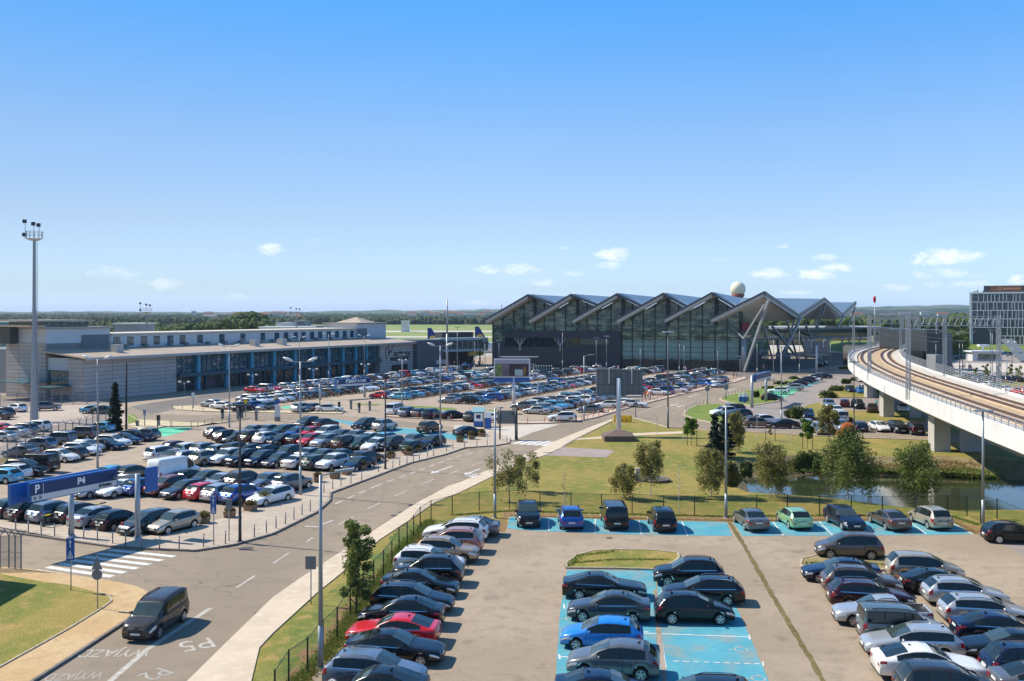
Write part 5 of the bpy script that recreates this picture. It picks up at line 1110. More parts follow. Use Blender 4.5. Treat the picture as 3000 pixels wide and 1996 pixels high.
# viaduct -------------------------------------------------------------
ed = catmull([(30, -6, 0), (33.5, 20, 0), (37.2, 50, 0), (42.5, 79, 0), (46, 98, 0), (51.6, 125, 0), (61, 166, 0), (74.5, 212, 0), (95, 264, 0), (126, 323, 0), (170, 400, 0), (225, 505, 0)], 6)
nrm = []
for i, p in enumerate(ed):
    d = (ed[min(i+1, len(ed)-1)]-ed[max(i-1, 0)]); d.z = 0; d.normalize(); nrm.append(Vector((d.y, -d.x, 0)))
DZ = 6.55
vd = empty('railway_viaduct', (52, 125, 0)); tag(vd, 'curved white concrete railway viaduct carrying two tracks on twin piers', 'viaduct')
def sweep(name, prof, m, i0=0, i1=None, parent=vd, closed=True, smooth=False):
    """prof: (offset to the right of the outer edge, z)"""
    i1 = len(ed) if i1 is None else i1; b = MB(); n = len(prof)
    for i in range(i0, i1): b.v += [tuple(ed[i]+nrm[i]*o+Vector((0, 0, z))) for o, z in prof]
    for i in range(i1-i0-1):
        for k in range(n if closed else n-1): b.f.append((i*n+k, i*n+(k+1) % n, (i+1)*n+(k+1) % n, (i+1)*n+k)); b.m.append(0); b.sm.append(smooth)
    if closed: b.f += [tuple(range(n))[::-1], tuple((i1-i0-1)*n+k for k in range(n))]; b.m += [0, 0]; b.sm += [False, False]
    return b.build(name, m, parent)
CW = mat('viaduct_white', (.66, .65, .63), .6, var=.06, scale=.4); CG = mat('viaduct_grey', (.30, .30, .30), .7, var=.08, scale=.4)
BAL = mat('ballast_tan', (.46, .33, .19), .9, var=.22, scale=1.2); RAILB = mat('rail_rust', (.10, .05, .03), .6); SLAB = mat('slab_tan', (.58, .47, .34), .8, var=.12, scale=.6)
WDT = 12.0
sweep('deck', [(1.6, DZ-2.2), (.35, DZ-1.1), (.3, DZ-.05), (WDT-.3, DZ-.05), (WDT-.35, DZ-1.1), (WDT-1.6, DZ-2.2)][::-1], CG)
sweep('parapet', [(0, DZ-1.25), (0, DZ+.62), (.28, DZ+.62), (.28, DZ-1.25)][::-1], CW); sweep('parapet', [(WDT-.28, DZ-1.25), (WDT-.28, DZ+.62), (WDT, DZ+.62), (WDT, DZ-1.25)][::-1], CW)
sweep('walkway', [(.30, DZ-.04), (.30, DZ+.34), (2.0, DZ+.34), (2.0, DZ-.04)][::-1], mat('walkway_concrete', (.55, .50, .43), .8, var=.1)); sweep('walkway', [(WDT-2.0, DZ-.04), (WDT-2.0, DZ+.34), (WDT-.30, DZ+.34), (WDT-.30, DZ-.04)][::-1], MATS['walkway_concrete'])
sweep('track_bed', [(2.02, DZ-.04), (2.02, DZ+.12), (WDT-2.02, DZ+.12), (WDT-2.02, DZ-.04)][::-1], BAL)
for tc_ in (3.75, 8.25):
    sweep('track_slab', [(tc_-1.15, DZ+.125), (tc_-1.15, DZ+.24), (tc_+1.15, DZ+.24), (tc_+1.15, DZ+.125)][::-1], SLAB)
    for dx in (-.95, -.60, .60, .95): sweep('rail', [(tc_+dx-.10, DZ+.245), (tc_+dx-.10, DZ+.40), (tc_+dx+.10, DZ+.40), (tc_+dx+.10, DZ+.245)][::-1], RAILB)
# railings along both edges
RL = mat('rail_grey', (.40, .41, .42), .45, .4)
for off, cnt_, nm in ((.15, 3, 'railing'), (WDT-.15, 5, 'railing')):
    tops = [DZ+.62+.28*(k+1) for k in range(cnt_)] if cnt_ == 3 else [DZ+.62+.27*(k+1) for k in range(5)]
    for z in tops: sweep('railing_bar', [(off-.03, z-.03), (off-.03, z+.03), (off+.03, z+.03), (off+.03, z-.03)][::-1], RL)
    b = MB(); acc_ = 0.0
    for i in range(6, len(ed)-1):
        p, q = ed[i], ed[i+1]; L = (q-p).length; 
        while acc_ < L:
            t = acc_/L; c = p.lerp(q, t)+nrm[i]*off; b.box(c.x-.035, c.x+.035, c.y-.035, c.y+.035, DZ+.6, tops[-1]+.03); acc_ += 1.9
        acc_ -= L
    tag(b.build('railing_posts', RL, vd), None, None, None, 'stuff')
# piers
def near_idx(px, py, z):
    p = G(px, py, z); return min(range(len(ed)), key=lambda i: (ed[i].x-p.x)**2+(ed[i].y-p.y)**2)
PM = mat('pier_concrete', (.42, .40, .37), .8, var=.07, scale=.5)
for pi0, (xa, xb, yb) in enumerate(((2737, 2785, 1324), (2812, 2877, 1324), (2588, 2620, 1224), (2664.6, 2699.6, 1226), (2540, 2558, 1167), (2559, 2566, 1165))):
    a, c = G(xa, yb), G(xb, yb); w_ = c.x-a.x
    b = MB(); dpt = 2.2; b.hexa([Vector(q) for q in ((a.x, a.y, -.1), (c.x, c.y, -.1), (c.x+.9, c.y+dpt, -.1), (a.x+(.2 if pi0 % 2 == 0 else 1.0), a.y+dpt, -.1), (a.x, a.y, DZ-1.3), (c.x, c.y, DZ-1.3), (c.x+.9, c.y+dpt, DZ-1.3), (a.x+(.2 if pi0 % 2 == 0 else 1.0), a.y+dpt, DZ-1.3))]); b.build('pier', PM, vd)
for (x, y) in ((36, 42), (44, 40), (95, 262), (104, 258), (128, 318), (138, 312)):
    b = MB(); b.box(x+1.2, x+4, y, y+1.8, -.1, DZ-1.3); b.build('pier', PM, vd)
# overhead line portals standing on the deck
GAL = mat('galvanised', (.34, .36, .39), .5, .4)
def portal(po, pi_, zt_, label):
    r = empty('catenary_portal', (po.x, po.y, DZ)); tag(r, label, 'catenary portal', 'overhead line portals on the viaduct')
    for p in (po, pi_):
        b = MB()
        for dx in (-.2, .2):
            for dy in (-.2, .2): b.bar((p.x+dx, p.y+dy, DZ-.6), (p.x+dx, p.y+dy, zt_), .09, .09)
        z = DZ
        while z < zt_-.5: 
            b.bar((p.x-.2, p.y-.2, z), (p.x+.2, p.y-.2, z+.5), .05, .05); b.bar((p.x+.2, p.y-.2, z+.5), (p.x-.2, p.y-.2, z+1), .05, .05); z += 1.0
        b.build('mast', GAL, r)
    b = MB(); d = pi_-po; L = d.length; d.normalize(); n_ = int(L/1.1); zt2 = zt_-.15; zb2 = zt_-1.35
    for z in (zt2, zb2):
        b.bar((po.x, po.y, z), (pi_.x, pi_.y, z), .11, .11)
    for k in range(n_):
        p = po+d*(L*k/n_); q = po+d*(L*(k+.5)/n_); q2 = po+d*(L*(k+1)/n_)
        b.tube((p.x, p.y, zb2), (q.x, q.y, zt2), .035, .035, 5, caps=False); b.tube((q.x, q.y, zt2), (q2.x, q2.y, zb2), .035, .035, 5, caps=False)
    b.build('truss', GAL, r)
    for t in (.3, .68):
        p = po+d*L*t; b = MB(); b.bar((p.x, p.y, zb2), (p.x, p.y, zb2-1.1), .06, .06); b.bar((p.x, p.y, zb2-1.1), (p.x+.7, p.y, zb2-.7), .04, .04); b.build('insulator_arm', GAL, r)
    return r
def on_deck(px, py): return G(px, py, DZ+.6)
masts = []
for k, (i_, lab) in enumerate([((2661, 1141), 'nearest overhead line portal on the viaduct, before the hotel'), ((2537, 1090), 'second overhead line portal on the curve of the viaduct'), ((2508, 1030), 'third overhead line portal, near the platform end'), ((2499, 1026), 'fourth overhead line portal, at the platform end')]):
    p = on_deck(*i_); j = min(range(len(ed)), key=lambda i: (ed[i].x-p.x)**2+(ed[i].y-p.y)**2)
    if k == 3: j = min(j+4, len(ed)-2)
    po = ed[j]+nrm[j]*.2; pi_ = ed[j]+nrm[j]*(WDT-.2)
    if k == 0: po = Vector((51.0, 123.0, 0)); pi_ = Vector((65.9, 129.4, 0))
    masts.append((po, pi_)); portal(po, pi_, 16.8, lab)
for k, j in enumerate((len(ed)-14, len(ed)-10)):
    portal(ed[j]+nrm[j]*.2, ed[j]+nrm[j]*(WDT-.2), 16.6, ['fifth overhead line portal, above the platforms', 'farthest overhead line portal beyond the platforms'][k])
b = MB()
for (a, c), (a2, c2) in zip(masts, masts[1:]):
    for t in (.3, .68):
        p = a.lerp(c, t); q = a2.lerp(c2, t)
        for z in (14.5, 13.3): b.bar((p.x, p.y, z), (q.x, q.y, z), .03, .03)
b.build('contact_wire', mat('wire_dark', (.1, .1, .1), .5), vd)
# ---------------------------------------------------------------- trees and plants
BARK = mat('bark_brown', (.12, .09, .06), .9, var=.3, scale=6); BIRCH = mat('birch_bark', (.52, .49, .44), .8, var=.35, scale=5)
LBIRCH = leaf_mat('birch_leaves', (0.176, 0.176, 0.047), (0.338, 0.297, 0.095), (0.121, 0.142, 0.043))
LGREEN = leaf_mat('young_leaves', (0.103, 0.196, 0.023), (0.184, 0.287, 0.034), (0.057, 0.127, 0.023)); LDARK = leaf_mat('dark_leaves', (0.128, 0.176, 0.043), (0.243, 0.270, 0.074), (0.088, 0.135, 0.038))
LCON = leaf_mat('conifer_needles', (0.023, 0.046, 0.029), (0.052, 0.085, 0.052), (0.016, 0.036, 0.026)); LWIL = leaf_mat('willow_leaves', (.12, .17, .035), (.20, .24, .06), (.06, .10, .02))
LORA = leaf_mat('orange_leaves', (.85, .30, .12), (.70, .36, .12), (.35, .28, .07)); LREED = leaf_mat('reed_leaves', (0.192, 0.204, 0.048), (0.336, 0.300, 0.096), (0.120, 0.144, 0.036))
LHEDGE = leaf_mat('hedge_leaves', (0.072, 0.117, 0.016), (0.156, 0.195, 0.026), (0.046, 0.078, 0.016))
def leaves(b, c, r, n, size, rr, droop=0.0, mi=0, flat=1.0):
    if size < .24: n = int(n*1.4)
    for _ in range(n):
        d = Vector((rr.gauss(0, 1), rr.gauss(0, 1), rr.gauss(0, 1))).normalized()*(rr.random()**.45)
        p = Vector(c)+Vector((d.x*r[0], d.y*r[1], d.z*r[2]))
        if droop: p.z -= abs(rr.gauss(0, droop))*(1 if rr.random() < .5 else .3)
        s = size*rr.uniform(.6, 1.35); a = Vector((rr.gauss(0, 1), rr.gauss(0, 1), rr.gauss(0, .6)*flat)).normalized()
        e = a.cross(Vector((rr.gauss(0, 1), rr.gauss(0, 1), rr.gauss(0, 1)))).normalized()
        b.add([p-a*s*.55, p+e*s*.32, p+a*s*.55, p-e*s*.32], [(0, 1, 2, 3)], mi)
def tree(name, label, base, H, Wd, crown0, lm, bark, n, size, seed, droop=0.0, clumps=16, shape='round', group=None, lean=0, extra=None, tr=.09):
    rr = random.Random(seed); r = empty(name, base); tag(r, label, 'tree', group); B = Vector(base)
    b = MB(); tip = B+Vector((lean, 0, H*.92)); prev = B-Vector((0, 0, .05))
    N_ = 5; pr = tr*H/5
    pts = [B+Vector((lean*(k/N_)**1.3+rr.uniform(-.04, .04)*H*.3*(k > 0), rr.uniform(-.04, .04)*H*.3*(k > 0), H*.92*k/N_)) for k in range(N_+1)]
    for k in range(N_): b.tube(pts[k]-Vector((0, 0, .08 if k == 0 else 0)), pts[k+1], pr*(1-k/N_*.85), pr*(1-(k+1)/N_*.85), 7, caps=False)
    cl = []
    for k in range(clumps):
        t = (k+.5)/clumps; z = lerp(crown0, H*.93, t)
        u = (z-crown0)/(H-crown0)
        if shape == 'round': w_ = math.sqrt(max(.05, 1-(2*u-.85)**2))
        elif shape == 'cone': w_ = max(.06, 1-u)**.9
        elif shape == 'drop': w_ = math.sin(PI*min(1, .28+u*.74))**.8
        else: w_ = .8+.4*rr.random()
        ang = k*2.4+rr.uniform(-.6, .6); rad = Wd/2*w_*rr.uniform(.35, .95)
        c = B+Vector((math.cos(ang)*rad+lean*u, math.sin(ang)*rad, z)); cl.append((c, w_))
        st = pts[0].lerp(pts[-1], clamp((z-H*.12)/(H*.92)))
        if shape != 'cone': b.tube(st, c, .035*H/5, .012, 4, caps=False)
    b.build('trunk', bark, r)
    b = MB()
    for c, w_ in cl:
        q = Wd*.5*(.22+.22*w_)*rr.uniform(.7, 1.3); leaves(b, c, (q, q, q*(.95 if shape != 'cone' else .35)), int(n/clumps*rr.uniform(.5, 1.4)), size, rr, droop)
    if shape == 'cone': 
        for k in range(14):
            u = k/14; z = lerp(crown0, H, u); q = Wd*.5*(1-u)**.9; leaves(b, B+Vector((0, 0, z)), (q, q, H*.04), int(n/30), size, rr, .06)
    if shape in ('round', 'drop'): leaves(b, B+Vector((lean*.5, 0, lerp(crown0, H, .55))), (Wd*.30, Wd*.30, (H-crown0)*.42), int(n*(.22 if shape == 'drop' else .1)), size, rr, droop)
    b.build('crown', lm, r)
    if extra:
        b = MB()
        for c_, rad_, m_ in extra: leaves(b, B+Vector(c_), rad_, int(n*.2), size, rr)
        b.build('turned_foliage', extra[0][2], r)
    return r
def hgt(px, pyb, pyt, z=0): g = G(px, pyb, z); return g, HC-(pyt-Y0)/FPX*g.y
def wpx_(px, w_, y): g = G(px, y); return w_/FPX*g.y
gB = 'birches on the lawn'
def T_(name, label, px, pyb, pyt, wpx2, c0, *a, **k):
    g, H = hgt(px, pyb, pyt); return tree(name, label, g, H, wpx2/FPX*g.y, c0*H, *a, **k)
T_('maple_tree', 'slim young leafy tree inside the wire fence beside the dark wagons', 1043, 1796, 1508, 96, .16, LDARK, BARK, 3600, .17, 11, clumps=24, shape='free', tr=.05)
T_('birch_tree', 'thin birch leaning over the fence right of the lamp post', 1494, 1472, 1318, 92, .33, LBIRCH, BIRCH, 2600, .16, 2, droop=.5, clumps=12, shape='free', group=gB, tr=.05, lean=-.3)
T_('birch_tree', 'slender birch just behind the one at the lamp post', 1543, 1440, 1322, 66, .36, LBIRCH, BIRCH, 1500, .16, 3, droop=.5, clumps=9, shape='free', group=gB, tr=.045)
T_('birch_tree', 'drooping birch before the grey stone slab', 1826, 1462, 1352, 82, .30, LBIRCH, BIRCH, 2600, .15, 4, droop=.6, clumps=12, group=gB, tr=.05)
T_('birch_tree', 'birch with a ball crown beside the white flower bed', 1906, 1454, 1282, 84, .36, LBIRCH, BIRCH, 3200, .16, 5, droop=.5, clumps=14, group=gB, tr=.05)
T_('birch_tree', 'dense birch left of the lamp post, before the conifers', 2084, 1457, 1306, 96, .26, LBIRCH, BIRCH, 4200, .16, 6, droop=.6, clumps=16, group=gB, tr=.05)
T_('birch_tree', 'broad birch at the near tip of the pond', 2258, 1458, 1290, 118, .28, LBIRCH, BIRCH, 5200, .16, 7, droop=.8, clumps=20, group=gB, tr=.05)
g, H = hgt(2485, 1461, 1243)
tree('birch_tree', 'tallest birch, with an orange top, on the pond shore', g, H, 148/FPX*g.y, H*.20, LDARK, BIRCH, 9000, .17, 8, droop=.6, clumps=30, shape='drop', group=gB, tr=.05, extra=[((-.05, 0, H*.95), (.62, .5, .5), LORA), ((-.55, .1, H*.87), (.5, .4, .35), LORA)])
T_('birch_tree', 'round-crowned birch before the viaduct pier', 2686, 1476, 1290, 132, .26, LDARK, BIRCH, 6200, .17, 9, droop=.7, clumps=22, group=gB, tr=.05)
T_('spruce_tree', 'dark narrow spruce, left one of the pair beside the lamp post', 2094, 1345, 1206, 62, .05, LCON, BARK, 3200, .26, 12, shape='cone', clumps=18, group='dark spruces by the lamp post', tr=.05)
T_('spruce_tree', 'dark narrow spruce, right one of the pair beside the lamp post', 2123, 1340, 1206, 66, .05, LCON, BARK, 3400, .26, 13, shape='cone', clumps=18, group='dark spruces by the lamp post', tr=.05)
T_('birch_tree', 'drooping tree standing right behind the two spruces', 2156, 1325, 1196, 66, .28, LBIRCH, BIRCH, 3600, .19, 14, droop=.8, clumps=14, tr=.05)
T_('spruce_tree', 'lone blue-green spruce by the security fence', 337, 1262, 1116, 50, .02, LCON, BARK, 4600, .42, 15, shape='cone', clumps=22, tr=.04)
T_('linden_tree', 'bright green young tree on stakes by the junction', 2025, 1306, 1222, 40, .40, LGREEN, BARK, 2200, .2, 16, clumps=10, tr=.05)
T_('linden_tree', 'egg-shaped young tree on stakes right of the brown SUV', 2364, 1317, 1226, 40, .38, LGREEN, BARK, 2400, .2, 17, clumps=10, tr=.05)
T_('rowan_tree', 'grey-green tree before the two parked rows behind the pond', 2428, 1292, 1184, 56, .22, LBIRCH, BARK, 3000, .22, 18, clumps=14, tr=.04)
T_('rowan_tree', 'small sparse tree on stakes before the brown SUV', 2255, 1292, 1245, 16, .4, LBIRCH, BARK, 130, .2, 19, clumps=5, shape='free', tr=.04)
def sapling(label, px, yb, yt, w2, n, seed, lm=LBIRCH):
    g, H = hgt(px, yb, yt); rr = random.Random(seed); r = empty('sapling', g); tag(r, label, 'sapling', 'bare saplings on the lawn')
    b = MB(); b.tube(g-Vector((0, 0, .05)), g+Vector((0, 0, H)), .035, .012, 5, caps=False)
    tips = []
    for k in range(12):
        z = H*rr.uniform(.3, .95); a = rr.uniform(0, 6.3); l = w2/FPX*g.y*.5*rr.uniform(.6, 1.1); q = g+Vector((math.cos(a)*l, math.sin(a)*l, z+l*.9)); b.tube(g+Vector((0, 0, z)), q, .014, .006, 3, caps=False); tips.append(q)
    b.build('trunk', BIRCH, r); b = MB()
    for q in tips: leaves(b, q, (.25, .25, .3), n, .09, rr)
    b.build('crown', lm, r)
for a in (('pale bare sapling in mid-lawn, right of the lone lamp post', 1652, 1476, 1372, 12, 5, 1), ('bare sapling left of the dense birch', 1989, 1508, 1360, 30, 9, 2), ('thin sapling by the curving road, farther left', 1925, 1278, 1212, 18, 3, 3), ('thin sapling beside the bright green young tree', 2002, 1290, 1208, 14, 3, 4), ('tall bare sapling before the brown SUV', 2218, 1289, 1163, 18, 4, 5), ('sapling low in the lawn behind the blue SUV', 1652+5, 1497, 1440, 8, 3, 6), ('bare sapling in the grass left of the rowan', 2318, 1300, 1262, 10, 3, 7)): sapling(*a)
def bush(name, label, px, yb, yt, w2, lm, n, size, seed, depth=.6, group=None, cat='bush', z=0):
    g = G(px, yb, z); H = HC-(yt-Y0)/FPX*g.y-z; Wd = w2/FPX*g.y; rr = random.Random(seed); b = MB()
    for k in range(9):
        c = g+Vector((rr.uniform(-.36, .36)*Wd, rr.uniform(-.3, .3)*Wd*depth, H*rr.uniform(.25, .62))); leaves(b, c, (Wd*.2, Wd*.2*depth, H*.36), n//9, size, rr)
    leaves(b, g+Vector((0, 0, H*.3)), (Wd*.46, Wd*.4*depth, H*.3), n//4, size, rr)
    o = b.build(name, lm, origin=g); tag(o, label, cat, group)
bush('willow_bush', 'round yellow-green willow bush on the far shore of the pond', 2365, 1386, 1314, 96, LWIL, 4200, .22, 31, z=-1.2)
bush('willow_bush', 'dark end of the shoreline bushes by the pond', 2398, 1390, 1335, 40, LDARK, 1400, .2, 35, z=-1.2)
bush('reed_bed', 'tall pale reeds between the lamp post and the pond', 2150, 1425, 1345, 56, LREED, 3600, .2, 32, cat='reeds')
bush('reed_bed', 'blue-green reeds at the left tip of the pond', 2184, 1398, 1345, 40, LDARK, 2000, .2, 33, cat='reeds')
for i, (px, yb, yt, w2, lab, lm) in enumerate([(2345, 1228, 1184, 66, 'clipped shrub mass left of the silver SUV', LHEDGE), (2320, 1225, 1195, 50, 'low left end of the clipped shrub mass', LHEDGE), (2422, 1166, 1140, 58, 'clipped oval shrubs between the lot rows', LHEDGE), (2450, 1147, 1128, 44, 'yellowish right end of the oval shrubs', LWIL), (2480, 1125, 1108, 36, 'shrubs beside the far parked saloon', LHEDGE), (2500, 1116, 1104, 26, 'small shrubs near the lamp pole at the viaduct', LHEDGE), (2250, 1140, 1128, 34, 'hedge piece beside the blue sign gantry', LHEDGE), (2288, 1128, 1114, 40, 'hedge between the road and the green bays', LHEDGE), (2325, 1112, 1102, 34, 'farthest piece of the hedge by the bays', LHEDGE), (2216, 1166, 1142, 22, 'shrub behind the two blue totems', LHEDGE), (2475, 1082, 1072, 40, 'hedge piece under the canopy edge', LDARK), (2490, 1236, 1222, 20, 'small shrub left of the navy hatchback', LHEDGE)]):
    bush('hedge', lab, px, yb, yt, w2, lm, 1300, .28, 40+i, .5, 'shrubs round the right lots', 'shrub')
for i, (px, yb, yt, w2) in enumerate([(2858, 1108, 1076, 12), (2888, 1108, 1064, 16), (2892, 1122, 1085, 14), (2925, 1122, 1062, 14), (2960, 1124, 1064, 18), (2985, 1130, 1068, 22)]):
    T_('street_tree', f'{ordn(i+1)} young tree from the left in the lot before the hotel', px, yb, yt, w2*1.2, .3, LDARK, BARK, 500, .3, 60+i, clumps=6, group='young trees before the hotel', tr=.03)
for i, (px, yt, w2, d) in enumerate([(2800, 966, 62, 400), (2770, 975, 40, 390), (2822, 985, 40, 410), (2835, 962, 30, 480), (2890, 968, 30, 470)]):
    x = (px-1500)/FPX*d; H = HC-(yt-Y0)/FPX*d
    tree('roadside_tree', ['dense green tree at the left corner of the hotel', 'bushy tree next to the dark station block', 'low tree on the bank before the hotel', 'tree behind the corner of the hotel', 'tree seen through the opening of the hotel'][i], Vector((x, d, 0)), H, w2/FPX*d, 1, LGREEN if i in (2, 4) else LDARK, BARK, 1500, .7, 80+i, clumps=10, group='trees round the hotel')
# stakes of the young trees
for px, yb, lab in ((2025, 1306, 'two wooden stakes round the bright green young tree'), (2364, 1317, 'two wooden stakes round the egg-shaped young tree'), (2255, 1292, 'two wooden stakes round the sparse tree')):
    g = G(px, yb); b = MB()
    for dx in (-.5, .75): b.tube(g+Vector((dx, .1, 0)), g+Vector((dx, .1, 1.9)), .05, .05, 6)
    b.bar(g+Vector((-.5, .1, 1.8)), g+Vector((.75, .1, 1.8)), .06, .08); tag(b.build('tree_stakes', mat('stake_wood', (.20, .11, .06), .8), origin=g), lab, 'stakes', 'stakes of the young trees')
# weeds and tufts ------------------------------------------------------
def tufts(name, label, lines, n, spread, size, seed, m, zb=0.0):
    rr = random.Random(seed); b = MB(); P = [[G(p[0], p[1], zb) for p in l] for l in lines]; segs = [(p, q) for l in P for p, q in zip(l, l[1:])]; tot = sum((q-p).length for p, q in segs)
    for p, q in segs:
        for _ in range(int(n*(q-p).length/tot)):
            c = p.lerp(q, rr.random())+Vector((rr.gauss(0, spread), rr.gauss(0, spread*.6), 0)); s = size*rr.uniform(.4, 1.5)
            for k in range(3):
                a = rr.uniform(0, 6.28); w_ = Vector((math.cos(a), math.sin(a), 0))*s*.22; t = c+Vector((rr.gauss(0, s*.5), rr.gauss(0, s*.5), s)); b.add([c-w_, c+w_, t], [(0, 1, 2)])
    tag(b.build(name, m, origin=(0, 0, 0)), label, 'weeds', None, 'stuff')
LTUF = leaf_mat('tuft_green', (0.117, 0.208, 0.026), (0.260, 0.286, 0.065), (0.169, 0.195, 0.039), 1.5); LDRY = leaf_mat('tuft_dry', (0.286, 0.220, 0.077), (0.418, 0.308, 0.132), (0.176, 0.176, 0.044), 1.5)
tufts('weeds', 'green weeds along the foot of the wire fence', [[(805, 2075), (901, 1970), (988, 1871), (1064, 1761), (1123, 1687), (1169, 1613), (1212, 1573), (1263, 1525)]], 6000, 0.26, 0.13, 1, LTUF)
tufts('weeds', 'dry weeds beside the parked wagons', [[(860, 2040), (1000, 1855), (1090, 1735), (1170, 1645), (1262, 1540)]], 2500, 0.2, 0.1, 2, LDRY)
tufts('weeds', 'grass tufts under the pond fence', [[(1325, 1510), (1500, 1498), (1850, 1508), (2126, 1514), (2494, 1511), (2790, 1514), (2870, 1540)]], 5000, 0.22, 0.09, 3, LTUF)
tufts('weeds', 'dry tufts behind the blue bays', [[(1490, 1512), (1850, 1520), (2126, 1526), (2494, 1524), (2790, 1528), (2862, 1562)]], 2500, 0.14, 0.08, 4, LDRY)
pass
pass; pass
tufts('weeds', 'tufts on the grass islands', [[(1680, 1650), (1800, 1640), (1960, 1640)], [(2360, 1650), (2480, 1650), (2590, 1655)], [(1665, 1660), (1700, 1628), (1800, 1616)]], 1500, 0.18, 0.08, 8, LTUF, .09)
tufts('weeds', 'coarse growth on the pond banks', [[(2160, 1360), (2300, 1350), (2527, 1352), (2757, 1352), (2960, 1365)], [(2200, 1372), (2400, 1378), (2630, 1376), (2900, 1384)]], 5000, 1.3, 0.24, 9, LTUF, -.75); tufts('weeds', 'dry growth on the far pond bank', [[(2200, 1345), (2400, 1342), (2757, 1350), (2900, 1360)], [(2250, 1365), (2500, 1368), (2800, 1372)]], 8000, 1.2, .26, 10, LDRY, -.6)
tufts('weeds', 'bright green reeds at the water edge under the viaduct', [[(2760, 1392), (2830, 1398), (2900, 1400)], [(2560, 1388), (2630, 1390)]], 2500, .5, .3, 11, LTUF, -1.45)
pass
# ---------------------------------------------------------------- far country
def hills(name, tab, d, m, th=900, label=None, step=60, amp=2.5, seed=1):
    rr = random.Random(seed); x0 = (tab[0][0]-1500)/FPX*d; x1 = (tab[-1][0]-1500)/FPX*d; n = int((x1-x0)/step); b = MB()
    for i in range(n+1):
        x = lerp(x0, x1, i/n); px = 1500+x/d*FPX; z = HC-(interp(tab, px)-Y0)/FPX*d+rr.uniform(-amp, amp)
        for y_, k in ((d-th*.6, 0), (d-th*.25, .62), (d, 1), (d+th*.5, .7), (d+th, 0)): b.v.append((x+rr.uniform(-8, 8), y_, -1+(z+1)*k))
    for i in range(n):
        for k in range(4): a = i*5+k; b.f.append((a, a+5, a+6, a+1)); b.m.append(0); b.sm.append(False)
    tag(b.build(name, m, origin=(0, 0, 0)), label, None, None, 'structure')
sheet('countryside', [Vector((-9000, 1505, 0)), Vector((9000, 1505, 0)), Vector((9000, 9500, 0)), Vector((-9000, 9500, 0))], .0, ground_mat('country_patchwork', (.07, .105, .035), (.16, .19, .075), (.045, .07, .03), .0016, .006, .03, amt=.5, lo=.45, hi=.52), world=True)
sheet('countryside', [Vector((-9000, -200, 0)), Vector((-4000, -200, 0)), Vector((-4000, 1505, 0)), Vector((-9000, 1505, 0))], .0, FIELD, world=True); sheet('countryside', [Vector((4000, -200, 0)), Vector((9000, -200, 0)), Vector((9000, 1505, 0)), Vector((4000, 1505, 0))], .0, FIELD, world=True)
FOREST = ground_mat('forest_hill', (.022, .045, .018), (.045, .075, .03), (.015, .032, .014), .004, .02, .08, amt=1)
HILLF = ground_mat('hill_field', (.05, .085, .035), (.12, .15, .07), (.03, .055, .025), .0014, .005, .02, amt=.6, lo=.42, hi=.55)
hills('hills', [(-900, 914), (0, 914), (300, 913), (420, 916), (700, 915), (900, 913), (1100, 909), (1300, 910), (1440, 906), (1900, 905), (2400, 901), (2560, 899), (2700, 896), (2850, 894), (3000, 893), (3900, 893)], 6800, HILLF, 1500, 'wooded hills along the horizon', 70, 5, 1)
hills('hills', [(-900, 918), (0, 917), (250, 915), (420, 921), (700, 919), (880, 917), (1000, 921), (1200, 917), (1440, 914), (1900, 914), (2500, 907), (2650, 909), (2750, 904), (3000, 906), (3900, 906)], 4600, FOREST, 900, 'nearer wooded ridge', 45, 4, 2)
def belt(name, label, d0, d1, px0, px1, zt, n, r, seed, lm='treeline', z0=0):
    rr = random.Random(seed); b = MB()
    base = []
    for q in range(3):
        bb = MB(); bb.ico((0, 0, 0), 1, sub=1, jit=.28, rnd=rr); base.append((bb.v, bb.f))
    for _ in range(n):
        d = rr.uniform(d0, d1); px = rr.uniform(px0, px1); x = (px-1500)/FPX*d
        h = (zt(px) if callable(zt) else zt)*rr.uniform(.62, 1.05); q = r*rr.uniform(.6, 1.3); vs, fs = base[rr.randrange(3)]; a = rr.uniform(0, 6.28); ca, sa_ = math.cos(a), math.sin(a); n0 = len(b.v)
        for k in range(2):
            ox, oy, oz = rr.uniform(-.5, .5)*q, rr.uniform(-.5, .5)*q, (h-q*.7) if k == 0 else h*.45; n0 = len(b.v)
            b.v += [(x+ox+(v[0]*ca-v[1]*sa_)*q, d+oy+(v[0]*sa_+v[1]*ca)*q, z0+max(oz+v[2]*q*.95, 0)) for v in vs]; b.f += [tuple(n0+i for i in f) for f in fs]; b.m += [0]*len(fs); b.sm += [False]*len(fs)
    tag(b.build(name, MATS[lm], origin=(0, 0, 0)), label, 'trees', None, 'stuff')
ground_mat('treeline', (.045, .075, .020), (.085, .115, .032), (.028, .05, .016), .05, .25, 1.2, amt=1.6); ground_mat('treeline_far', (.03, .055, .022), (.06, .085, .035), (.02, .04, .018), .01, .06, .3, amt=1.4)
belt('woodland', 'woodland edge beyond the airfield', 1500, 1760, -500, 3500, 11, 3000, 5.5, 3, 'treeline_far')
belt('woodland', 'scattered woods in the valley', 2000, 3200, -700, 3700, 12, 3400, 8, 4, 'treeline_far')
belt('woodland', 'dark woods at the foot of the hills', 3300, 4100, -700, 3700, 16, 2600, 11, 5, 'treeline_far')
belt('tree_belt', 'green tree belt behind the long terminal', 500, 600, 440, 900, lambda px: interp([(440, 9), (560, 11), (640, 12), (690, 15.5), (735, 17.5), (775, 14), (800, 9), (900, 7)], px), 1300, 2.3, 6)
belt('tree_belt', 'wooded hump behind the long terminal', 590, 650, 655, 782, lambda px: interp([(655, 12), (700, 17), (735, 18), (770, 16), (782, 11)], px), 900, 2.7, 7)
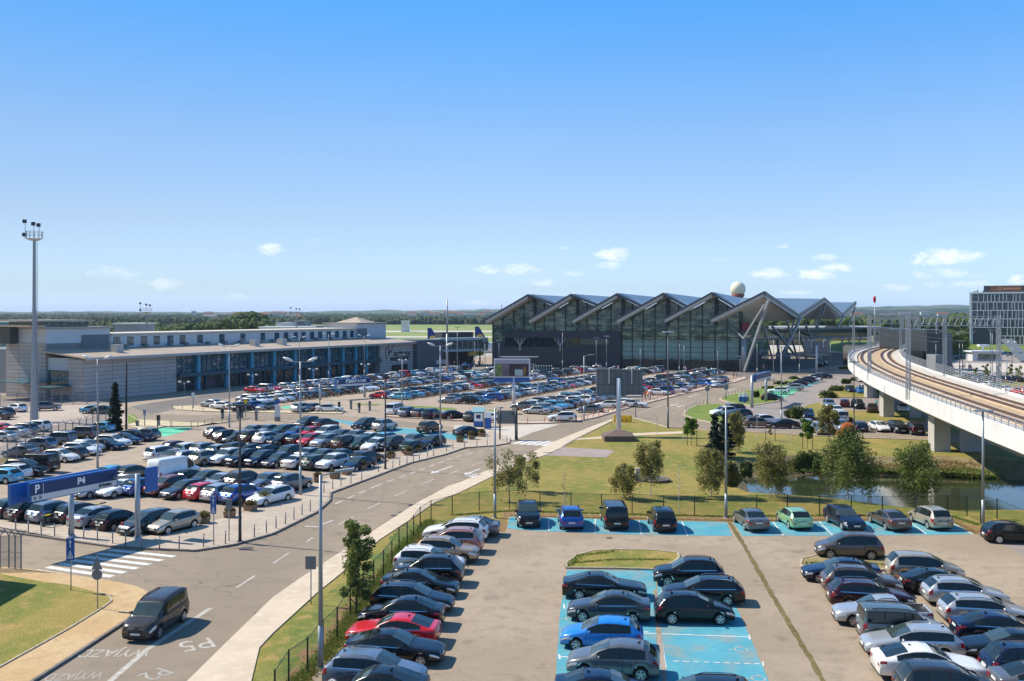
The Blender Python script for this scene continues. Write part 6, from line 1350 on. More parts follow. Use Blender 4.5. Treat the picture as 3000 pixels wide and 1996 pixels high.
belt('tree_belt', 'trees left behind the floodlight mast', 700, 860, -200, 460, 10, 900, 3.4, 8)
belt('tree_belt', 'trees behind the canopy and the station', 560, 700, 2180, 2860, 14, 1500, 3.2, 9)
belt('tree_belt', 'trees far right behind the hotel', 600, 760, 2780, 3400, 16, 700, 4, 10)
# scattered houses, sheds
HW = mat('house_white', (.62, .60, .56), .8); HR = mat('house_roof_red', (.26, .11, .07), .8); HG2 = mat('house_roof_grey', (.17, .17, .18), .8)
hr = random.Random(77)
def house(i):
    d = hr.uniform(1700, 3000); px = hr.choice([hr.uniform(560, 900), hr.uniform(1180, 1440), hr.uniform(1180, 1440), hr.uniform(2200, 2800)]); x = (px-1500)/FPX*d; w_ = hr.uniform(9, 26); h = hr.uniform(9, 15)+(d-1700)*.007
    r = empty('distant_house', (x, d, 0)); tag(r, 'tiny pale house in the far valley before the hills', 'house', 'houses in the far valley')
    b = MB(); b.box(x-w_/2, x+w_/2, d, d+9, 0, h); b.build('wall', HW, r)
    b = MB(); b.add([(x-w_/2-1, d-1, h+.02), (x+w_/2+1, d-1, h+.02), (x+w_/2+1, d+10, h+.02), (x-w_/2-1, d+10, h+.02), (x-w_/2-1, d+4.5, h+4), (x+w_/2+1, d+4.5, h+4)], [(0, 1, 5, 4), (2, 3, 4, 5), (0, 4, 3), (1, 2, 5), (3, 2, 1, 0)]); b.build('roof', hr.choice([HR, HR, HG2]), r)
for i in range(46): house(i)
def shed(label, px0, px1, yt, d, m, mr, dep=14, z0=0, yb=None):
    x0, x1 = (px0-1500)/FPX*d, (px1-1500)/FPX*d; zt = HC-(yt-Y0)/FPX*d
    r = empty('airfield_shed', ((x0+x1)/2, d, 0)); tag(r, label, 'shed'); b = MB(); b.box(x0, x1, d, d+dep, 0, zt-.4); b.build('wall', m, r); b = MB(); b.box(x0-.5, x1+.5, d-.5, d+dep+.5, zt-.38, zt); b.build('roof', mr, r)
SHG = mat('shed_grey', (.20, .23, .25), .7); SHB = mat('shed_blue', (.10, .22, .32), .6); SHW = mat('shed_white', (.62, .64, .62), .7)
for a in (('long pale-blue hangar far left beyond the compound', -120, 92, 943, 560, SHB, SHW), ('white flat shed left behind the big mast', 60, 150, 948, 600, SHW, SHG), ('white shed under the distant floodlight mast', 812, 850, 946, 420, SHW, SHW), ('grey round-ended tank shed behind the clerestory', 852, 892, 941, 430, SHG, SHG), ('low white annex behind the clerestory roof', 760, 905, 957, 400, SHW, SHW), ('grey shed with pale roof behind the left floodlight mast', 335, 415, 947, 380, SHG, SHW), ('white cargo shed near the wooded hump', 905, 1000, 955, 440, SHW, SHG), ('low white hall between the trees, centre left', 1175, 1195, 940, 900, SHW, SHW), ('dark depot roof far left', 0, 70, 957, 420, SHG, SHG)): shed(*a)
# ---------------------------------------------------------------- airliner tails beyond the link building
NB = mat('tail_blue', (.006, .035, .22), .35); YB = mat('tail_yellow', (.75, .48, .02), .45); FW = mat('fuselage_white', (.75, .76, .78), .35)
for i, (pt, lab) in enumerate([((1253, 961), 'airliner with a blue tail, parked left beyond the dark stone block'), ((1392, 957), 'airliner with a blue tail, parked right beyond the glazed walkway')]):
    d = 392.0; c = Dp(pt[0], pt[1], d); zt = c.z; x = c.x; r = empty('airliner', (x+2, d, 0)); tag(r, lab, 'airliner', 'airliners on the apron')
    zb = zt-6.6; b = MB(); prof = [(x-.1, zt), (x+1.5, zt), (x+5.6, zb), (x-.0, zb)]
    b.hexa([Vector((prof[3][0], d-.12, zb)), Vector((prof[2][0], d-.12, zb)), Vector((prof[2][0], d+.12, zb)), Vector((prof[3][0], d+.12, zb)), Vector((prof[0][0], d-.1, zt)), Vector((prof[1][0], d-.1, zt)), Vector((prof[1][0], d+.1, zt)), Vector((prof[0][0], d+.1, zt))]); b.build('tail_fin', NB, r)
    for s_ in (-1, 1):
        b = MB(); b.tube((x+2.0, d+s_*.13, zb+2.1), (x+2.0, d+s_*.17, zb+2.1), 1.35, 1.35, 18); b.build('tail_emblem', YB, r)
        b = MB(); b.tube((x+2.1, d+s_*.18, zb+2.2), (x+2.1, d+s_*.2, zb+2.2), .75, .75, 14); b.build('tail_emblem', mat('tail_orange', (.5, .22, .02), .5), r)
    b = MB(); zc = zb-1.9; pts = [(x-3, .9, zb-.9), (x+3, 1.6, zb-1.5), (x+9, 2.0, zc), (x+30, 2.0, zc), (x+34, 1.2, zc-.3), (x+36, .2, zc-.5)]
    for p, q in zip(pts, pts[1:]): b.tube((p[0], d, p[2]), (q[0], d, q[2]), p[1], q[1], 12, caps=False)
    b.build('fuselage', FW, r); b = MB(); b.hexa([Vector(q) for q in ((x+14, d-16, zc-.2), (x+17, d-16, zc-.2), (x+21, d+16, zc-.2), (x+12, d+16, zc-.2), (x+14, d-16, zc), (x+17, d-16, zc), (x+21, d+16, zc), (x+12, d+16, zc))]); b.build('wing', FW, r)
    b = MB(); b.tube((x+16, d, 0), (x+16, d, zc-1.5), .3, .3, 6); b.tube((x+31, d, 0), (x+31, d, zc-1.5), .25, .25, 6); b.build('landing_gear', TRIM, r)
# ---------------------------------------------------------------- lamp posts and masts
GALV = mat('lamp_galvanised', (.30, .33, .36), .45, .4); LDK = mat('lamp_dark', (.035, .04, .045), .5); LHD = mat('lamp_head_pale', (.62, .64, .65), .4); LGL = mat('lamp_glass', (.75, .78, .8), .1, spec=.8)
def lamp(label, px, yb, yt, style, zb=0.0, m=GALV, r0=.11, group='lamp posts', name='lamp_post', ang=0):
    g = G(px, yb, zb); H = HC-(yt-Y0)/FPX*g.y; r = empty(name, g); tag(r, label, 'lamp post', group); k = 1.0
    b = MB(); b.tube((g.x, g.y, zb-.05), (g.x, g.y, zb+H*.22), r0*1.25, r0, 10); b.tube((g.x, g.y, zb+H*.22), (g.x, g.y, H), r0, r0*.6, 8); b.tube((g.x, g.y, zb-.02), (g.x, g.y, zb+.05), r0*2.4, r0*2.2, 8); b.build('pole', m, r)
    ca, sa_ = math.cos(ang), math.sin(ang)
    if style == 'double':
        b = MB(); b.bar((g.x-.9*ca, g.y-.9*sa_, H), (g.x+.9*ca, g.y+.9*sa_, H), .07, .07); b.build('cross_arm', m, r)
        for s_ in (-1, 1):
            b = MB(); c = Vector((g.x+s_*1.15*ca, g.y+s_*1.15*sa_, H+.22)); b.add(*ball(c, (.50, .27, .15), 10, 6), 0, True); b.v = [(c.x+(v[0]-c.x), v[1], v[2]+s_*(v[0]-c.x)*.35*(1)) for v in b.v]; o = b.build('lamp_head', LHD, r)
    elif style == 'lantern':
        b = MB(); b.bar((g.x-.9, g.y, H-.1), (g.x+.9, g.y, H-.1), .05, .05); b.build('cross_arm', m, r)
        for s_ in (-1, 1): b = MB(); b.add(*ball((g.x+s_*.9, g.y, H+.12), (.36, .36, .22), 10, 6), 0, True); b.build('lamp_head', LHD, r)
    elif style == 'flat':
        b = MB(); b.box(g.x-.75, g.x+.75, g.y-.2, g.y+.2, H, H+.12); b.build('lamp_head', m, r)
    elif style == 'wide':
        b = MB(); b.box(g.x-.8, g.x+.8, g.y-.3, g.y+.3, H, H+.14); b.build('lamp_head', LHD, r)
    elif style == 'arm':
        b = MB(); b.bar((g.x, g.y, H-.03), (g.x+.9*ca, g.y+.9*sa_, H+.12), .06, .06); b.build('arm', m, r)
        b = MB(); c = Vector((g.x+1.15*ca, g.y+1.15*sa_, H+.16)); b.bar(c-Vector((ca*.45, sa_*.45, .03)), c+Vector((ca*.45, sa_*.45, .05)), .30, .12); b.build('lamp_head', m, r)
    elif style == 'globe':
        b = MB(); b.add(*ball((g.x, g.y, H+.15), (.35, .35, .28), 10, 6), 0, True); b.build('lamp_head', LHD, r)
    return r
LM = [('galvanised lamp post with two heads behind the parking sign', 286, 1372, 1052, 'double'), ('thin dark lamp post with flat head on the pavement before the white estate', 703, 1587, 1190, 'flat', .1, LDK, .10), ('lamp post with two white heads left of the round trees, at the sandy verge', 672, 1253, 1016, 'double'),
 ('tall lamp post with two heads beside the grey SUV row', 880, 1453, 1060, 'double'), ('nearest grey lamp post, inside the wire fence', 939, 1957, 1392, 'arm', 0, GALV, .12, 'lamp posts', 'lamp_post', .3), ('grey lamp post at the top left corner of the front car park', 1450, 1518, 1197, 'arm', 0, GALV, .11, 'lamp posts', 'lamp_post', -1.2), ('lamp post with two heads at the end of the far blue bays', 1290, 1310, 1014, 'double', .1),
 ('thin dark lamp post with flat head on the bollard pavement', 1129, 1374, 1099, 'flat', .1, LDK, .10), ('thin lamp post with one arm beside the white SUV', 1711, 1232, 1043, 'arm', .1, GALV, .1, 'lamp posts', 'lamp_post', .2), ('grey lamp post between the birches and the grey saloon', 2127, 1517, 1193, 'arm', 0, GALV, .11, 'lamp posts', 'lamp_post', 1.2),
 ('tall dark lamp post at the lawn edge by the yellow barriers', 1957, 1254, 974, 'wide', 0, mat('lamp_mid', (.10, .11, .12), .5), .12), ('tall grey lamp post right of the brown SUV', 2289, 1252, 1018, 'flat'), ('thin dark lamp post in the rows behind the pond', 2502, 1253, 1062, 'flat', 0, LDK, .09), ('grey lamp post at the right corner of the front car park', 2880, 1537, 1206, 'flat', 0, GALV, .12),
 ('small dark lamp post rising behind the white saloon far left', 1515, 1287, 1215, 'flat', .1, LDK, .09)]
for a in LM: lamp(*a)
FL2 = [(540, 1160, 1121, 'lantern'), (740, 1140, 1100, 'lantern'), (918, 1124, 1083, 'lantern'), (1070, 1116, 1069, 'lantern'), (963, 1118, 981, 'double'), (1067, 1112, 985, 'double'), (877, 1130, 990, 'double'), (1391, 1092, 995, 'flat'), (1421, 1107, 1000, 'flat'), (1340, 1104, 960, 'flat'), (1180, 1100, 1056, 'lantern'), (1462, 1085, 998, 'wide'), (1648, 1082, 968, 'wide'), (1747, 1085, 990, 'flat'), (1777, 1084, 986, 'wide'), (1876, 1090, 1023, 'arm'), (2004, 1092, 1012, 'arm'), (1990, 1094, 1000, 'flat'), (2218, 1100, 1000, 'flat'), (2266, 1128, 988, 'flat'), (2342, 1096, 963, 'flat'), (2103, 1108, 1020, 'flat'), (2168, 1105, 1045, 'flat'), (2433, 1090, 1000, 'flat'), (2408, 1062, 990, 'flat'), (1178, 1190, 1040, 'flat'), (937, 1207, 1126, 'flat'), (1325, 1155, 1072, 'flat')]
for i, (px, yb, yt, st) in enumerate(FL2): lamp(f'{ordn(i+1)} slim distant lamp post, in {"the rank before the old terminal" if px < 1240 else ("the rank before the new terminal" if px < 2180 else "the rank at the canopy road")}', px, yb, yt, st, 0, GALV, .10, 'distant lamp posts')
for i, (px, yb, yt) in enumerate([(2811, 1100, 1000), (2902, 1095, 965), (2907, 1120, 970), (2950, 1118, 1040), (2965, 1105, 1004), (2742, 1110, 1002), (2820, 1085, 1000)]): lamp(f'{ordn(i+1)} lamp post of the hotel lot, seen over the viaduct', px, yb, yt, 'lantern' if i in (4,) else 'flat', 0, GALV, .1, 'lamp posts of the hotel lot')
# floodlight masts
def flood(label, px, d, yb, yt, r0, plat):
    c = Dp(px, yt, d); H = c.z; r = empty('floodlight_mast', (c.x, d, 0)); tag(r, label, 'floodlight mast', 'floodlight masts')
    b = MB(); b.tube((c.x, d, -.1), (c.x, d, H*.4), r0, r0*.66, 8, smooth=False); b.tube((c.x, d, H*.4), (c.x, d, H*.62), r0*.62, r0*.46, 8, smooth=False); b.tube((c.x, d, H*.62), (c.x, d, H), r0*.42, r0*.30, 8, smooth=False); b.build('mast', mat('mast_steel', (.27, .30, .33), .5, .25), r)
    b = MB(); b.tube((c.x, d, H), (c.x, d, H+.28), plat*.55, plat, 16, smooth=False); b.build('platform', mat('platform_steel', (.42, .43, .42), .5, .2), r)
    b = MB()
    for k in range(12):
        a = 2*PI*k/12; p = Vector((c.x+math.cos(a)*plat, d+math.sin(a)*plat, H+.3)); a2 = 2*PI*(k+1)/12; q = Vector((c.x+math.cos(a2)*plat, d+math.sin(a2)*plat, H+.3)); u_ = Vector((0, 0, 1))
        b.bar(p, p+u_*1.1, .05, .05)
        for z in (.55, 1.1): b.bar(p+u_*z, q+u_*z, .04, .04)
    b.build('guard_rail', MATS['mast_steel'], r)
    for dx, dz in ((-1.15, .9), (-1.1, 3.0), (.05 if plat > 1 else 0, 2.6), (.75, 2.4)):
        b = MB(); x = c.x+dx*plat*.95; b.box(x-.27, x+.27, d-.55, d-.25, H+dz-.28, H+dz+.28, 0); b.bar((x, d-.2, H+.3), (x, d-.2, H+dz), .06, .06, 1); b.build('floodlight', [mat('flood_dark', (.02, .025, .03), .4), MATS['mast_steel']], r)
    b = MB(); b.bar((c.x+r0*.9, d-.1, .5), (c.x+r0*.5, d-.1, H), .05, .05); b.bar((c.x+r0*1.3, d-.1, .5), (c.x+r0*.8, d-.1, H), .05, .05)
    for k in range(int(H/1.2)): t = (k+.5)*1.2/H; b.bar((c.x+r0*lerp(.9, .5, t), d-.1, H*t), (c.x+r0*lerp(1.3, .8, t), d-.1, H*t), .04, .04)
    b.build('ladder', MATS['mast_steel'], r)
flood('very tall floodlight mast rising on the far left', 100, 151.0, 1235, 705, .64, 1.25)
flood('distant floodlight mast behind the left part of the long terminal', 429, 300.0, 980, 917, .7, 1.7)
flood('distant floodlight mast behind the right part of the long terminal', 868, 380.0, 962, 924, .7, 2.0)
for px, yb, yt, lab in ((1310, 1103, 877, 'tall thin grey aerial mast before the dark stone block'), (1469, 1000, 881, 'thin dark mast behind the left end of the new terminal')):
    d = G(px, 1103).y if yb > 1050 else 420; c = Dp(px, yt, d); b = MB(); b.tube((c.x, d, 0), (c.x, d, c.z*.55), .32, .28, 8); b.tube((c.x, d, c.z*.55), (c.x, d, c.z), .26, .16, 8); tag(b.build('aerial_mast', GALV), lab, 'mast')
g = Dp(2563, 885, 330); r = empty('windsock_pole', (g.x, 330, 0)); tag(r, 'thin pole with a red and white flag above the platforms', 'pole'); b = MB(); b.tube((g.x, 330, 0), (g.x, 330, g.z), .16, .1, 6); b.build('pole', GALV, r); b = MB(); b.add(*ball((g.x-.1, 330, g.z+.9), (.55, .4, 1.2), 8, 6), 0, True); b.build('flag', mat('flag_red', (.55, .02, .03), .6), r)
g = G(370, 1262); b = MB(); b.tube(g, g+Vector((0, 0, 9.9)), .17, .12, 8); tag(b.build('wooden_pole', mat('pole_tarred', (.02, .02, .02), .8), origin=g), 'dark wooden pole right behind the lone spruce', 'pole')
# ---------------------------------------------------------------- signs
SBL = mat('sign_blue_deep', (.006, .035, .12), .45); SBR = mat('sign_blue', (.01, .10, .36), .4); SWH = mat('sign_plate_white', (.62, .63, .62), .5); SGB = mat('sign_back_grey', (.17, .185, .20), .5)
# large parking gantry in the foreground (posts at 208 and 403, board between them reaching left)
pa, pb_ = G(209, 1575), G(403, 1581); dxy = (pb_-pa); dxy.normalize()
# board's own direction: it runs from its near left end to its far right end
zt_, zb_ = 5.25, 3.90
ea = G(88, 1426, zt_); 
def at_z(px, py, z): return G(px, py, z)
e0 = at_z(88, 1417, zt_); e1 = at_z(345, 1371, zt_)
gd = (Vector((e1.x, e1.y, 0))-Vector((e0.x, e0.y, 0))); GL = gd.length; gd.normalize(); gn = Vector((-gd.y, gd.x, 0))
gr_ = empty('parking_gantry', (e0.x, e0.y, 0)); tag(gr_, 'large blue overhead parking sign on two grey posts, near left', 'sign')
ga = math.atan2(gd.y, gd.x)
def gbox(name, m, x0, x1, y0, y1, z0, z1):
    b = MB(); M = Matrix.Translation((e0.x, e0.y, 0)) @ Matrix.Rotation(ga, 4, 'Z'); b.box(x0, x1, y0, y1, z0, z1, 0, M); return b.build(name, m, gr_)
gbox('board', SBR, 0, GL, 0, .32, zb_, zt_); gbox('rear_board', SBR, -.75, GL-.6, 1.0, 1.3, zb_-.1, zt_-.05)
gbox('sign_face', SBL, .02, GL-.05, -.03, -.004, zb_+.50, zt_-.12); gbox('info_strip', SWH, .12, GL-.12, -.032, -.004, zb_+.06, zb_+.46); gbox('divider', SWH, 1.0, 1.04, -.05, -.031, zb_+.50, zt_-.14)
SLT = mat('sign_text_white', (.85, .86, .86), .5)
def gtext(body, x, z, size, m=SLT, sx=1): 
    v = gd*x-gn*.055; text_mesh('lettering', body, size, m, gr_, (v.x, v.y, z), (PI/2, 0, ga), .01, bold=.022, sx=sx)
gtext('P', .52, zb_+.87, .78); gtext('P4', GL*.555, zb_+.88, .66); gtext('Parking', GL*.86, zb_+.26, .28, mat('sign_text_dark', (.05, .05, .06), .5))
gbox('icon', MATS['sign_text_dark'], GL*.765, GL*.795, -.05, -.033, zb_+.14, zb_+.38)
for x in (.35, .78): 
    b = MB(); p = e0+gd*x-gn*.034; b.tube((p.x, p.y, zb_+.26), (p.x-gn.x*.02, p.y-gn.y*.02, zb_+.26), .13, .13, 14); b.build('icon', mat('icon_grey', (.22, .22, .24), .5), gr_)
for px, yb in ((209, 1577), (403, 1583)):
    p = G(px, yb); b = MB(); b.tube((p.x, p.y, 0), (p.x, p.y, 5.0 if px > 300 else 3.6), .21, .19, 12); b.tube((p.x, p.y, 0), (p.x, p.y, .25), .34, .3, 8); b.build('post', mat('gantry_post', (.36, .40, .43), .4, .3), gr_)
    if px > 300: pr_ = p
b = MB(); f = e0+gd*(GL-.4)+gn*.6; b.tube((pr_.x, pr_.y, 4.85), (f.x, f.y, 4.55), .17, .17, 10); b.build('cross_beam', MATS['gantry_post'], gr_)
p = G(424, 1545, 0); b = MB(); M = Matrix.Translation((pr_.x+.65, pr_.y+.5, 0)) @ Matrix.Rotation(ga, 4, 'Z'); b.box(-.1, .9, 0, .3, 3.5, 5.35, 0, M); b.build('side_board', SBR, gr_)
# smaller gantries far off
def gantry2(label, posts, bx0, bx1, by0, by1, yb, txts):
    g0, g1 = G(posts[0][0], posts[0][1]), G(posts[1][0], posts[1][1]); r = empty('sign_gantry', tuple(g0)); tag(r, label, 'sign'); d = (g0.y+g1.y)/2
    for g, yt in ((g0, posts[0][2]), (g1, posts[1][2])):
        H = HC-(yt-Y0)/FPX*g.y; b = MB(); b.tube(g, (g.x, g.y, H), .28, .24, 10); b.build('post', MATS['gantry_post'], r)
    a = Dp(bx0, by0, g0.y); c = Dp(bx1, by0, g1.y); z1 = a.z; z0 = Dp(bx0, by1, g0.y).z; u_ = Vector((c.x-a.x, c.y-a.y, 0)); L = u_.length; u_.normalize(); an = math.atan2(u_.y, u_.x); nn = Vector((u_.y, -u_.x, 0))
    M = Matrix.Translation((a.x, a.y, 0)) @ Matrix.Rotation(an, 4, 'Z')
    b = MB(); b.box(0, L, -.5, -.1, z0, z1, 0, M); b.build('board', SBR, r); b = MB(); b.box(.1, L-.1, -.54, -.51, lerp(z0, z1, .32), z1-.1, 0, M); b.build('sign_face', SBL, r); b = MB(); b.box(.1, L-.1, -.54, -.51, z0+.05, lerp(z0, z1, .30), 0, M); b.build('info_strip', SWH, r)
    for t, x, s_ in txts: v = u_*x*L+nn*.57; text_mesh('lettering', t, s_, SLT, r, (a.x+v.x-g0.x, a.y+v.y-g0.y, lerp(z0, z1, .64)), (PI/2, 0, an), .01, bold=.03)
    zt = lerp(z0, z1, .6)
    b = MB(); b.bar((g0.x, g0.y, zt+.3), (g1.x, g1.y, zt+.3), .25, .3); b.build('cross_beam', MATS['gantry_post'], r); return r
gantry2('blue overhead parking sign before the long terminal', ((938, 1172, 1124), (1068, 1164, 1122)), 980, 1081, 1112, 1134, 1160, [('P', .04, .85), ('P2', .33, 1.0), ('RENT A CAR', .62, .72)])
gantry2('blue overhead parking sign seen edge-on by the right lot', ((2203, 1195, 1100), (2244, 1178, 1098)), 2206, 2252, 1098, 1120, 1180, [])
def post_sign(name, label, px, yb, yt0, yt1, wpx2, face, m, mats2=None, zb=.0, cat='road sign', group=None, ang=0.0, pole=True, shape='rect'):
    g = G(px, yb, zb); zt = HC-(yt0-Y0)/FPX*g.y; z0 = HC-(yt1-Y0)/FPX*g.y; hw = wpx2/FPX*g.y/2; r = empty(name, g); tag(r, label, cat, group)
    if pole: b = MB(); b.tube((g.x, g.y, zb-.03), (g.x, g.y, zt+.02), .035*max(1, g.y/60), .035*max(1, g.y/60), 8); b.build('pole', GALV, r)
    M = Matrix.Translation((g.x, g.y, 0)) @ Matrix.Rotation(ang, 4, 'Z'); b = MB()
    if shape == 'rect': b.box(-hw, hw, -.10, -.06, z0, zt, 0, M)
    elif shape == 'round':
        c = M @ Vector((0, -.10, (zt+z0)/2)); c2 = M @ Vector((0, -.06, (zt+z0)/2)); b.tube(c, c2, hw, hw, 18)
    elif shape == 'tri':
        p = [(-hw, z0), (hw, z0), (0, zt)]; b.add([M @ Vector((x, -.10, z)) for x, z in p]+[M @ Vector((x, -.06, z)) for x, z in p], [(0, 1, 2), (5, 4, 3), (0, 3, 4, 1), (1, 4, 5, 2), (2, 5, 3, 0)])
    b.build('sign_plate', m, r); return r, M, zt, z0, hw
def ped(px, yb, yt0, yt1, w_, label, zb=.1):
    r, M, zt, z0, hw = post_sign('road_sign', label, px, yb, yt0, yt1, w_, None, SBR, zb=zb, group='blue arrow and triangle signs')
    h = zt-z0; b = MB(); f = lambda pts: [M @ Vector((x*hw, -.115, lerp(z0, zt, z))) for x, z in pts]
    b.add(f([(-.10, .56), (.10, .56), (.10, .80), (-.10, .80)]), [(0, 1, 2, 3)]); b.add(f([(-.34, .78), (.34, .78), (0, .95)]), [(0, 1, 2)]); b.build('arrow', SLT, r)
    b = MB(); b.add(f([(-.75, .08), (.75, .08), (0, .46)]), [(0, 1, 2)]); b.build('triangle', SLT, r)
    b = MB(); b.add([v+Vector((0, -.006, 0)) for v in f([(-.5, .12), (.5, .12), (0, .38)])], [(0, 1, 2)]); b.build('triangle_field', SBR, r); b = MB(); b.add([v+Vector((0, -.012, 0)) for v in f([(-.15, .13), (.15, .13), (.06, .28), (-.06, .28)])], [(0, 1, 2, 3)]); b.build('pictogram', SLT, r)
ped(208, 1730, 1576, 1640, 24, 'blue arrow and triangle sign at the zebra crossing')
ped(626, 1597, 1456, 1505, 17, 'blue arrow and triangle sign on the bollard pavement')
ped(424, 1247, 1201, 1217, 7, 'small blue sign on the sandy verge', .12)
r, M, zt, z0, hw = post_sign('road_sign', 'back of a triangular and a round road sign left of the dark van', 286, 1783, 1631, 1668, 32, None, SGB, zb=.1, shape='tri')
b = MB(); c = G(286, 1783, .1); zz_ = HC-(1683-Y0)/FPX*c.y; b.tube((c.x, c.y-.10, zz_), (c.x, c.y-.06, zz_), .30, .30, 18); b.build('sign_plate', SGB, r)
post_sign('road_sign', 'grey back of a rectangular sign left of the nearest lamp post', 911, 1770, 1629, 1667, 31, None, SGB)
post_sign('road_sign', 'grey back of a small sign left of the blue arrow sign', 671, 1585, 1463, 1493, 18, None, SGB, zb=.1)
post_sign('road_sign', 'white rectangular sign on the road island before the glass front', 566, 1196, 1151, 1163, 9, None, mat('sign_pale', (.5, .62, .66), .5), zb=.1)
post_sign('road_sign', 'back of round and triangular signs at the road fork', 1862, 1225, 1177, 1196, 15, None, SGB, shape='round'); post_sign('road_sign', 'back of a round sign beside the green verge', 2072, 1186, 1131, 1148, 14, None, SGB, shape='round'); post_sign('road_sign', 'pair of small signs in mid-road before the totems', 2127, 1170, 1129, 1142, 12, None, SGB)
for i, (px, yb) in enumerate([(1754, 1092), (1811, 1093), (1860, 1094), (1910, 1094), (2009, 1096), (2059, 1097), (2236, 1090)]):
    r, M, zt, z0, hw = post_sign('round_sign', f'{ordn(i+1)} small red-rimmed round sign from the left along the terminal road', px, yb, yb-21, yb-13, 8, None, mat('sign_red_bright', (.6, .04, .05), .5), group='round signs along the terminal road', shape='round'); c = G(px, yb)
    b = MB(); zc = (zt+z0)/2; b.tube((c.x, c.y-.14, zc), (c.x, c.y-.11, zc), hw*.55, hw*.55, 12); b.build('sign_field', SWH, r)
for px, yb, y0, y1, lab in ((720, 1222, 1170, 1183, 'yellow diamond sign beside the blue kiosk car'), (811, 1226, 1163, 1180, 'yellow diamond sign above the pay station')):
    g = G(px, yb); zc = HC-((y0+y1)/2-Y0)/FPX*g.y; h = (y1-y0)/FPX*g.y/2*1.2; r = empty('yellow_sign', g); tag(r, lab, 'road sign'); b = MB(); b.tube(g, (g.x, g.y, zc), .06, .06, 6); b.build('pole', GALV, r); b = MB(); p = [(0, -h), (h, 0), (0, h), (-h, 0)]; b.add([(g.x+x, g.y-.12, zc+z) for x, z in p]+[(g.x+x, g.y-.08, zc+z) for x, z in p], [(0, 1, 2, 3), (7, 6, 5, 4)]); b.build('sign_plate', mat('sign_yellow', (.80, .52, .02), .5), r)
# billboards -----------------------------------------------------------
def billboard(label, px, yb, x0, x1, y0, y1, back, pole_r=.32, base=False):
    g = G(px, yb); d = g.y; r = empty('billboard', g); tag(r, label, 'billboard'); a, c = Dp(x0, y0, d), Dp(x1, y1, d)
    PW = mat('billboard_pole', (.66, .66, .66), .5)
    b = MB(); b.tube(g, (g.x, g.y, c.z+.2 if not back else (a.z-1.2)), pole_r, pole_r*.92, 14); b.build('pole', PW, r)
    if back:
        BK = panel_mat('billboard_back', (.14, .15, .165), (c.x-a.x)/8.0, (a.z-c.z)/2, .05, .55, .6, var=.12); b = MB(); b.box(a.x, c.x, d+.35, d+.8, c.z, a.z); b.build('board', BK, r)
        for t in (.27, .76): x = lerp(a.x, c.x, t); b = MB(); b.bar((x, d+.25, a.z+.15), (x, d+.25, lerp(a.z, c.z, .55)), .14, .14); b.bar((x, d+.25, a.z+.15), (x+.9, d+.6, a.z+.4), .12, .12); b.build('lamp_arm', PW, r)
        b = MB(); b.box(a.x, c.x, d-.2, d+.9, c.z-.35, c.z-.2); b.box(a.x, c.x, d-.2, d-.1, c.z-.7, c.z-.6); b.box(a.x-.2, c.x*.5+a.x*.5, d+.2, d+.5, a.z+.02, a.z+.16); b.build('catwalk', GALV, r)
        return r, a, c, d
    b = MB(); b.box(a.x, c.x, d-.3, d+.5, c.z, a.z); b.build('frame', mat('billboard_frame', (.75, .76, .77), .4), r)
    b = MB(); b.box(a.x+1.2, c.x+1.5, d+.5, d+.8, a.z+.3, a.z+.42); b.build('lamp_arm', PW, r); return r, a, c, d
r, a, c, d = billboard('white framed advertising billboard on a white pole in the big lot', 1505, 1192, 1447, 1553, 1052, 1106, False)
wB, hB = c.x-a.x, a.z-c.z
def bb(name, m, x0, x1, z0, z1, k=0):
    b = MB(); b.box(a.x+wB*x0, a.x+wB*x1, d-.34-.02*k, d-.315-.02*k, c.z+hB*z0, c.z+hB*z1); b.build(name, m, r)
bb('poster_margin', mat('poster_grey', (.38, .38, .42), .5), .03, .97, .04, .97); bb('poster_picture', mat('poster_brown', (.045, .03, .035), .5, var=.4, scale=.4), .04, .96, .07, .74, 2); bb('poster_picture', mat('poster_green', (.16, .22, .06), .5, var=.5, scale=.9), .045, .22, .08, .73, 4); bb('poster_picture', mat('poster_mauve', (.17, .12, .15), .5, var=.4, scale=.8), .22, .42, .08, .73, 5); bb('poster_picture', mat('poster_light', (.42, .50, .50), .5), .58, .80, .10, .44, 6); bb('poster_picture', mat('poster_amber', (.35, .17, .04), .5, var=.4), .82, .88, .12, .6, 7)
b = MB(); b.box(a.x+.1, c.x-.1, d-.25, d+.3, c.z-.85, c.z-.05); b.build('blue_band', SBR, r)
rr_, a, c, d = billboard('big grey back of a billboard on a single white pole on the lawn', 1812, 1278, 1748, 1884, 1083, 1158, True, .37)
g = G(1812, 1290); b = MB(); w0, h0_ = 2.05, .72; b.hexa([g+Vector(q) for q in ((-w0, -1.6, 0), (w0, -1.6, 0), (w0, 2.2, 0), (-w0, 2.2, 0), (-w0, -1.6, h0_), (w0, -1.6, h0_), (w0, 2.2, h0_), (-w0, 2.2, h0_))]); b.hexa([g+Vector(q) for q in ((-w0, -1.6, h0_), (w0, -1.6, h0_), (w0, 2.2, h0_), (-w0, 2.2, h0_), (-.4, .3, 1.35), (.4, .3, 1.35), (.4, .9, 1.35), (-.4, .9, 1.35))]); b.build('plinth', mat('plinth_brown', (.15, .105, .085), .8, var=.2), rr_)
billboard('smaller grey back of a billboard by the canopy road', 2392, 1094, 2358, 2430, 1000, 1036, True, .34)
g1_, g2_ = G(1467, 1322, .1), G(1515, 1287, .1); r = empty('info_board', tuple(g2_)); tag(r, 'grey back of an information board on posts at the driveway', 'sign'); a_, c_ = Dp(1457, 1203, g2_.y), Dp(1516, 1242, g2_.y)
b = MB(); b.box(a_.x, c_.x, g2_.y, g2_.y+.25, c_.z, a_.z); b.build('board', panel_mat('board_back', (.16, .18, .185), 6, .5, .03, .7, .5), r)
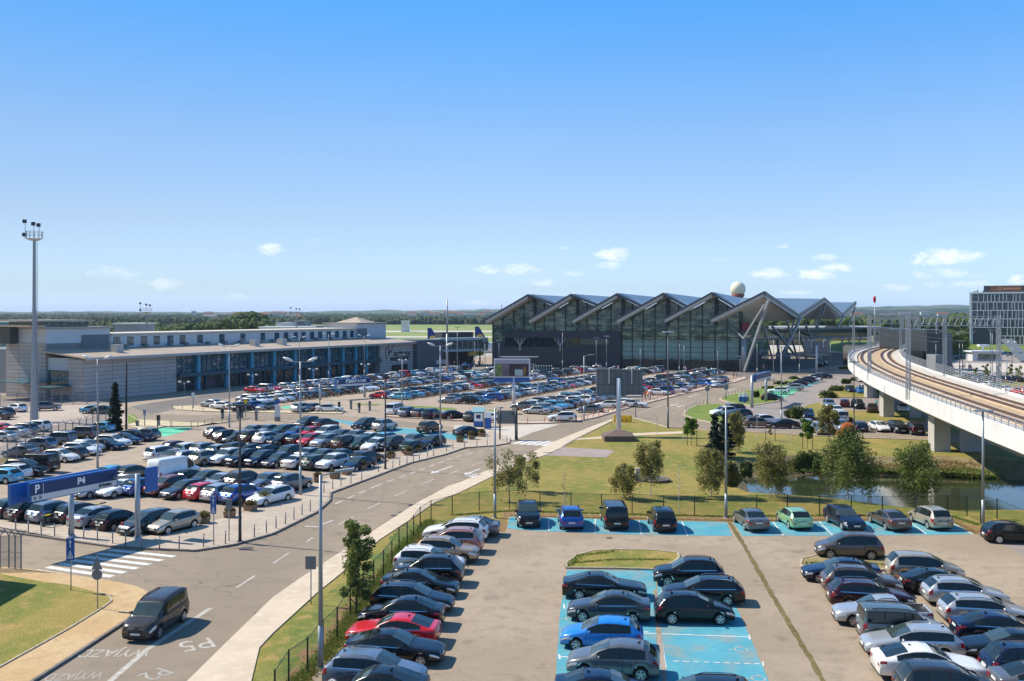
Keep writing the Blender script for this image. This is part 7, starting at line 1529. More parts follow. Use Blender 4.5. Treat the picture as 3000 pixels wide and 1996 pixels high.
for x in (a_.x+.35, c_.x-.25): b = MB(); b.tube((x, g2_.y-.12, 0), (x, g2_.y-.12, a_.z+.3), .11, .11, 8); b.build('post', LDK, r)
# pay kiosk, totems, barriers -----------------------------------------
g = G(1404, 1250, .1); r = empty('pay_kiosk', g); tag(r, 'blue and white pay kiosk with pitched glass roof at the driveway', 'kiosk'); b = MB(); b.box(g.x-.85, g.x+.65, g.y, g.y+1.2, .1, 2.2); b.build('body', SBR, r); b = MB(); b.box(g.x-.75, g.x+.55, g.y-.05, g.y-.01, .9, 2.1); b.build('white_panel', SLT, r); b = MB(); b.box(g.x-.45, g.x+.2, g.y-.08, g.y-.06, 1.3, 1.85); b.build('screen', SBL, r); b = MB(); b.hexa([g+Vector(q) for q in ((-1.05, -.5, 2.15), (.85, -.5, 2.15), (.95, 1.5, 2.15), (-1.05, 1.5, 2.15), (-1.05, -.5, 2.25), (.85, -.5, 2.25), (.95, 1.5, 2.75), (-1.0, 1.5, 2.75))]); b.build('roof', mat('kiosk_roof', (.25, .42, .42), .2), r)
g = G(1429, 1257, .1); r = empty('totem', g); tag(r, 'blue and white totem with yellow edge beside the pay kiosk', 'totem'); b = MB(); b.box(g.x-.5, g.x+.5, g.y, g.y+.4, .1, 1.7); b.build('body', SBR, r); b = MB(); b.box(g.x-.5, g.x+.5, g.y, g.y+.4, 1.71, 2.6); b.build('head', SLT, r); b = MB(); b.box(g.x-.62, g.x-.51, g.y, g.y+.4, .1, 2.75); b.build('edge', mat('sign_yellow', (.8, .6, .05), .5), r)
for i, (px, yb, yt) in enumerate([(2171, 1178, 1153), (2182, 1180, 1151), (2190, 1176, 1156)]):
    g = G(px, yb, .1); H = HC-(yt-Y0)/FPX*g.y; r = empty('totem', g); tag(r, ['blue and white totem, left one by the green island', 'blue and white totem, middle one by the green island', 'grey machine behind the two totems'][i], 'totem'); b = MB(); b.box(g.x-.33, g.x+.33, g.y, g.y+.3, .1, H*.62); b.build('body', SBR if i < 2 else SGB, r); b = MB(); b.box(g.x-.33, g.x+.33, g.y, g.y+.3, H*.62+.01, H); b.build('head', SLT, r)
g = G(812, 1234, .1); r = empty('totem', g); tag(r, 'white totem with round blue sign by the barriers of the left lot', 'totem'); b = MB(); b.box(g.x-.42, g.x+.42, g.y, g.y+.4, .1, .75); b.build('base', SGB, r); b = MB(); b.box(g.x-.4, g.x+.4, g.y, g.y+.35, .76, 2.6); b.build('body', mat('totem_white', (.6, .62, .62), .5), r); b = MB(); b.tube((g.x, g.y-.04, 3.2), (g.x, g.y+.02, 3.2), .45, .45, 16); b.build('round_sign', SBR, r); b = MB(); b.tube((g.x, g.y+.1, 2.6), (g.x, g.y+.1, 4.4), .05, .05, 6); b.build('pole', GALV, r)
def machine(label, px, yb, h, m, w_=.17, name='ticket_machine', zb=0.0):
    g = G(px, yb, zb); r = empty(name, g); tag(r, label, 'ticket machine', 'ticket machines'); b = MB(); b.box(g.x-w_, g.x+w_, g.y, g.y+.4, zb, zb+h*.55); b.build('stand', SGB, r); b = MB(); b.box(g.x-w_*1.15, g.x+w_*1.15, g.y-.1, g.y+.45, zb+h*.55+.01, zb+h); b.build('head', m, r)
MD = mat('machine_dark', (.03, .03, .035), .5)
for i, (px, yb) in enumerate([(651, 1228), (696, 1229), (708, 1226), (750, 1233), (993, 1207), (1028, 1200), (1052, 1210), (1083, 1204), (463, 1250), (401, 1250)]): machine(f'{ordn(i+1)} parking barrier machine, {"near the sandy verge" if px < 500 else ("before the left lot" if px < 800 else "at the entry of the big lot")}', px, yb, 1.7 if px != 401 else .9, MD if i % 2 == 0 else SGB)
YEL = mat('barrier_yellow', (.85, .52, .01), .45)
for i in range(4):
    g = G(1804+i*13.5, 1236+(.4*i)); b = MB(); h = 1.05; w_ = .34; b.hexa([g+Vector(q) for q in ((-w_, -.3, 0), (w_, -.3, 0), (w_, .3, 0), (-w_, .3, 0), (-w_*.97, -.1, h), (w_*.97, -.1, h), (w_*.97, .1, h), (-w_*.97, .1, h))]); b.box(g.x-w_*.2, g.x+w_*.2, g.y-.34, g.y-.2, .1, .85)
    tag(b.build('water_barrier', YEL, origin=g), f'yellow plastic road barrier, {ordn(i+1)} from the left of the four', 'barrier', 'yellow road barriers')
# stone slab and flower bed on the lawn
g = G(1878, 1412); r = empty('stone_slab', g); tag(r, 'upright pale stone slab among the birches', 'monument'); b = MB(); b.hexa([g+Vector(q) for q in ((-.55, 0, 0), (.45, 0, 0), (.45, .5, 0), (-.55, .5, 0), (-.5, 0, 1.35), (.42, 0, 1.25), (.42, .5, 1.25), (-.5, .5, 1.35))]); b.build('slab', mat('slab_stone', (.42, .40, .37), .8, var=.2, scale=2), r)
g = G(1925, 1410); b = MB(); b.tube(g, g+Vector((0, 0, .28)), 1.35, 1.35, 24); o = b.build('flower_bed', mat('bed_wall', (.14, .11, .09), .8), origin=g); tag(o, 'low round planter with white flowers under the ball-crowned birch', 'flower bed'); b = MB(); rr0 = random.Random(4); leaves(b, g+Vector((-.2, 0, .4)), (1.0, 1.0, .14), 500, .12, rr0); b.build('flowers', leaf_mat('white_flowers', (.6, .6, .58), (.5, .52, .5), (.2, .3, .15)), o)
# planters, bollards ---------------------------------------------------
WOOD = mat('planter_wood', (.24, .15, .085), .8, var=.25, scale=4)
PL = [(597, 1532), (673, 1515), (734, 1496), (776, 1479), (893, 1425), (931, 1412), (982, 1402), (1016, 1391), (1060, 1376), (1145, 1342), (1197, 1334), (1226, 1323), (1348, 1295), (1381, 1287), (1411, 1279)]
g = G(*PL[0], .1); r0_ = empty('planter', g); b = MB(); b.hexa([g+Vector(q) for q in ((-.38, -.38, 0), (.38, -.38, 0), (.38, .38, 0), (-.38, .38, 0), (-.44, -.44, .52), (.44, -.44, .52), (.44, .44, .52), (-.44, .44, .52))]); b.build('tub', WOOD, r0_); b = MB(); leaves(b, g+Vector((0, 0, .68)), (.52, .5, .30), 420, .13, random.Random(8)); b.build('shrub', leaf_mat('planter_leaves', (0.091, 0.104, 0.026), (0.195, 0.169, 0.052), (0.130, 0.065, 0.026)), r0_)
kids_ = list(r0_.children)
for i, q in enumerate(PL):
    if i == 0: o = r0_
    else:
        o = r0_.copy(); COL.objects.link(o); o.location = G(*q, .1); o.rotation_euler.z = random.uniform(0, 1.5)
        for k_ in kids_: c2 = k_.copy(); COL.objects.link(c2); c2.parent = o; c2.scale = (random.uniform(.85, 1.15),)*2+(random.uniform(.8, 1.2),) if 'shrub' in c2.name else (1, 1, 1)
    tag(o, f'wooden tub with a brownish shrub, {ordn(i+1)} from the near end of the pavement', 'planter', 'planters along the pavement')
BOL = mat('bollard_grey', (.17, .18, .20), .5, .3); BOR = mat('bollard_red', (.55, .13, .09), .5)
def bollard_mesh(h, m, r_=.05):
    b = MB(); b.tube((0, 0, 0), (0, 0, h), r_, r_, 8); b.tube((0, 0, h), (0, 0, h+.04), r_*1.1, r_*.6, 8); b.tube((0, 0, h*.80), (0, 0, h*.86), r_*1.06, r_*1.06, 8, 1); o = b.build('bollard', [m, SLT], world=False); COL.objects.unlink(o); return o
bm0 = bollard_mesh(.95, BOL, .045); bm1 = bollard_mesh(.95, BOR, .055)
BC = [0]
def bollards(pts, label, group, src=bm0, spacing=None, z=.1, start='left'):
    P = [G(*p, z) for p in pts]
    if spacing:
        Q = []; acc_ = 0
        for p, q in zip(P, P[1:]):
            L = (q-p).length; t = acc_
            while t < L: Q.append(p.lerp(q, t/L)); t += spacing
            acc_ = t-L
        P = Q
    for i, p in enumerate(P):
        o = src.copy(); o.name = 'bollard'; COL.objects.link(o); o.location = (p.x, p.y, z-.02); o.rotation_euler = (random.uniform(-.03, .03), random.uniform(-.03, .03), 0); BC[0] += 1
        tag(o, f'{ordn(i+1)} from the {start} of {label}', 'bollard', group)
bollards([(46, 1554), (83, 1560), (121, 1565), (160, 1570), (201, 1575), (245, 1580), (286, 1586), (330, 1592), (368, 1598), (415, 1606), (467, 1609), (525, 1609)], 'the slim grey bollards along the side road', 'bollards by the side road')
bollards([(596, 1602), (660, 1593), (745, 1574), (781, 1562), (809, 1548), (836, 1536), (861, 1522), (885, 1509), (909, 1498), (942, 1472), (949, 1444), (975, 1433), (999, 1424)], 'the slim grey bollards up to the pavement corner', 'bollards up to the corner')
bollards([(1028, 1417), (1060, 1409), (1109, 1384), (1151, 1372), (1171, 1365), (1192, 1360), (1211, 1353), (1229, 1348), (1252, 1340), (1270, 1336), (1308, 1322), (1327, 1317), (1361, 1312), (1397, 1308), (1427, 1306), (1485, 1296), (1495, 1300)], 'the slim grey bollards past the pavement corner', 'bollards past the corner')
bollards([(1595, 1236), (1640, 1236), (1700, 1231), (1760, 1216), (1850, 1190), (1950, 1163), (2040, 1142), (2110, 1124), (2160, 1112)], 'the red bollards along the big lot', 'red bollards along the big lot', bm1, 2.4, .12)
bollards([(1130, 1219), (1240, 1226), (1400, 1236), (1580, 1240)], 'the red bollards behind the far blue bays', 'red bollards behind the bays', bm1, 3.2, .12)
bollards([(505, 1196), (600, 1208), (730, 1209), (860, 1211), (1005, 1212)], 'the thin bollards on the barrier verge', 'bollards on the barrier verge', bm0, 3.4, .12)
bollards([(2009, 1220), (2010, 1203), (2045, 1188), (2078, 1182)], 'the bollards round the green verge', 'bollards round the green verge', bm0, 1.7, .12)
bollards([(2115, 1172), (2123, 1163), (2188, 1145), (2272, 1130), (2335, 1104)], 'the bollards along the hedge island', 'bollards along the hedge island', bm0, 2.6, .12)
bollards([(460, 1262), (500, 1254), (580, 1251), (640, 1240), (700, 1232)], 'the thin posts along the sandy verge', 'posts on the sandy verge', bm0, 3.6, .12)
g = G(358, 1566, .1); b = MB(); b.tube(g, g+Vector((0, 0, .72)), .09, .09, 10); b.tube(g+Vector((0, 0, .72)), g+Vector((0, 0, .95)), .15, .05, 10); b.bar(g+Vector((-.2, 0, .6)), g+Vector((.2, 0, .6)), .1, .1); tag(b.build('fire_hydrant', mat('hydrant_red', (.55, .03, .02), .5), origin=g), 'red fire hydrant before the dark people carrier', 'hydrant')
# fences ---------------------------------------------------------------
def fence(label, pts, h, m_post, m_mesh, name='wire_fence', lean_top=False, r_=.035, group=None, double=True, z=0.0):
    P = [G(p[0], p[1], z) for p in pts]; r = empty(name, P[0]); tag(r, label, 'fence', group)
    b = MB()
    for p, q in zip(P, P[1:]): b.add([p+Vector((0, 0, .05)), q+Vector((0, 0, .05)), q+Vector((0, 0, h)), p+Vector((0, 0, h))], [(0, 1, 2, 3)])
    b.build('wire_mesh', m_mesh, r)
    for i, p in enumerate(P):
        b = MB(); b.box(p.x-r_, p.x+r_, p.y-r_, p.y+r_, z-.05, z+h+.05)
        if lean_top: b.bar(p+Vector((0, 0, h)), p+Vector((-.38, .1, h+.42)), .05, .05); b.bar(p+Vector((0, 0, h)), p+Vector((.38, -.1, h+.42)), .05, .05)
        b.build('fence_post', m_post, r)
    b = MB()
    for p, q in zip(P, P[1:]):
        for z_ in ((h,) if not lean_top else (h, h*.5)): b.bar(p+Vector((0, 0, z_)), q+Vector((0, 0, z_)), .025, .025)
        if lean_top:
            for dx, dz in ((-.38, .42), (.38, .42), (-.2, .22), (.2, .22)): b.bar(p+Vector((dx, 0, h+dz)), q+Vector((dx, 0, h+dz)), .02, .02)
    b.build('top_wire', m_post, r); return r
FGR = mat('fence_green', (.008, .028, .018), .5); FMESH = mesh_fence_mat('fence_mesh_green', (.03, .06, .03), .22); FMG = mesh_fence_mat('fence_mesh_grey', (.10, .13, .16), .42); FPG = mat('fence_post_grey', (.22, .23, .24), .6)
fence('green wire fence curving along the front car park and the lawn', [(805, 2075), (846, 2010), (901, 1970), (946, 1912), (988, 1871), (1026, 1803), (1064, 1761), (1095, 1719), (1123, 1687), (1148, 1655), (1169, 1613), (1193, 1598), (1212, 1573), (1231, 1546), (1263, 1525), (1325, 1508), (1404, 1497), (1492, 1491), (1582, 1497), (1673, 1499), (1762, 1504), (1852, 1504), (1944, 1508), (2035, 1510), (2126, 1512), (2217, 1507), (2307, 1506), (2401, 1511), (2494, 1508), (2585, 1512), (2680, 1510), (2775, 1508), (2833, 1511), (2873, 1533), (2921, 1520), (3010, 1560), (3100, 1600)], 1.62, FGR, FMESH)
fence('grey security fence with barbed wire between the left lot and the compound', [(-160, 1440), (-90, 1412), (-30, 1390), (22, 1360), (48, 1348), (75, 1335), (102, 1322), (127, 1312), (150, 1300), (172, 1296), (192, 1292), (213, 1288), (233, 1282), (253, 1274), (272, 1268), (290, 1262), (310, 1258), (330, 1252)], 2.3, FPG, FMG, 'security_fence', True, .045)
fence('grey security fence between the compound and the long terminal', [(-60, 1205), (0, 1197), (50, 1192), (90, 1190), (130, 1188), (153, 1186), (180, 1186), (215, 1186), (255, 1184), (290, 1183), (330, 1182)], 2.4, FPG, FMG, 'security_fence', True, .05)
fence('rusty barbed-wire fence end at the left edge by the corner lawn', [(-90, 1668), (-40, 1667), (0, 1666), (26, 1664), (44, 1667), (62, 1668)], 2.15, FPG, FMG, 'security_fence', True, .035, z=.1)
fence('low post-and-rail fence along the sandy verge', [(462, 1264), (500, 1252), (560, 1252), (600, 1248), (650, 1240), (700, 1233)], .9, mat('rail_brown', (.2, .15, .1), .8), mesh_fence_mat('open_rail', (.2, .16, .1), .05), 'rail_fence')
# people ---------------------------------------------------------------
SKIN = mat('skin', (.50, .30, .21), .6); HAIR = mat('hair_dark', (.03, .02, .015), .7)
def person_mesh(walk=.0):
    bm = bmesh.new(); V = {}; 
    J = {'pel': (0, 0, .95, .15, .11), 'wai': (0, 0, 1.12, .14, .10), 'che': (0, 0, 1.34, .18, .12), 'nec': (0, 0, 1.50, .06, .06), 'hd0': (0, .01, 1.58, .075, .085), 'hd1': (0, .01, 1.70, .085, .095), 'hd2': (0, 0, 1.76, .04, .05)}
    for s, q in ((-1, 'l'), (1, 'r')):
        k = s*walk
        J.update({q+'hip': (s*.10, 0, .90, .095, .10), q+'kne': (s*.11, .10*k+.03, .50, .062, .065), q+'ank': (s*.11, .22*k-.02, .09, .04, .045), q+'toe': (s*.12, .22*k+.14, .035, .035, .035),
                  q+'sho': (s*.19, 0, 1.42, .065, .065), q+'elb': (s*.25, -.08*k-.03, 1.14, .045, .045), q+'wri': (s*.27, -.16*k+.05, .90, .03, .03), q+'han': (s*.27, -.18*k+.08, .80, .035, .025)})
    for k, v in J.items(): V[k] = bm.verts.new(v[:3])
    for a, c in [('pel', 'wai'), ('wai', 'che'), ('che', 'nec'), ('nec', 'hd0'), ('hd0', 'hd1'), ('hd1', 'hd2')]+[(q+a, q+c) for q in 'lr' for a, c in (('hip', 'kne'), ('kne', 'ank'), ('ank', 'toe'), ('sho', 'elb'), ('elb', 'wri'), ('wri', 'han'))]+[('pel', 'lhip'), ('pel', 'rhip'), ('che', 'lsho'), ('che', 'rsho')]: bm.edges.new((V[a], V[c]))
    me = bpy.data.meshes.new('person_bones'); keys = list(J); bm.verts.index_update(); bm.to_mesh(me); bm.free()
    o = bpy.data.objects.new('person_bones', me); COL.objects.link(o); md = o.modifiers.new('skin', 'SKIN'); sv = me.skin_vertices[0].data
    for i, k in enumerate(keys): sv[i].radius = J[k][3:]; sv[i].use_root = (k == 'pel')
    sb = o.modifiers.new('sub', 'SUBSURF'); sb.levels = 1; sb.render_levels = 1
    dg = bpy.context.evaluated_depsgraph_get(); dg.update(); m2 = bpy.data.meshes.new_from_object(o.evaluated_get(dg)); bpy.data.objects.remove(o)
    m2.materials.clear()
    for k in range(4): m2.materials.append(SKIN)
    for p in m2.polygons:
        z = p.center.z; x = abs(p.center.x); y = p.center.y
        mi = 3 if (z > 1.66 or (z > 1.58 and y < -.02)) else (0 if z > 1.49 else (0 if (x > .215 and z < 1.2) or z < 0 else (1 if z > .93 else 2)))
        p.material_index = mi; p.use_smooth = True
    return m2
PMs = [person_mesh(0), person_mesh(.9)]
CLO = {k: mat('cloth_'+k, v, .8) for k, v in {'red': (.6, .04, .03), 'blue': (.03, .10, .35), 'white': (.65, .65, .64), 'dark': (.025, .027, .035), 'turquoise': (.10, .50, .45), 'orange': (.7, .22, .05), 'yellow': (.65, .55, .08), 'grey': (.2, .21, .22), 'beige': (.4, .33, .25), 'pink': (.6, .25, .28)}.items()}
def person(px, yb, top, bot, ang, label, group=None, kind=0, s=1.0, g=None):
    g = g or G(px, yb); o = bpy.data.objects.new('person', PMs[kind]); COL.objects.link(o); o.location = (g.x, g.y, .02); o.rotation_euler.z = ang; o.scale = (s, s, s)
    for i, m_ in ((1, CLO[top]), (2, CLO[bot])): o.material_slots[i].link = 'OBJECT'; o.material_slots[i].material = m_
    o.material_slots[3].link = 'OBJECT'; o.material_slots[3].material = HAIR
    tag(o, label, 'person', group)
person(2568, 1197, 'turquoise', 'white', 2.6, 'person in turquoise top and white trousers beside the brown SUV', None, 1); person(2582, 1194, 'grey', 'dark', 1.0, 'person in grey by the brown SUV, right of the one in turquoise', None, 0, .9)
gp = 'people by the red bollards'
for i, (px, yb, t_, b_, a_) in enumerate([(1890, 1171, 'red', 'dark', .5), (1898, 1170, 'orange', 'dark', 2.0), (1906, 1172, 'red', 'blue', 1.2), (1882, 1170, 'blue', 'dark', .2)]): person(px, yb, t_, b_, a_, f'person in {t_} jacket, {["second", "third", "rightmost", "leftmost"][i]} of the four by the white saloon', gp, i % 2)
for i, (px, yb, t_, b_) in enumerate([(2149, 1107, 'pink', 'dark'), (2159, 1106, 'beige', 'dark'), (1306, 1099, 'red', 'dark'), (1375, 1089, 'dark', 'grey'), (2003, 1146, 'dark', 'dark'), (2070, 1065, 'dark', 'dark'), (1340, 1092, 'orange', 'grey')]): person(px, yb, t_, b_, i*1.1, ['person in pink walking at the lot corner', 'person in beige walking at the lot corner', 'person in red on the forecourt before the link building', 'person in dark clothes before the open passage', 'person in dark clothes standing at the road kerb', 'person in dark clothes before the glass terminal', 'person in orange walking left before the open passage'][i], None, i % 2)
hr = random.Random(9)
for i in range(24):
    s = hr.uniform(1, wm-1); bck = hr.uniform(-3, 6); p = FM(s, bck, 0); t_ = hr.choice(list(CLO)); person(0, 0, t_, hr.choice(['dark', 'grey', 'blue', 'beige']), hr.uniform(0, 6), f'{ordn(i+1)} person in the crowd under the walkway, dressed in {t_}', 'crowd under the walkway', i % 2, 1.0, p)
hr = random.Random(10)
for i in range(10):
    px = hr.uniform(2780, 2850); p = G(px, hr.uniform(1078, 1094)); t_ = hr.choice(['red', 'white', 'pink', 'dark', 'red']); person(0, 0, t_, 'dark', hr.uniform(0, 6), f'{ordn(i+1)} person in the queue by the station, dressed in {t_}', 'people by the station', i % 2, 1.0, p)
# glass corridor and trolley shelters
c = Dp(1570, 1075, 262); st_ = empty('glass_shelter', (c.x, 262, 0)); tag(st_, 'arched glass shelter beside the billboard before the dark terminal wall', 'shelter')
for i in range(8):
    b = MB(); x = c.x-.6+i*.7
    pts = [(x, z_, y_) for z_, y_ in ((0, 0), (2.0, 0), (2.6, .3), (2.8, .9), (2.8, 2.4))]
    for p, q in zip(pts, pts[1:]): b.bar((p[0], 262+p[2], p[1]), (q[0], 262+q[2], q[1]), .1, .1)
    b.build('hoop', mat('hoop_pale', (.5, .55, .56), .4), st_)
b = MB(); b.box(c.x-.6, c.x+4.4, 262.1, 264.4, .1, 2.55); b.build('glass', GW, st_)
# crumpled crash barrier arm lying by the nearest row, and stripes of the boom
g = G(300, 1500); b = MB(); a_, c_ = G(128, 1512, .95), G(310, 1472, 1.05); n_ = 10
for k in range(n_): b.bar(a_.lerp(c_, k/n_), a_.lerp(c_, (k+1)/n_), .10, .10, k % 2)
b.tube((a_.x, a_.y, 0), (a_.x, a_.y, 1.0), .12, .12, 8, 1); tag(b.build('boom_barrier', [mat('boom_yellow', (.75, .6, .03), .5), mat('boom_dark', (.05, .05, .05), .6)], origin=(a_.x, a_.y, 0)), 'yellow boom barrier across the nearest row of cars', 'boom barrier')
# haze -----------------------------------------------------------------
b = MB(); b.box(-9100, 9100, -300, 9600, -2.8, 75)
m = bpy.data.materials.new('haze_air'); m.use_nodes = True; nt = m.node_tree; nt.nodes.clear(); o_ = nt.nodes.new('ShaderNodeOutputMaterial'); pv = nt.nodes.new('ShaderNodeVolumePrincipled'); pv.inputs['Color'].default_value = (.62, .78, 1, 1); pv.inputs['Density'].default_value = HAZE_D; pv.inputs['Anisotropy'].default_value = .2
nt.links.new(pv.outputs[0], o_.inputs['Volume']); o = b.build('haze', m, origin=(0, 0, 0)); tag(o, 'thin blue distance haze', None, None, 'stuff')
# ---------------------------------------------------------------- where the cars stand (photo pixels of the roof centres)
E_, W_ = -7, 173
car_row([('saloon', 'grey', 1393, 1513, W_), ('estate', 'white', 1359, 1524, W_), ('suv', 'salmon', 1347, 1548, W_), ('suv', 'tan', 1285, 1572, E_),
 ('estate', 'white', 1233, 1607, E_), ('suv', 'black', 1279, 1632, W_), ('saloon', 'black', 1212, 1672, E_, 'with bright trim'), ('estate', 'black', 1180, 1711, E_, 'with bright trim'),
 ('saloon', 'black', 1199, 1755, W_), ('coupe', 'red', 1172, 1801, W_), ('coupe', 'black', 1138, 1849, E_), ('estate', 'grey blue', 1064, 1913, E_), ('coupe', 'black', 1115, 1964, W_)],
 'the wire fence column', 'cars parked along the wire fence', start='far end')
car_row([('coupe', 'black', 1753, 1679, -5), ('saloon', 'dark grey', 1806, 1740, 172), ('hatchback', 'bright blue', 1788, 1811, 172), ('hatchback', 'grey', 1823, 1884, 171), ('saloon', 'navy', 1750, 1967, -5)],
 'the left blue bay column', 'cars in the middle blue bays', start='far end')
car_row([('suv', 'black', 2043, 1636, 174), ('estate', 'black', 2089, 1691, 174), ('hatchback', 'black', 2010, 1740, -2), ('estate', 'black', 2093, 1986, 174)],
 'the right blue bay column', 'cars in the middle blue bays', start='far end')
car_row([('suv', 'black', 1545, 1470, -88), ('suv', 'blue', 1672, 1484, 90), ('minibus', 'black', 1801, 1471, 90), ('minivan', 'black', 1941, 1489, 90),
 ('saloon', 'grey', 2203, 1494, 92), ('hatchback', 'green', 2330, 1489, 92), ('estate', 'navy', 2464, 1484, -85), ('saloon', 'taupe', 2610, 1494, 94), ('minivan', 'beige', 2733, 1484, 94), ('hatchback', 'black', 2953, 1530, -8)],
 'the row below the pond', 'cars in the blue bays by the pond')
car_row([('minivan', 'taupe', 2508, 1564, 172), ('saloon', 'navy', 2482, 1636, 172), ('suv', 'taupe', 2495, 1657, E_), ('estate', 'maroon', 2518, 1700, E_), ('pickup', 'silver', 2600, 1745, 172),
 ('van', 'grey green', 2592, 1774, E_), ('estate', 'silver', 2706, 1834, 172), ('coupe', 'white', 2699, 1896, E_), ('minivan', 'dark grey', 2742, 1944, E_)],
 "the right block's left column", 'cars in the right-hand block', start='far end')
car_row([('minivan', 'beige', 2683, 1620, E_), ('saloon', 'black', 2735, 1666, E_), ('estate', 'silver', 2795, 1695, E_), ('estate', 'silver', 2855, 1744, E_, 'with rear spoiler'), ('saloon', 'navy', 2913, 1796, E_),
 ('saloon', 'black', 2984, 1845, 172), ('suv', 'navy', 3000, 1890, E_), ('saloon', 'grey', 3045, 1950, E_)],
 "the right block's outer column", 'cars in the right-hand block', start='far end')
N4, S4 = 62, 242
g4 = 'cars parked in the left lot'
car_row([('estate', 'dark green', 42, 1461, N4), ('suv', 'black', 88, 1463, N4), ('suv', 'grey blue', 146, 1469, N4), ('estate', 'dark grey', 222, 1474, N4), ('saloon', 'silver', 277, 1487, N4), ('hatchback', 'black', 337, 1494, N4),
 ('minivan', 'dark grey', 445, 1492, S4), ('hatchback', 'beige', 521, 1497, S4)], "the left lot's nearest row", g4)
car_row([('estate', 'silver', 300, 1404, S4), ('saloon', 'white', 366, 1404, S4), ('hatchback', 'blue', 408, 1403, N4), ('suv', 'rust', 500, 1393, S4), ('saloon', 'dark grey', 551, 1407, S4), ('hatchback', 'red', 596, 1414, N4),
 ('hatchback', 'silver', 645, 1419, N4), ('suv', 'blue', 700, 1419, N4), ('estate', 'white', 805, 1424, S4)], 'the row behind the parking sign', g4)
car_row([('hatchback', 'light blue', 331, 1364, N4), ('hatchback', 'dark grey', 385, 1362, N4), ('panel_van', 'white', 503, 1342, N4), ('hatchback', 'black', 550, 1376, N4), ('saloon', 'dark grey', 612, 1379, S4), ('saloon', 'silver', 655, 1386, S4),
 ('suv', 'taupe', 707, 1381, N4), ('saloon', 'grey blue', 790, 1383, S4), ('suv', 'grey', 845, 1390, N4)], "the panel van's row", g4)
car_row([('minivan', 'white', 466, 1307, N4), ('hatchback', 'bronze', 512, 1318, S4), ('estate', 'silver', 543, 1320, N4), ('suv', 'beige', 596, 1319, N4), ('suv', 'white', 675, 1314, S4), ('suv', 'black', 722, 1318, S4),
 ('suv', 'navy', 776, 1319, S4), ('saloon', 'dark grey', 825, 1327, S4), ('saloon', 'white', 872, 1333, N4), ('estate', 'dark green', 922, 1335, N4), ('suv', 'white', 983, 1328, S4), ('saloon', 'navy', 1056, 1337, S4)],
 'the row behind the panel van', g4)
car_row([('hatchback', 'dark red', 512, 1292, N4), ('minivan', 'white', 550, 1296, N4), ('suv', 'silver', 596, 1296, N4), ('hatchback', 'silver', 642, 1301, N4), ('suv', 'dark grey', 688, 1298, N4), ('hatchback', 'black', 738, 1301, N4),
 ('suv', 'navy', 784, 1305, N4), ('suv', 'dark grey', 853, 1303, S4), ('saloon', 'silver', 908, 1311, N4), ('saloon', 'grey', 952, 1316, S4), ('saloon', 'dark grey', 1003, 1317, N4), ('estate', 'black', 1068, 1322, N4)],
 "the left lot's middle row", g4)
car_row([('hatchback', 'dark grey', 633, 1251, N4), ('suv', 'black', 661, 1258, N4), ('saloon', 'grey', 697, 1262, S4), ('suv', 'brown', 735, 1262, N4), ('suv', 'white', 778, 1264, N4), ('saloon', 'black', 832, 1269, S4), ('saloon', 'maroon', 874, 1271, N4),
 ('hatchback', 'red', 916, 1270, S4), ('suv', 'silver', 962, 1271, S4), ('suv', 'brown', 1008, 1277, N4), ('hatchback', 'dark green', 1063, 1279, S4), ('hatchback', 'white', 1105, 1284, S4), ('suv', 'dark grey', 1152, 1277, S4), ('estate', 'dark green', 1207, 1289, N4), ('hatchback', 'navy', 1271, 1276, S4)],
 'the row with the red hatchback', g4)
car_row([('saloon', 'silver', 745, 1245, S4), ('saloon', 'silver', 787, 1243, S4), ('estate', 'dark green', 835, 1243, S4), ('hatchback', 'blue', 874, 1251, S4), ('hatchback', 'red', 914, 1250, S4), ('minivan', 'white', 964, 1247, S4),
 ('saloon', 'navy', 1006, 1258, S4), ('saloon', 'silver', 1044, 1260, S4), ('saloon', 'white', 1084, 1266, S4), ('estate', 'light blue', 1130, 1267, N4), ('saloon', 'grey', 1214, 1270, S4)], "the left lot's farthest full row", g4)
car_row([('suv', 'dark grey', 907, 1221, S4), ('saloon', 'maroon', 948, 1227, N4), ('suv', 'navy', 1075, 1223, S4), ('suv', 'silver', 1122, 1229, N4), ('suv', 'brown', 1254, 1235, N4), ('coupe', 'black', 1370, 1249, 40)],
 "the left lot's top blue bays", g4)
car_row([('hatchback', 'light blue', 14, 1372, 166), ('estate', 'white', 36, 1362, 166), ('suv', 'black', 62, 1347, -14), ('minibus', 'black', 118, 1330, 166), ('hatchback', 'white', 168, 1315, -14), ('hatchback', 'dark grey', 214, 1309, 166),
 ('estate', 'white', 226, 1297, -14), ('hatchback', 'silver', 250, 1288, -14), ('saloon', 'navy', 303, 1284, -14), ('suv', 'white', 319, 1273, -14), ('saloon', 'navy', 357, 1269, -14), ('estate', 'navy', 390, 1260, -14), ('suv', 'grey', 430, 1254, 166)],
 'the security fence column', 'cars along the security fence', start='near end')
car_row([('saloon', 'silver', 12, 1262, 166), ('saloon', 'silver', 46, 1250, 166), ('minivan', 'grey', 75, 1239, 166), ('minivan', 'white', 113, 1231, 166), ('saloon', 'red', 2, 1240, 166), ('suv', 'black', 10, 1193, 166), ('saloon', 'dark grey', 0, 1203, 166), ('hatchback', 'white', 52, 1182, 150),
 ('suv', 'grey', 127, 1176, 20), ('saloon', 'light blue', 271, 1187, 0), ('saloon', 'dark green', 301, 1188, 0), ('saloon', 'grey', 70, 1305, 166), ('suv', 'grey blue', 124, 1281, 166), ('van', 'grey blue', 190, 1262, 166), ('van', 'grey', 258, 1246, 166), ('hatchback', 'light blue', 300, 1236, 166)],
 'the fenced compound', 'cars in the fenced compound')
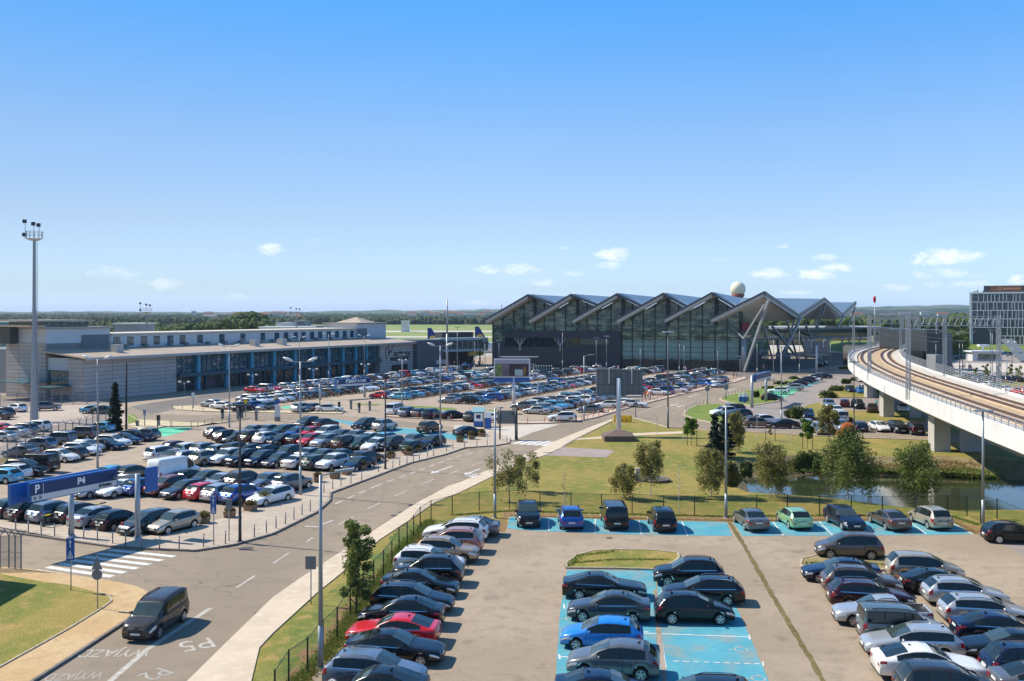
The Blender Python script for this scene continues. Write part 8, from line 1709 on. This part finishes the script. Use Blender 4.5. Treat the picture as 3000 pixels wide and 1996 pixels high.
car_row([('saloon', 'silver', 624, 1170, 150), ('saloon', 'white', 655, 1176, 152), ('suv', 'navy', 704, 1178, 60), ('estate', 'blue', 745, 1175, 60), ('hatchback', 'grey', 786, 1177, S4), ('suv', 'silver', 880, 1180, N4), ('saloon', 'grey', 916, 1181, S4), ('saloon', 'white', 958, 1183, 0)],
 'the row left of the barriers', 'cars by the barriers')
car_row([('minibus', 'white', 1154, 1181, 70), ('suv', 'grey blue', 1193, 1192, 65), ('hatchback', 'taupe', 1228, 1196, 65), ('suv', 'navy', 1262, 1197, 65), ('saloon', 'black', 1324, 1202, 25), ('suv', 'dark grey', 1385, 1204, 60), ('saloon', 'white', 1441, 1208, 160)],
 'the row right of the barriers', 'cars by the barriers')
g3 = 'cars in the big lot before the terminals'
car_row([('suv', 'white', 1658, 1205, 178), ('saloon', 'grey', 1736, 1185, 168), ('estate', 'white', 1790, 1172, 160), ('hatchback', 'white', 1826, 1167, 160), ('saloon', 'white', 1852, 1170, -20), ('saloon', 'white', 1925, 1138, -25), ('van', 'blue', 1956, 1131, 155), ('hatchback', 'white', 1980, 1131, -20),
 ('van', 'blue', 1994, 1123, 60), ('hatchback', 'white', 2014, 1122, 60), ('van', 'grey', 2030, 1112, -110), ('van', 'blue', 2060, 1110, -60), ('saloon', 'white', 2082, 1109, -50), ('saloon', 'silver', 2095, 1102, 60), ('suv', 'grey blue', 2118, 1101, 60)],
 'the row along the red posts', g3)
car_row([('hatchback', 'navy', 2256, 1152, -18), ('suv', 'white', 2289, 1133, 160), ('suv', 'silver', 2331, 1124, 160), ('saloon', 'maroon', 2342, 1114, 160), ('saloon', 'navy', 2359, 1108, 160), ('suv', 'black', 2369, 1103, 160), ('saloon', 'white', 2382, 1103, 160), ('suv', 'dark grey', 2390, 1097, 160), ('saloon', 'silver', 2402, 1092, 160), ('saloon', 'navy', 2417, 1094, 160)],
 'the bays along the hedge', 'cars by the hedge')
car_row([('estate', 'black', 2155, 1183, 165), ('suv', 'white', 2128, 1190, 200), ('hatchback', 'navy', 2172, 1198, 200), ('saloon', 'dark grey', 2200, 1218, 172), ('hatchback', 'white', 2240, 1214, 10), ('saloon', 'black', 2300, 1227, 175)],
 'the cluster by the round verge', 'cars by the round verge')
x, y = RF('suv', 2223, 1221)
put_car('suv', 'bronze', x, y, -2, 'bronze SUV driving along the road behind the conifers', None, 1, 'moving_suv')
car_row([('saloon', 'silver', 2521, 1102, -100), ('estate', 'navy', 2490, 1129, -100), ('hatchback', 'bright blue', 2521, 1133, 80), ('suv', 'white', 2531, 1126, -100), ('suv', 'dark grey', 2577, 1127, 60),
 ('suv', 'grey blue', 2428, 1169, -100), ('hatchback', 'dark red', 2475, 1169, 70), ('suv', 'black', 2512, 1169, -100), ('suv', 'brown', 2556, 1182, 70), ('saloon', 'white', 2646, 1181, -110), ('saloon', 'dark green', 2655, 1166, -110)],
 'the rows beside the viaduct piers', 'cars by the viaduct')
car_row([('suv', 'navy', 2368, 1197, -105), ('hatchback', 'white', 2451, 1188, -100), ('van', 'silver', 2467, 1203, 80), ('suv', 'silver', 2363, 1226, -100), ('hatchback', 'grey', 2403, 1240, -95), ('suv', 'grey blue', 2462, 1229, -95), ('hatchback', 'navy', 2520, 1234, 82), ('saloon', 'white', 2574, 1233, -92), ('suv', 'black', 2626, 1232, -92), ('suv', 'maroon', 2681, 1239, 88)],
 'the row behind the pond', 'cars behind the pond')
car_row([('hatchback', 'navy', 2842, 1095, -80), ('hatchback', 'black', 2872, 1094, -80), ('suv', 'navy', 2907, 1101, 100), ('suv', 'navy', 2944, 1101, 100), ('saloon', 'navy', 2980, 1102, 100), ('saloon', 'silver', 2815, 1093, 100),
 ('saloon', 'white', 2942, 1129, -80), ('suv', 'red', 2992, 1135, 100), ('saloon', 'navy', 2812, 1042, 0), ('saloon', 'blue', 2945, 1030, 0), ('suv', 'dark grey', 2962, 1031, 0), ('saloon', 'silver', 2985, 1036, 0), ('hatchback', 'white', 2895, 1117, 100), ('hatchback', 'grey', 2862, 1108, 100)],
 'the lot before the hotel', 'cars before the hotel')
for i, (k, c, px, py, h) in enumerate([('hatchback', 'navy', 2415, 1057, 60), ('suv', 'silver', 2482, 1032, 55), ('saloon', 'black', 2470, 1012, 60), ('suv', 'dark grey', 2460, 1005, 60), ('minibus', 'navy', 2488, 1002, 60), ('hatchback', 'black', 2403, 1062, 60)]):
    x, y = RF(k, px, py)
    put_car(k, c, x, y, h, f'{c} {KWORD[k]} on the shaded approach road, {ordn(i+1)} counted from its near end', 'cars under the terminal canopy', 2, 'approaching_car')
x, y = RF('estate', 2227, 1098); put_car('minibus', 'grey blue', x, y, 190, 'grey blue van crossing before the terminal forecourt', None, 2, 'moving_van')
x, y = RF('saloon', 2113+55-60+0, 1117); put_car('saloon', 'silver', x+0.0, y, 215, 'silver saloon driving alone on the wide road past the red posts', None, 1, 'moving_car')
# the dark van in the foreground lane
p1, p2 = G(464.5, 1873), G(537.8, 1822); hd = math.atan2(p1.y-p2.y, p1.x-p2.x); mid = (p1+p2)/2
cx = mid.x-math.sin(hd)*(.86)*(1); cy = mid.y+math.cos(hd)*(.86)
# near wheels are on the car's left-hand side seen from the camera: shift the body away from them
cand = [Vector((mid.x+s*(-math.sin(hd))*.86, mid.y+s*math.cos(hd)*.86)) for s in (-1, 1)]
c = min(cand, key=lambda v: v.x)
put_car('van', 'dark brown', c.x, c.y, math.degrees(hd), 'dark brown people-moving van with roof rails driving in the near lane', None, 0, 'driving_van')
# ---- the big lot: double rows parallel to the long terminal
def inpoly(p, poly):
    c = False; n = len(poly)
    for i in range(n):
        (x0, y0), (x1, y1) = poly[i], poly[(i+1) % n]
        if (y0 > p[1]) != (y1 > p[1]) and p[0] < (x1-x0)*(p[1]-y0)/(y1-y0)+x0: c = not c
    return c
LOT3 = [(672, 1205), (850, 1205), (905, 1190), (1000, 1190), (1100, 1196), (1300, 1215), (1380, 1212), (1490, 1200), (1600, 1222), (1700, 1205), (1780, 1186), (1900, 1155), (2020, 1124), (2120, 1101), (2120, 1084),
 (1900, 1081), (1640, 1083), (1500, 1083), (1290, 1085), (1210, 1094), (1060, 1108), (960, 1120), (800, 1140), (690, 1160)]
HOLES = [[(960, 1192), (1100, 1200), (1340, 1216), (1500, 1216), (1500, 1190), (1300, 1185), (1130, 1170), (960, 1170)]]
rnd = random.Random(21)
U1 = Vector((.443, .897)); U2 = Vector((.897, -.443))
cands = []
for ri, c0 in enumerate([-141, -127, -122.2, -109, -104.2, -91, -86.2, -73, -68.2, -55, -50.2, -37]):
    a = 118.0
    while a < 270:
        a += 2.62+rnd.uniform(-.05, .1)
        if rnd.random() < .07: continue
        P = U1*a+U2*c0
        px = 1500+FPX*P.x/P.y; py = Y0+FPX*HC/P.y
        if not inpoly((px, py), LOT3) or any(inpoly((px, py), h) for h in HOLES): continue
        if any((P.x-q[0])**2+(P.y-q[1])**2 < 11.5 for q in CARS): continue
        cands.append((ri, a, P, px, py))
cands.sort(key=lambda t: t[2].length)
kinds = ['saloon']*5+['hatchback']*6+['suv']*6+['estate']*4+['minivan']*2+['van']
cols = ['white']*6+['silver']*7+['grey']*4+['dark grey']*4+['black']*4+['navy']*3+['grey blue']*3+['dark green']*1+['blue', 'beige', 'red', 'taupe', 'bronze', 'light blue']
fixed = [((1122, 1132), 'coupe', 'red'), ((1400, 1152), 'hatchback', 'red'), ((728, 1150), 'saloon', 'red'), ((1385, 1104), 'van', 'turquoise'), ((1360, 1090), 'van', 'blue'), ((1634, 1127), 'van', 'bright blue'), ((1440, 1160), 'hatchback', 'bright blue')]
used = set(); pick = []
for (fx, fy), k, cl in fixed:
    j = min((j for j in range(len(cands)) if j not in used), key=lambda j: (cands[j][3]-fx)**2+9*(cands[j][4]-fy)**2); used.add(j); pick.append((j, k, cl))
fixd = {j: (k, cl) for j, k, cl in pick}
NIND = max(0, 302-len(CARS)); print('hand-placed', len(CARS), 'lot candidates', len(cands))
RN = ['seventh', 'sixth', 'sixth', 'fifth', 'fifth', 'fourth', 'fourth', 'third', 'third', 'second', 'second', 'nearest']
ind = []; rest = []
order = [j for j in range(len(cands)) if j in fixd]+[j for j in range(len(cands)) if j not in fixd]
for j in order:
    ri, a, P, px, py = cands[j]
    k, cl = fixd.get(j, (rnd.choice(kinds), rnd.choice(cols)))
    hd = -26.3 if rnd.random() < .5 else 153.7
    (ind if len(ind) < NIND else rest).append((ri, a, P.x, P.y, k, cl, hd+rnd.uniform(-1.5, 1.5)))
rowsd = {}
for t in ind: rowsd.setdefault(t[0], []).append(t)
for rk, ri in enumerate(sorted(rowsd, reverse=True)):
    for n_, t in enumerate(sorted(rowsd[ri], key=lambda t: t[1])):
        put_car(t[4], t[5], t[2], t[3], t[6], f"{t[5]} {KWORD[t[4]]}, {ordn(n_+1)} from the near end in terminal lot row {ORD[rk+1]} from right", g3, 2)
# all the others, too far to be told apart
b = MB(); pal = sorted(set(t[5] for t in rest)); base = [TRIM, GLASS, TYRE, HEADL, TAILL, RIM]
for ri, a, x, y, k, cl, hd in rest:
    me = proto(k, 2)[0][0].data; Mx = Matrix.Translation((x, y, .006)) @ Matrix.Rotation(math.radians(hd), 4, 'Z')
    n0 = len(b.v); b.v += [tuple(Mx @ v.co) for v in me.vertices]
    for p in me.polygons:
        b.f.append(tuple(n0+i for i in p.vertices)); b.sm.append(True); b.m.append(len(base)+pal.index(cl) if p.material_index == 0 else p.material_index-1)
if rest:
    tag(b.build('distant_parked_cars', base+[paint(c) for c in pal], origin=(0, 0, 0)), 'packed mass of the farthest cars in the big lot before the terminals', 'cars', None, 'stuff')
# ---------------------------------------------------------------- camera, sun, sky
cam = bpy.data.cameras.new('camera'); co = bpy.data.objects.new('camera', cam); COL.objects.link(co)
co.location = (0, 0, HC); co.rotation_euler = (PI/2, 0, 0)
cam.sensor_width = 36; cam.lens = 36*FPX/3000; cam.shift_y = -(998-Y0)/3000; cam.clip_end = 20000; cam.clip_start = .5
SC.camera = co
SUN_EL, SUN_AZ = math.radians(45), math.radians(160)     # azimuth of the sun seen from above, counter-clockwise from +x
sd = Vector((math.cos(SUN_EL)*math.cos(SUN_AZ), math.cos(SUN_EL)*math.sin(SUN_AZ), math.sin(SUN_EL)))
su = bpy.data.lights.new('sun', 'SUN'); su.energy = 4.9; su.angle = math.radians(.5); su.color = (1, .92, .79)
so = bpy.data.objects.new('sun', su); COL.objects.link(so); so.rotation_euler = sd.to_track_quat('Z', 'Y').to_euler()
so.location = sd*200
w = bpy.data.worlds.new('World'); SC.world = w; w.use_nodes = True; nt = w.node_tree; N = nt.nodes; Lk = nt.links
bg = N['Background']; sky = N.new('ShaderNodeTexSky'); sky.sky_type = 'NISHITA'; sky.sun_disc = False
sky.sun_elevation = SUN_EL; sky.sun_rotation = math.radians(90)-SUN_AZ; sky.altitude = 150; sky.air_density = 1.0; sky.dust_density = .6; sky.ozone_density = 1.6
tc = N.new('ShaderNodeTexCoord'); sp = N.new('ShaderNodeSeparateXYZ'); Lk.new(tc.outputs['Generated'], sp.inputs[0])
def mth(op, a, b_=None, cl=False):
    n = N.new('ShaderNodeMath'); n.operation = op; n.use_clamp = cl
    for i, v in ((0, a), (1, b_)):
        if v is None: continue
        if isinstance(v, (int, float)): n.inputs[i].default_value = v
        else: Lk.new(v, n.inputs[i])
    return n.outputs[0]
ymax = mth('MAXIMUM', sp.outputs['Y'], .01); u = mth('DIVIDE', sp.outputs['X'], ymax); v = mth('DIVIDE', sp.outputs['Z'], ymax)
cb = N.new('ShaderNodeCombineXYZ'); Lk.new(mth('MULTIPLY', u, 1.0), cb.inputs[0]); Lk.new(mth('MULTIPLY', v, 2.2), cb.inputs[1])
no = N.new('ShaderNodeTexNoise'); no.inputs['Scale'].default_value = 34; no.inputs['Detail'].default_value = 9; no.inputs['Roughness'].default_value = .68; no.inputs['Distortion'].default_value = .6; Lk.new(cb.outputs[0], no.inputs['Vector'])
nz = mth('MULTIPLY', mth('SUBTRACT', no.outputs['Fac'], .5), 6.5)
CL = [(797, 730, 46, 20, .8), (330, 800, 90, 22, .45), (480, 832, 80, 24, .45), (925, 704, 30, 8, .3), (700, 870, 60, 12, .35), (1435, 790, 50, 16, .75), (1530, 789, 62, 24, .95), (1583, 828, 44, 15, .8), (1655, 726, 18, 7, .5), (1695, 795, 50, 18, .8), (1800, 745, 66, 26, .95), (1775, 778, 52, 16, .85), (1410, 888, 60, 10, .3),
 (2268, 803, 66, 20, .95), (2295, 724, 18, 8, .5), (2385, 808, 80, 25, 1.), (2412, 753, 40, 15, .7), (2450, 785, 70, 17, .8), (2330, 857, 50, 9, .5), (2790, 748, 110, 30, 1.), (2710, 768, 60, 14, .8), (2770, 803, 130, 18, .65), (2620, 842, 60, 14, .6), (2820, 832, 120, 16, .55), (2990, 822, 40, 20, .9), (2120, 760, 40, 10, .25), (2500, 700, 60, 8, .2)]
acc = None
for (x, y, a, b_, k) in CL:
    du = mth('DIVIDE', mth('SUBTRACT', u, (x-1500)/FPX), a*.88/FPX); dv = mth('DIVIDE', mth('SUBTRACT', v, (Y0-y)/FPX), b_*.8/FPX)
    r2 = mth('ADD', mth('MULTIPLY', du, du), mth('MULTIPLY', dv, dv))
    m_ = mth('MULTIPLY', mth('ADD', mth('SUBTRACT', 1.0, r2), nz), k*.55, True)
    m_ = mth('MULTIPLY', m_, mth('MULTIPLY', mth('SUBTRACT', 2.6, r2), 1.0, True), True)
    acc = m_ if acc is None else mth('MAXIMUM', acc, m_)
front = mth('GREATER_THAN', sp.outputs['Y'], .05)
acc = mth('MULTIPLY', acc, front); 
hs = N.new('ShaderNodeHueSaturation'); hs.inputs['Saturation'].default_value = 1.0; hs.inputs['Hue'].default_value = .5; Lk.new(sky.outputs[0], hs.inputs['Color'])
cr = N.new('ShaderNodeValToRGB'); Lk.new(sp.outputs['Z'], cr.inputs[0]); el = cr.color_ramp.elements
tab = [(0.0, (.88, 1.22, 2.4)), (.025, (.74, .96, 1.45)), (.096, (.80, .88, 1.10)), (.183, (.74, .93, 1.16)), (.313, (.38, .96, 1.42)), (.6, (.42, .95, 1.3)), (1.0, (.6, 1.0, 1.2))]
while len(el) < len(tab): el.new(.5)
for e_, (p_, c_) in zip(el, tab): e_.position = p_; e_.color = (c_[0]/3, c_[1]/3, c_[2]/3, 1)
vm = N.new('ShaderNodeVectorMath'); vm.operation = 'MULTIPLY'; Lk.new(hs.outputs[0], vm.inputs[0]); Lk.new(cr.outputs[0], vm.inputs[1])
v3 = N.new('ShaderNodeVectorMath'); v3.operation = 'SCALE'; Lk.new(mth('SUBTRACT', 3.0, mth('SUBTRACT', mth('MULTIPLY', mth('MAXIMUM', mth('MULTIPLY', sp.outputs['X'], -1.0), 0.0), 1.7), mth('MULTIPLY', mth('MAXIMUM', sp.outputs['X'], 0.0), .95))), v3.inputs['Scale']); Lk.new(vm.outputs[0], v3.inputs[0])
mx = N.new('ShaderNodeMix'); mx.data_type = 'RGBA'; Lk.new(mth('MULTIPLY', acc, .85), mx.inputs[0]); Lk.new(v3.outputs[0], mx.inputs[6]); mx.inputs[7].default_value = (8.2, 8.4, 8.6, 1)
Lk.new(mx.outputs[2], bg.inputs['Color']); bg.inputs['Strength'].default_value = .11
SC.view_settings.view_transform = 'Standard'; SC.view_settings.look = 'None'; SC.view_settings.exposure = 0.4; SC.view_settings.gamma = 1
SC.cycles.use_denoising = True; SC.cycles.max_bounces = 6; SC.cycles.transparent_max_bounces = 16
SC.cycles.diffuse_bounces = 2; SC.cycles.glossy_bounces = 3; SC.cycles.volume_bounces = 0
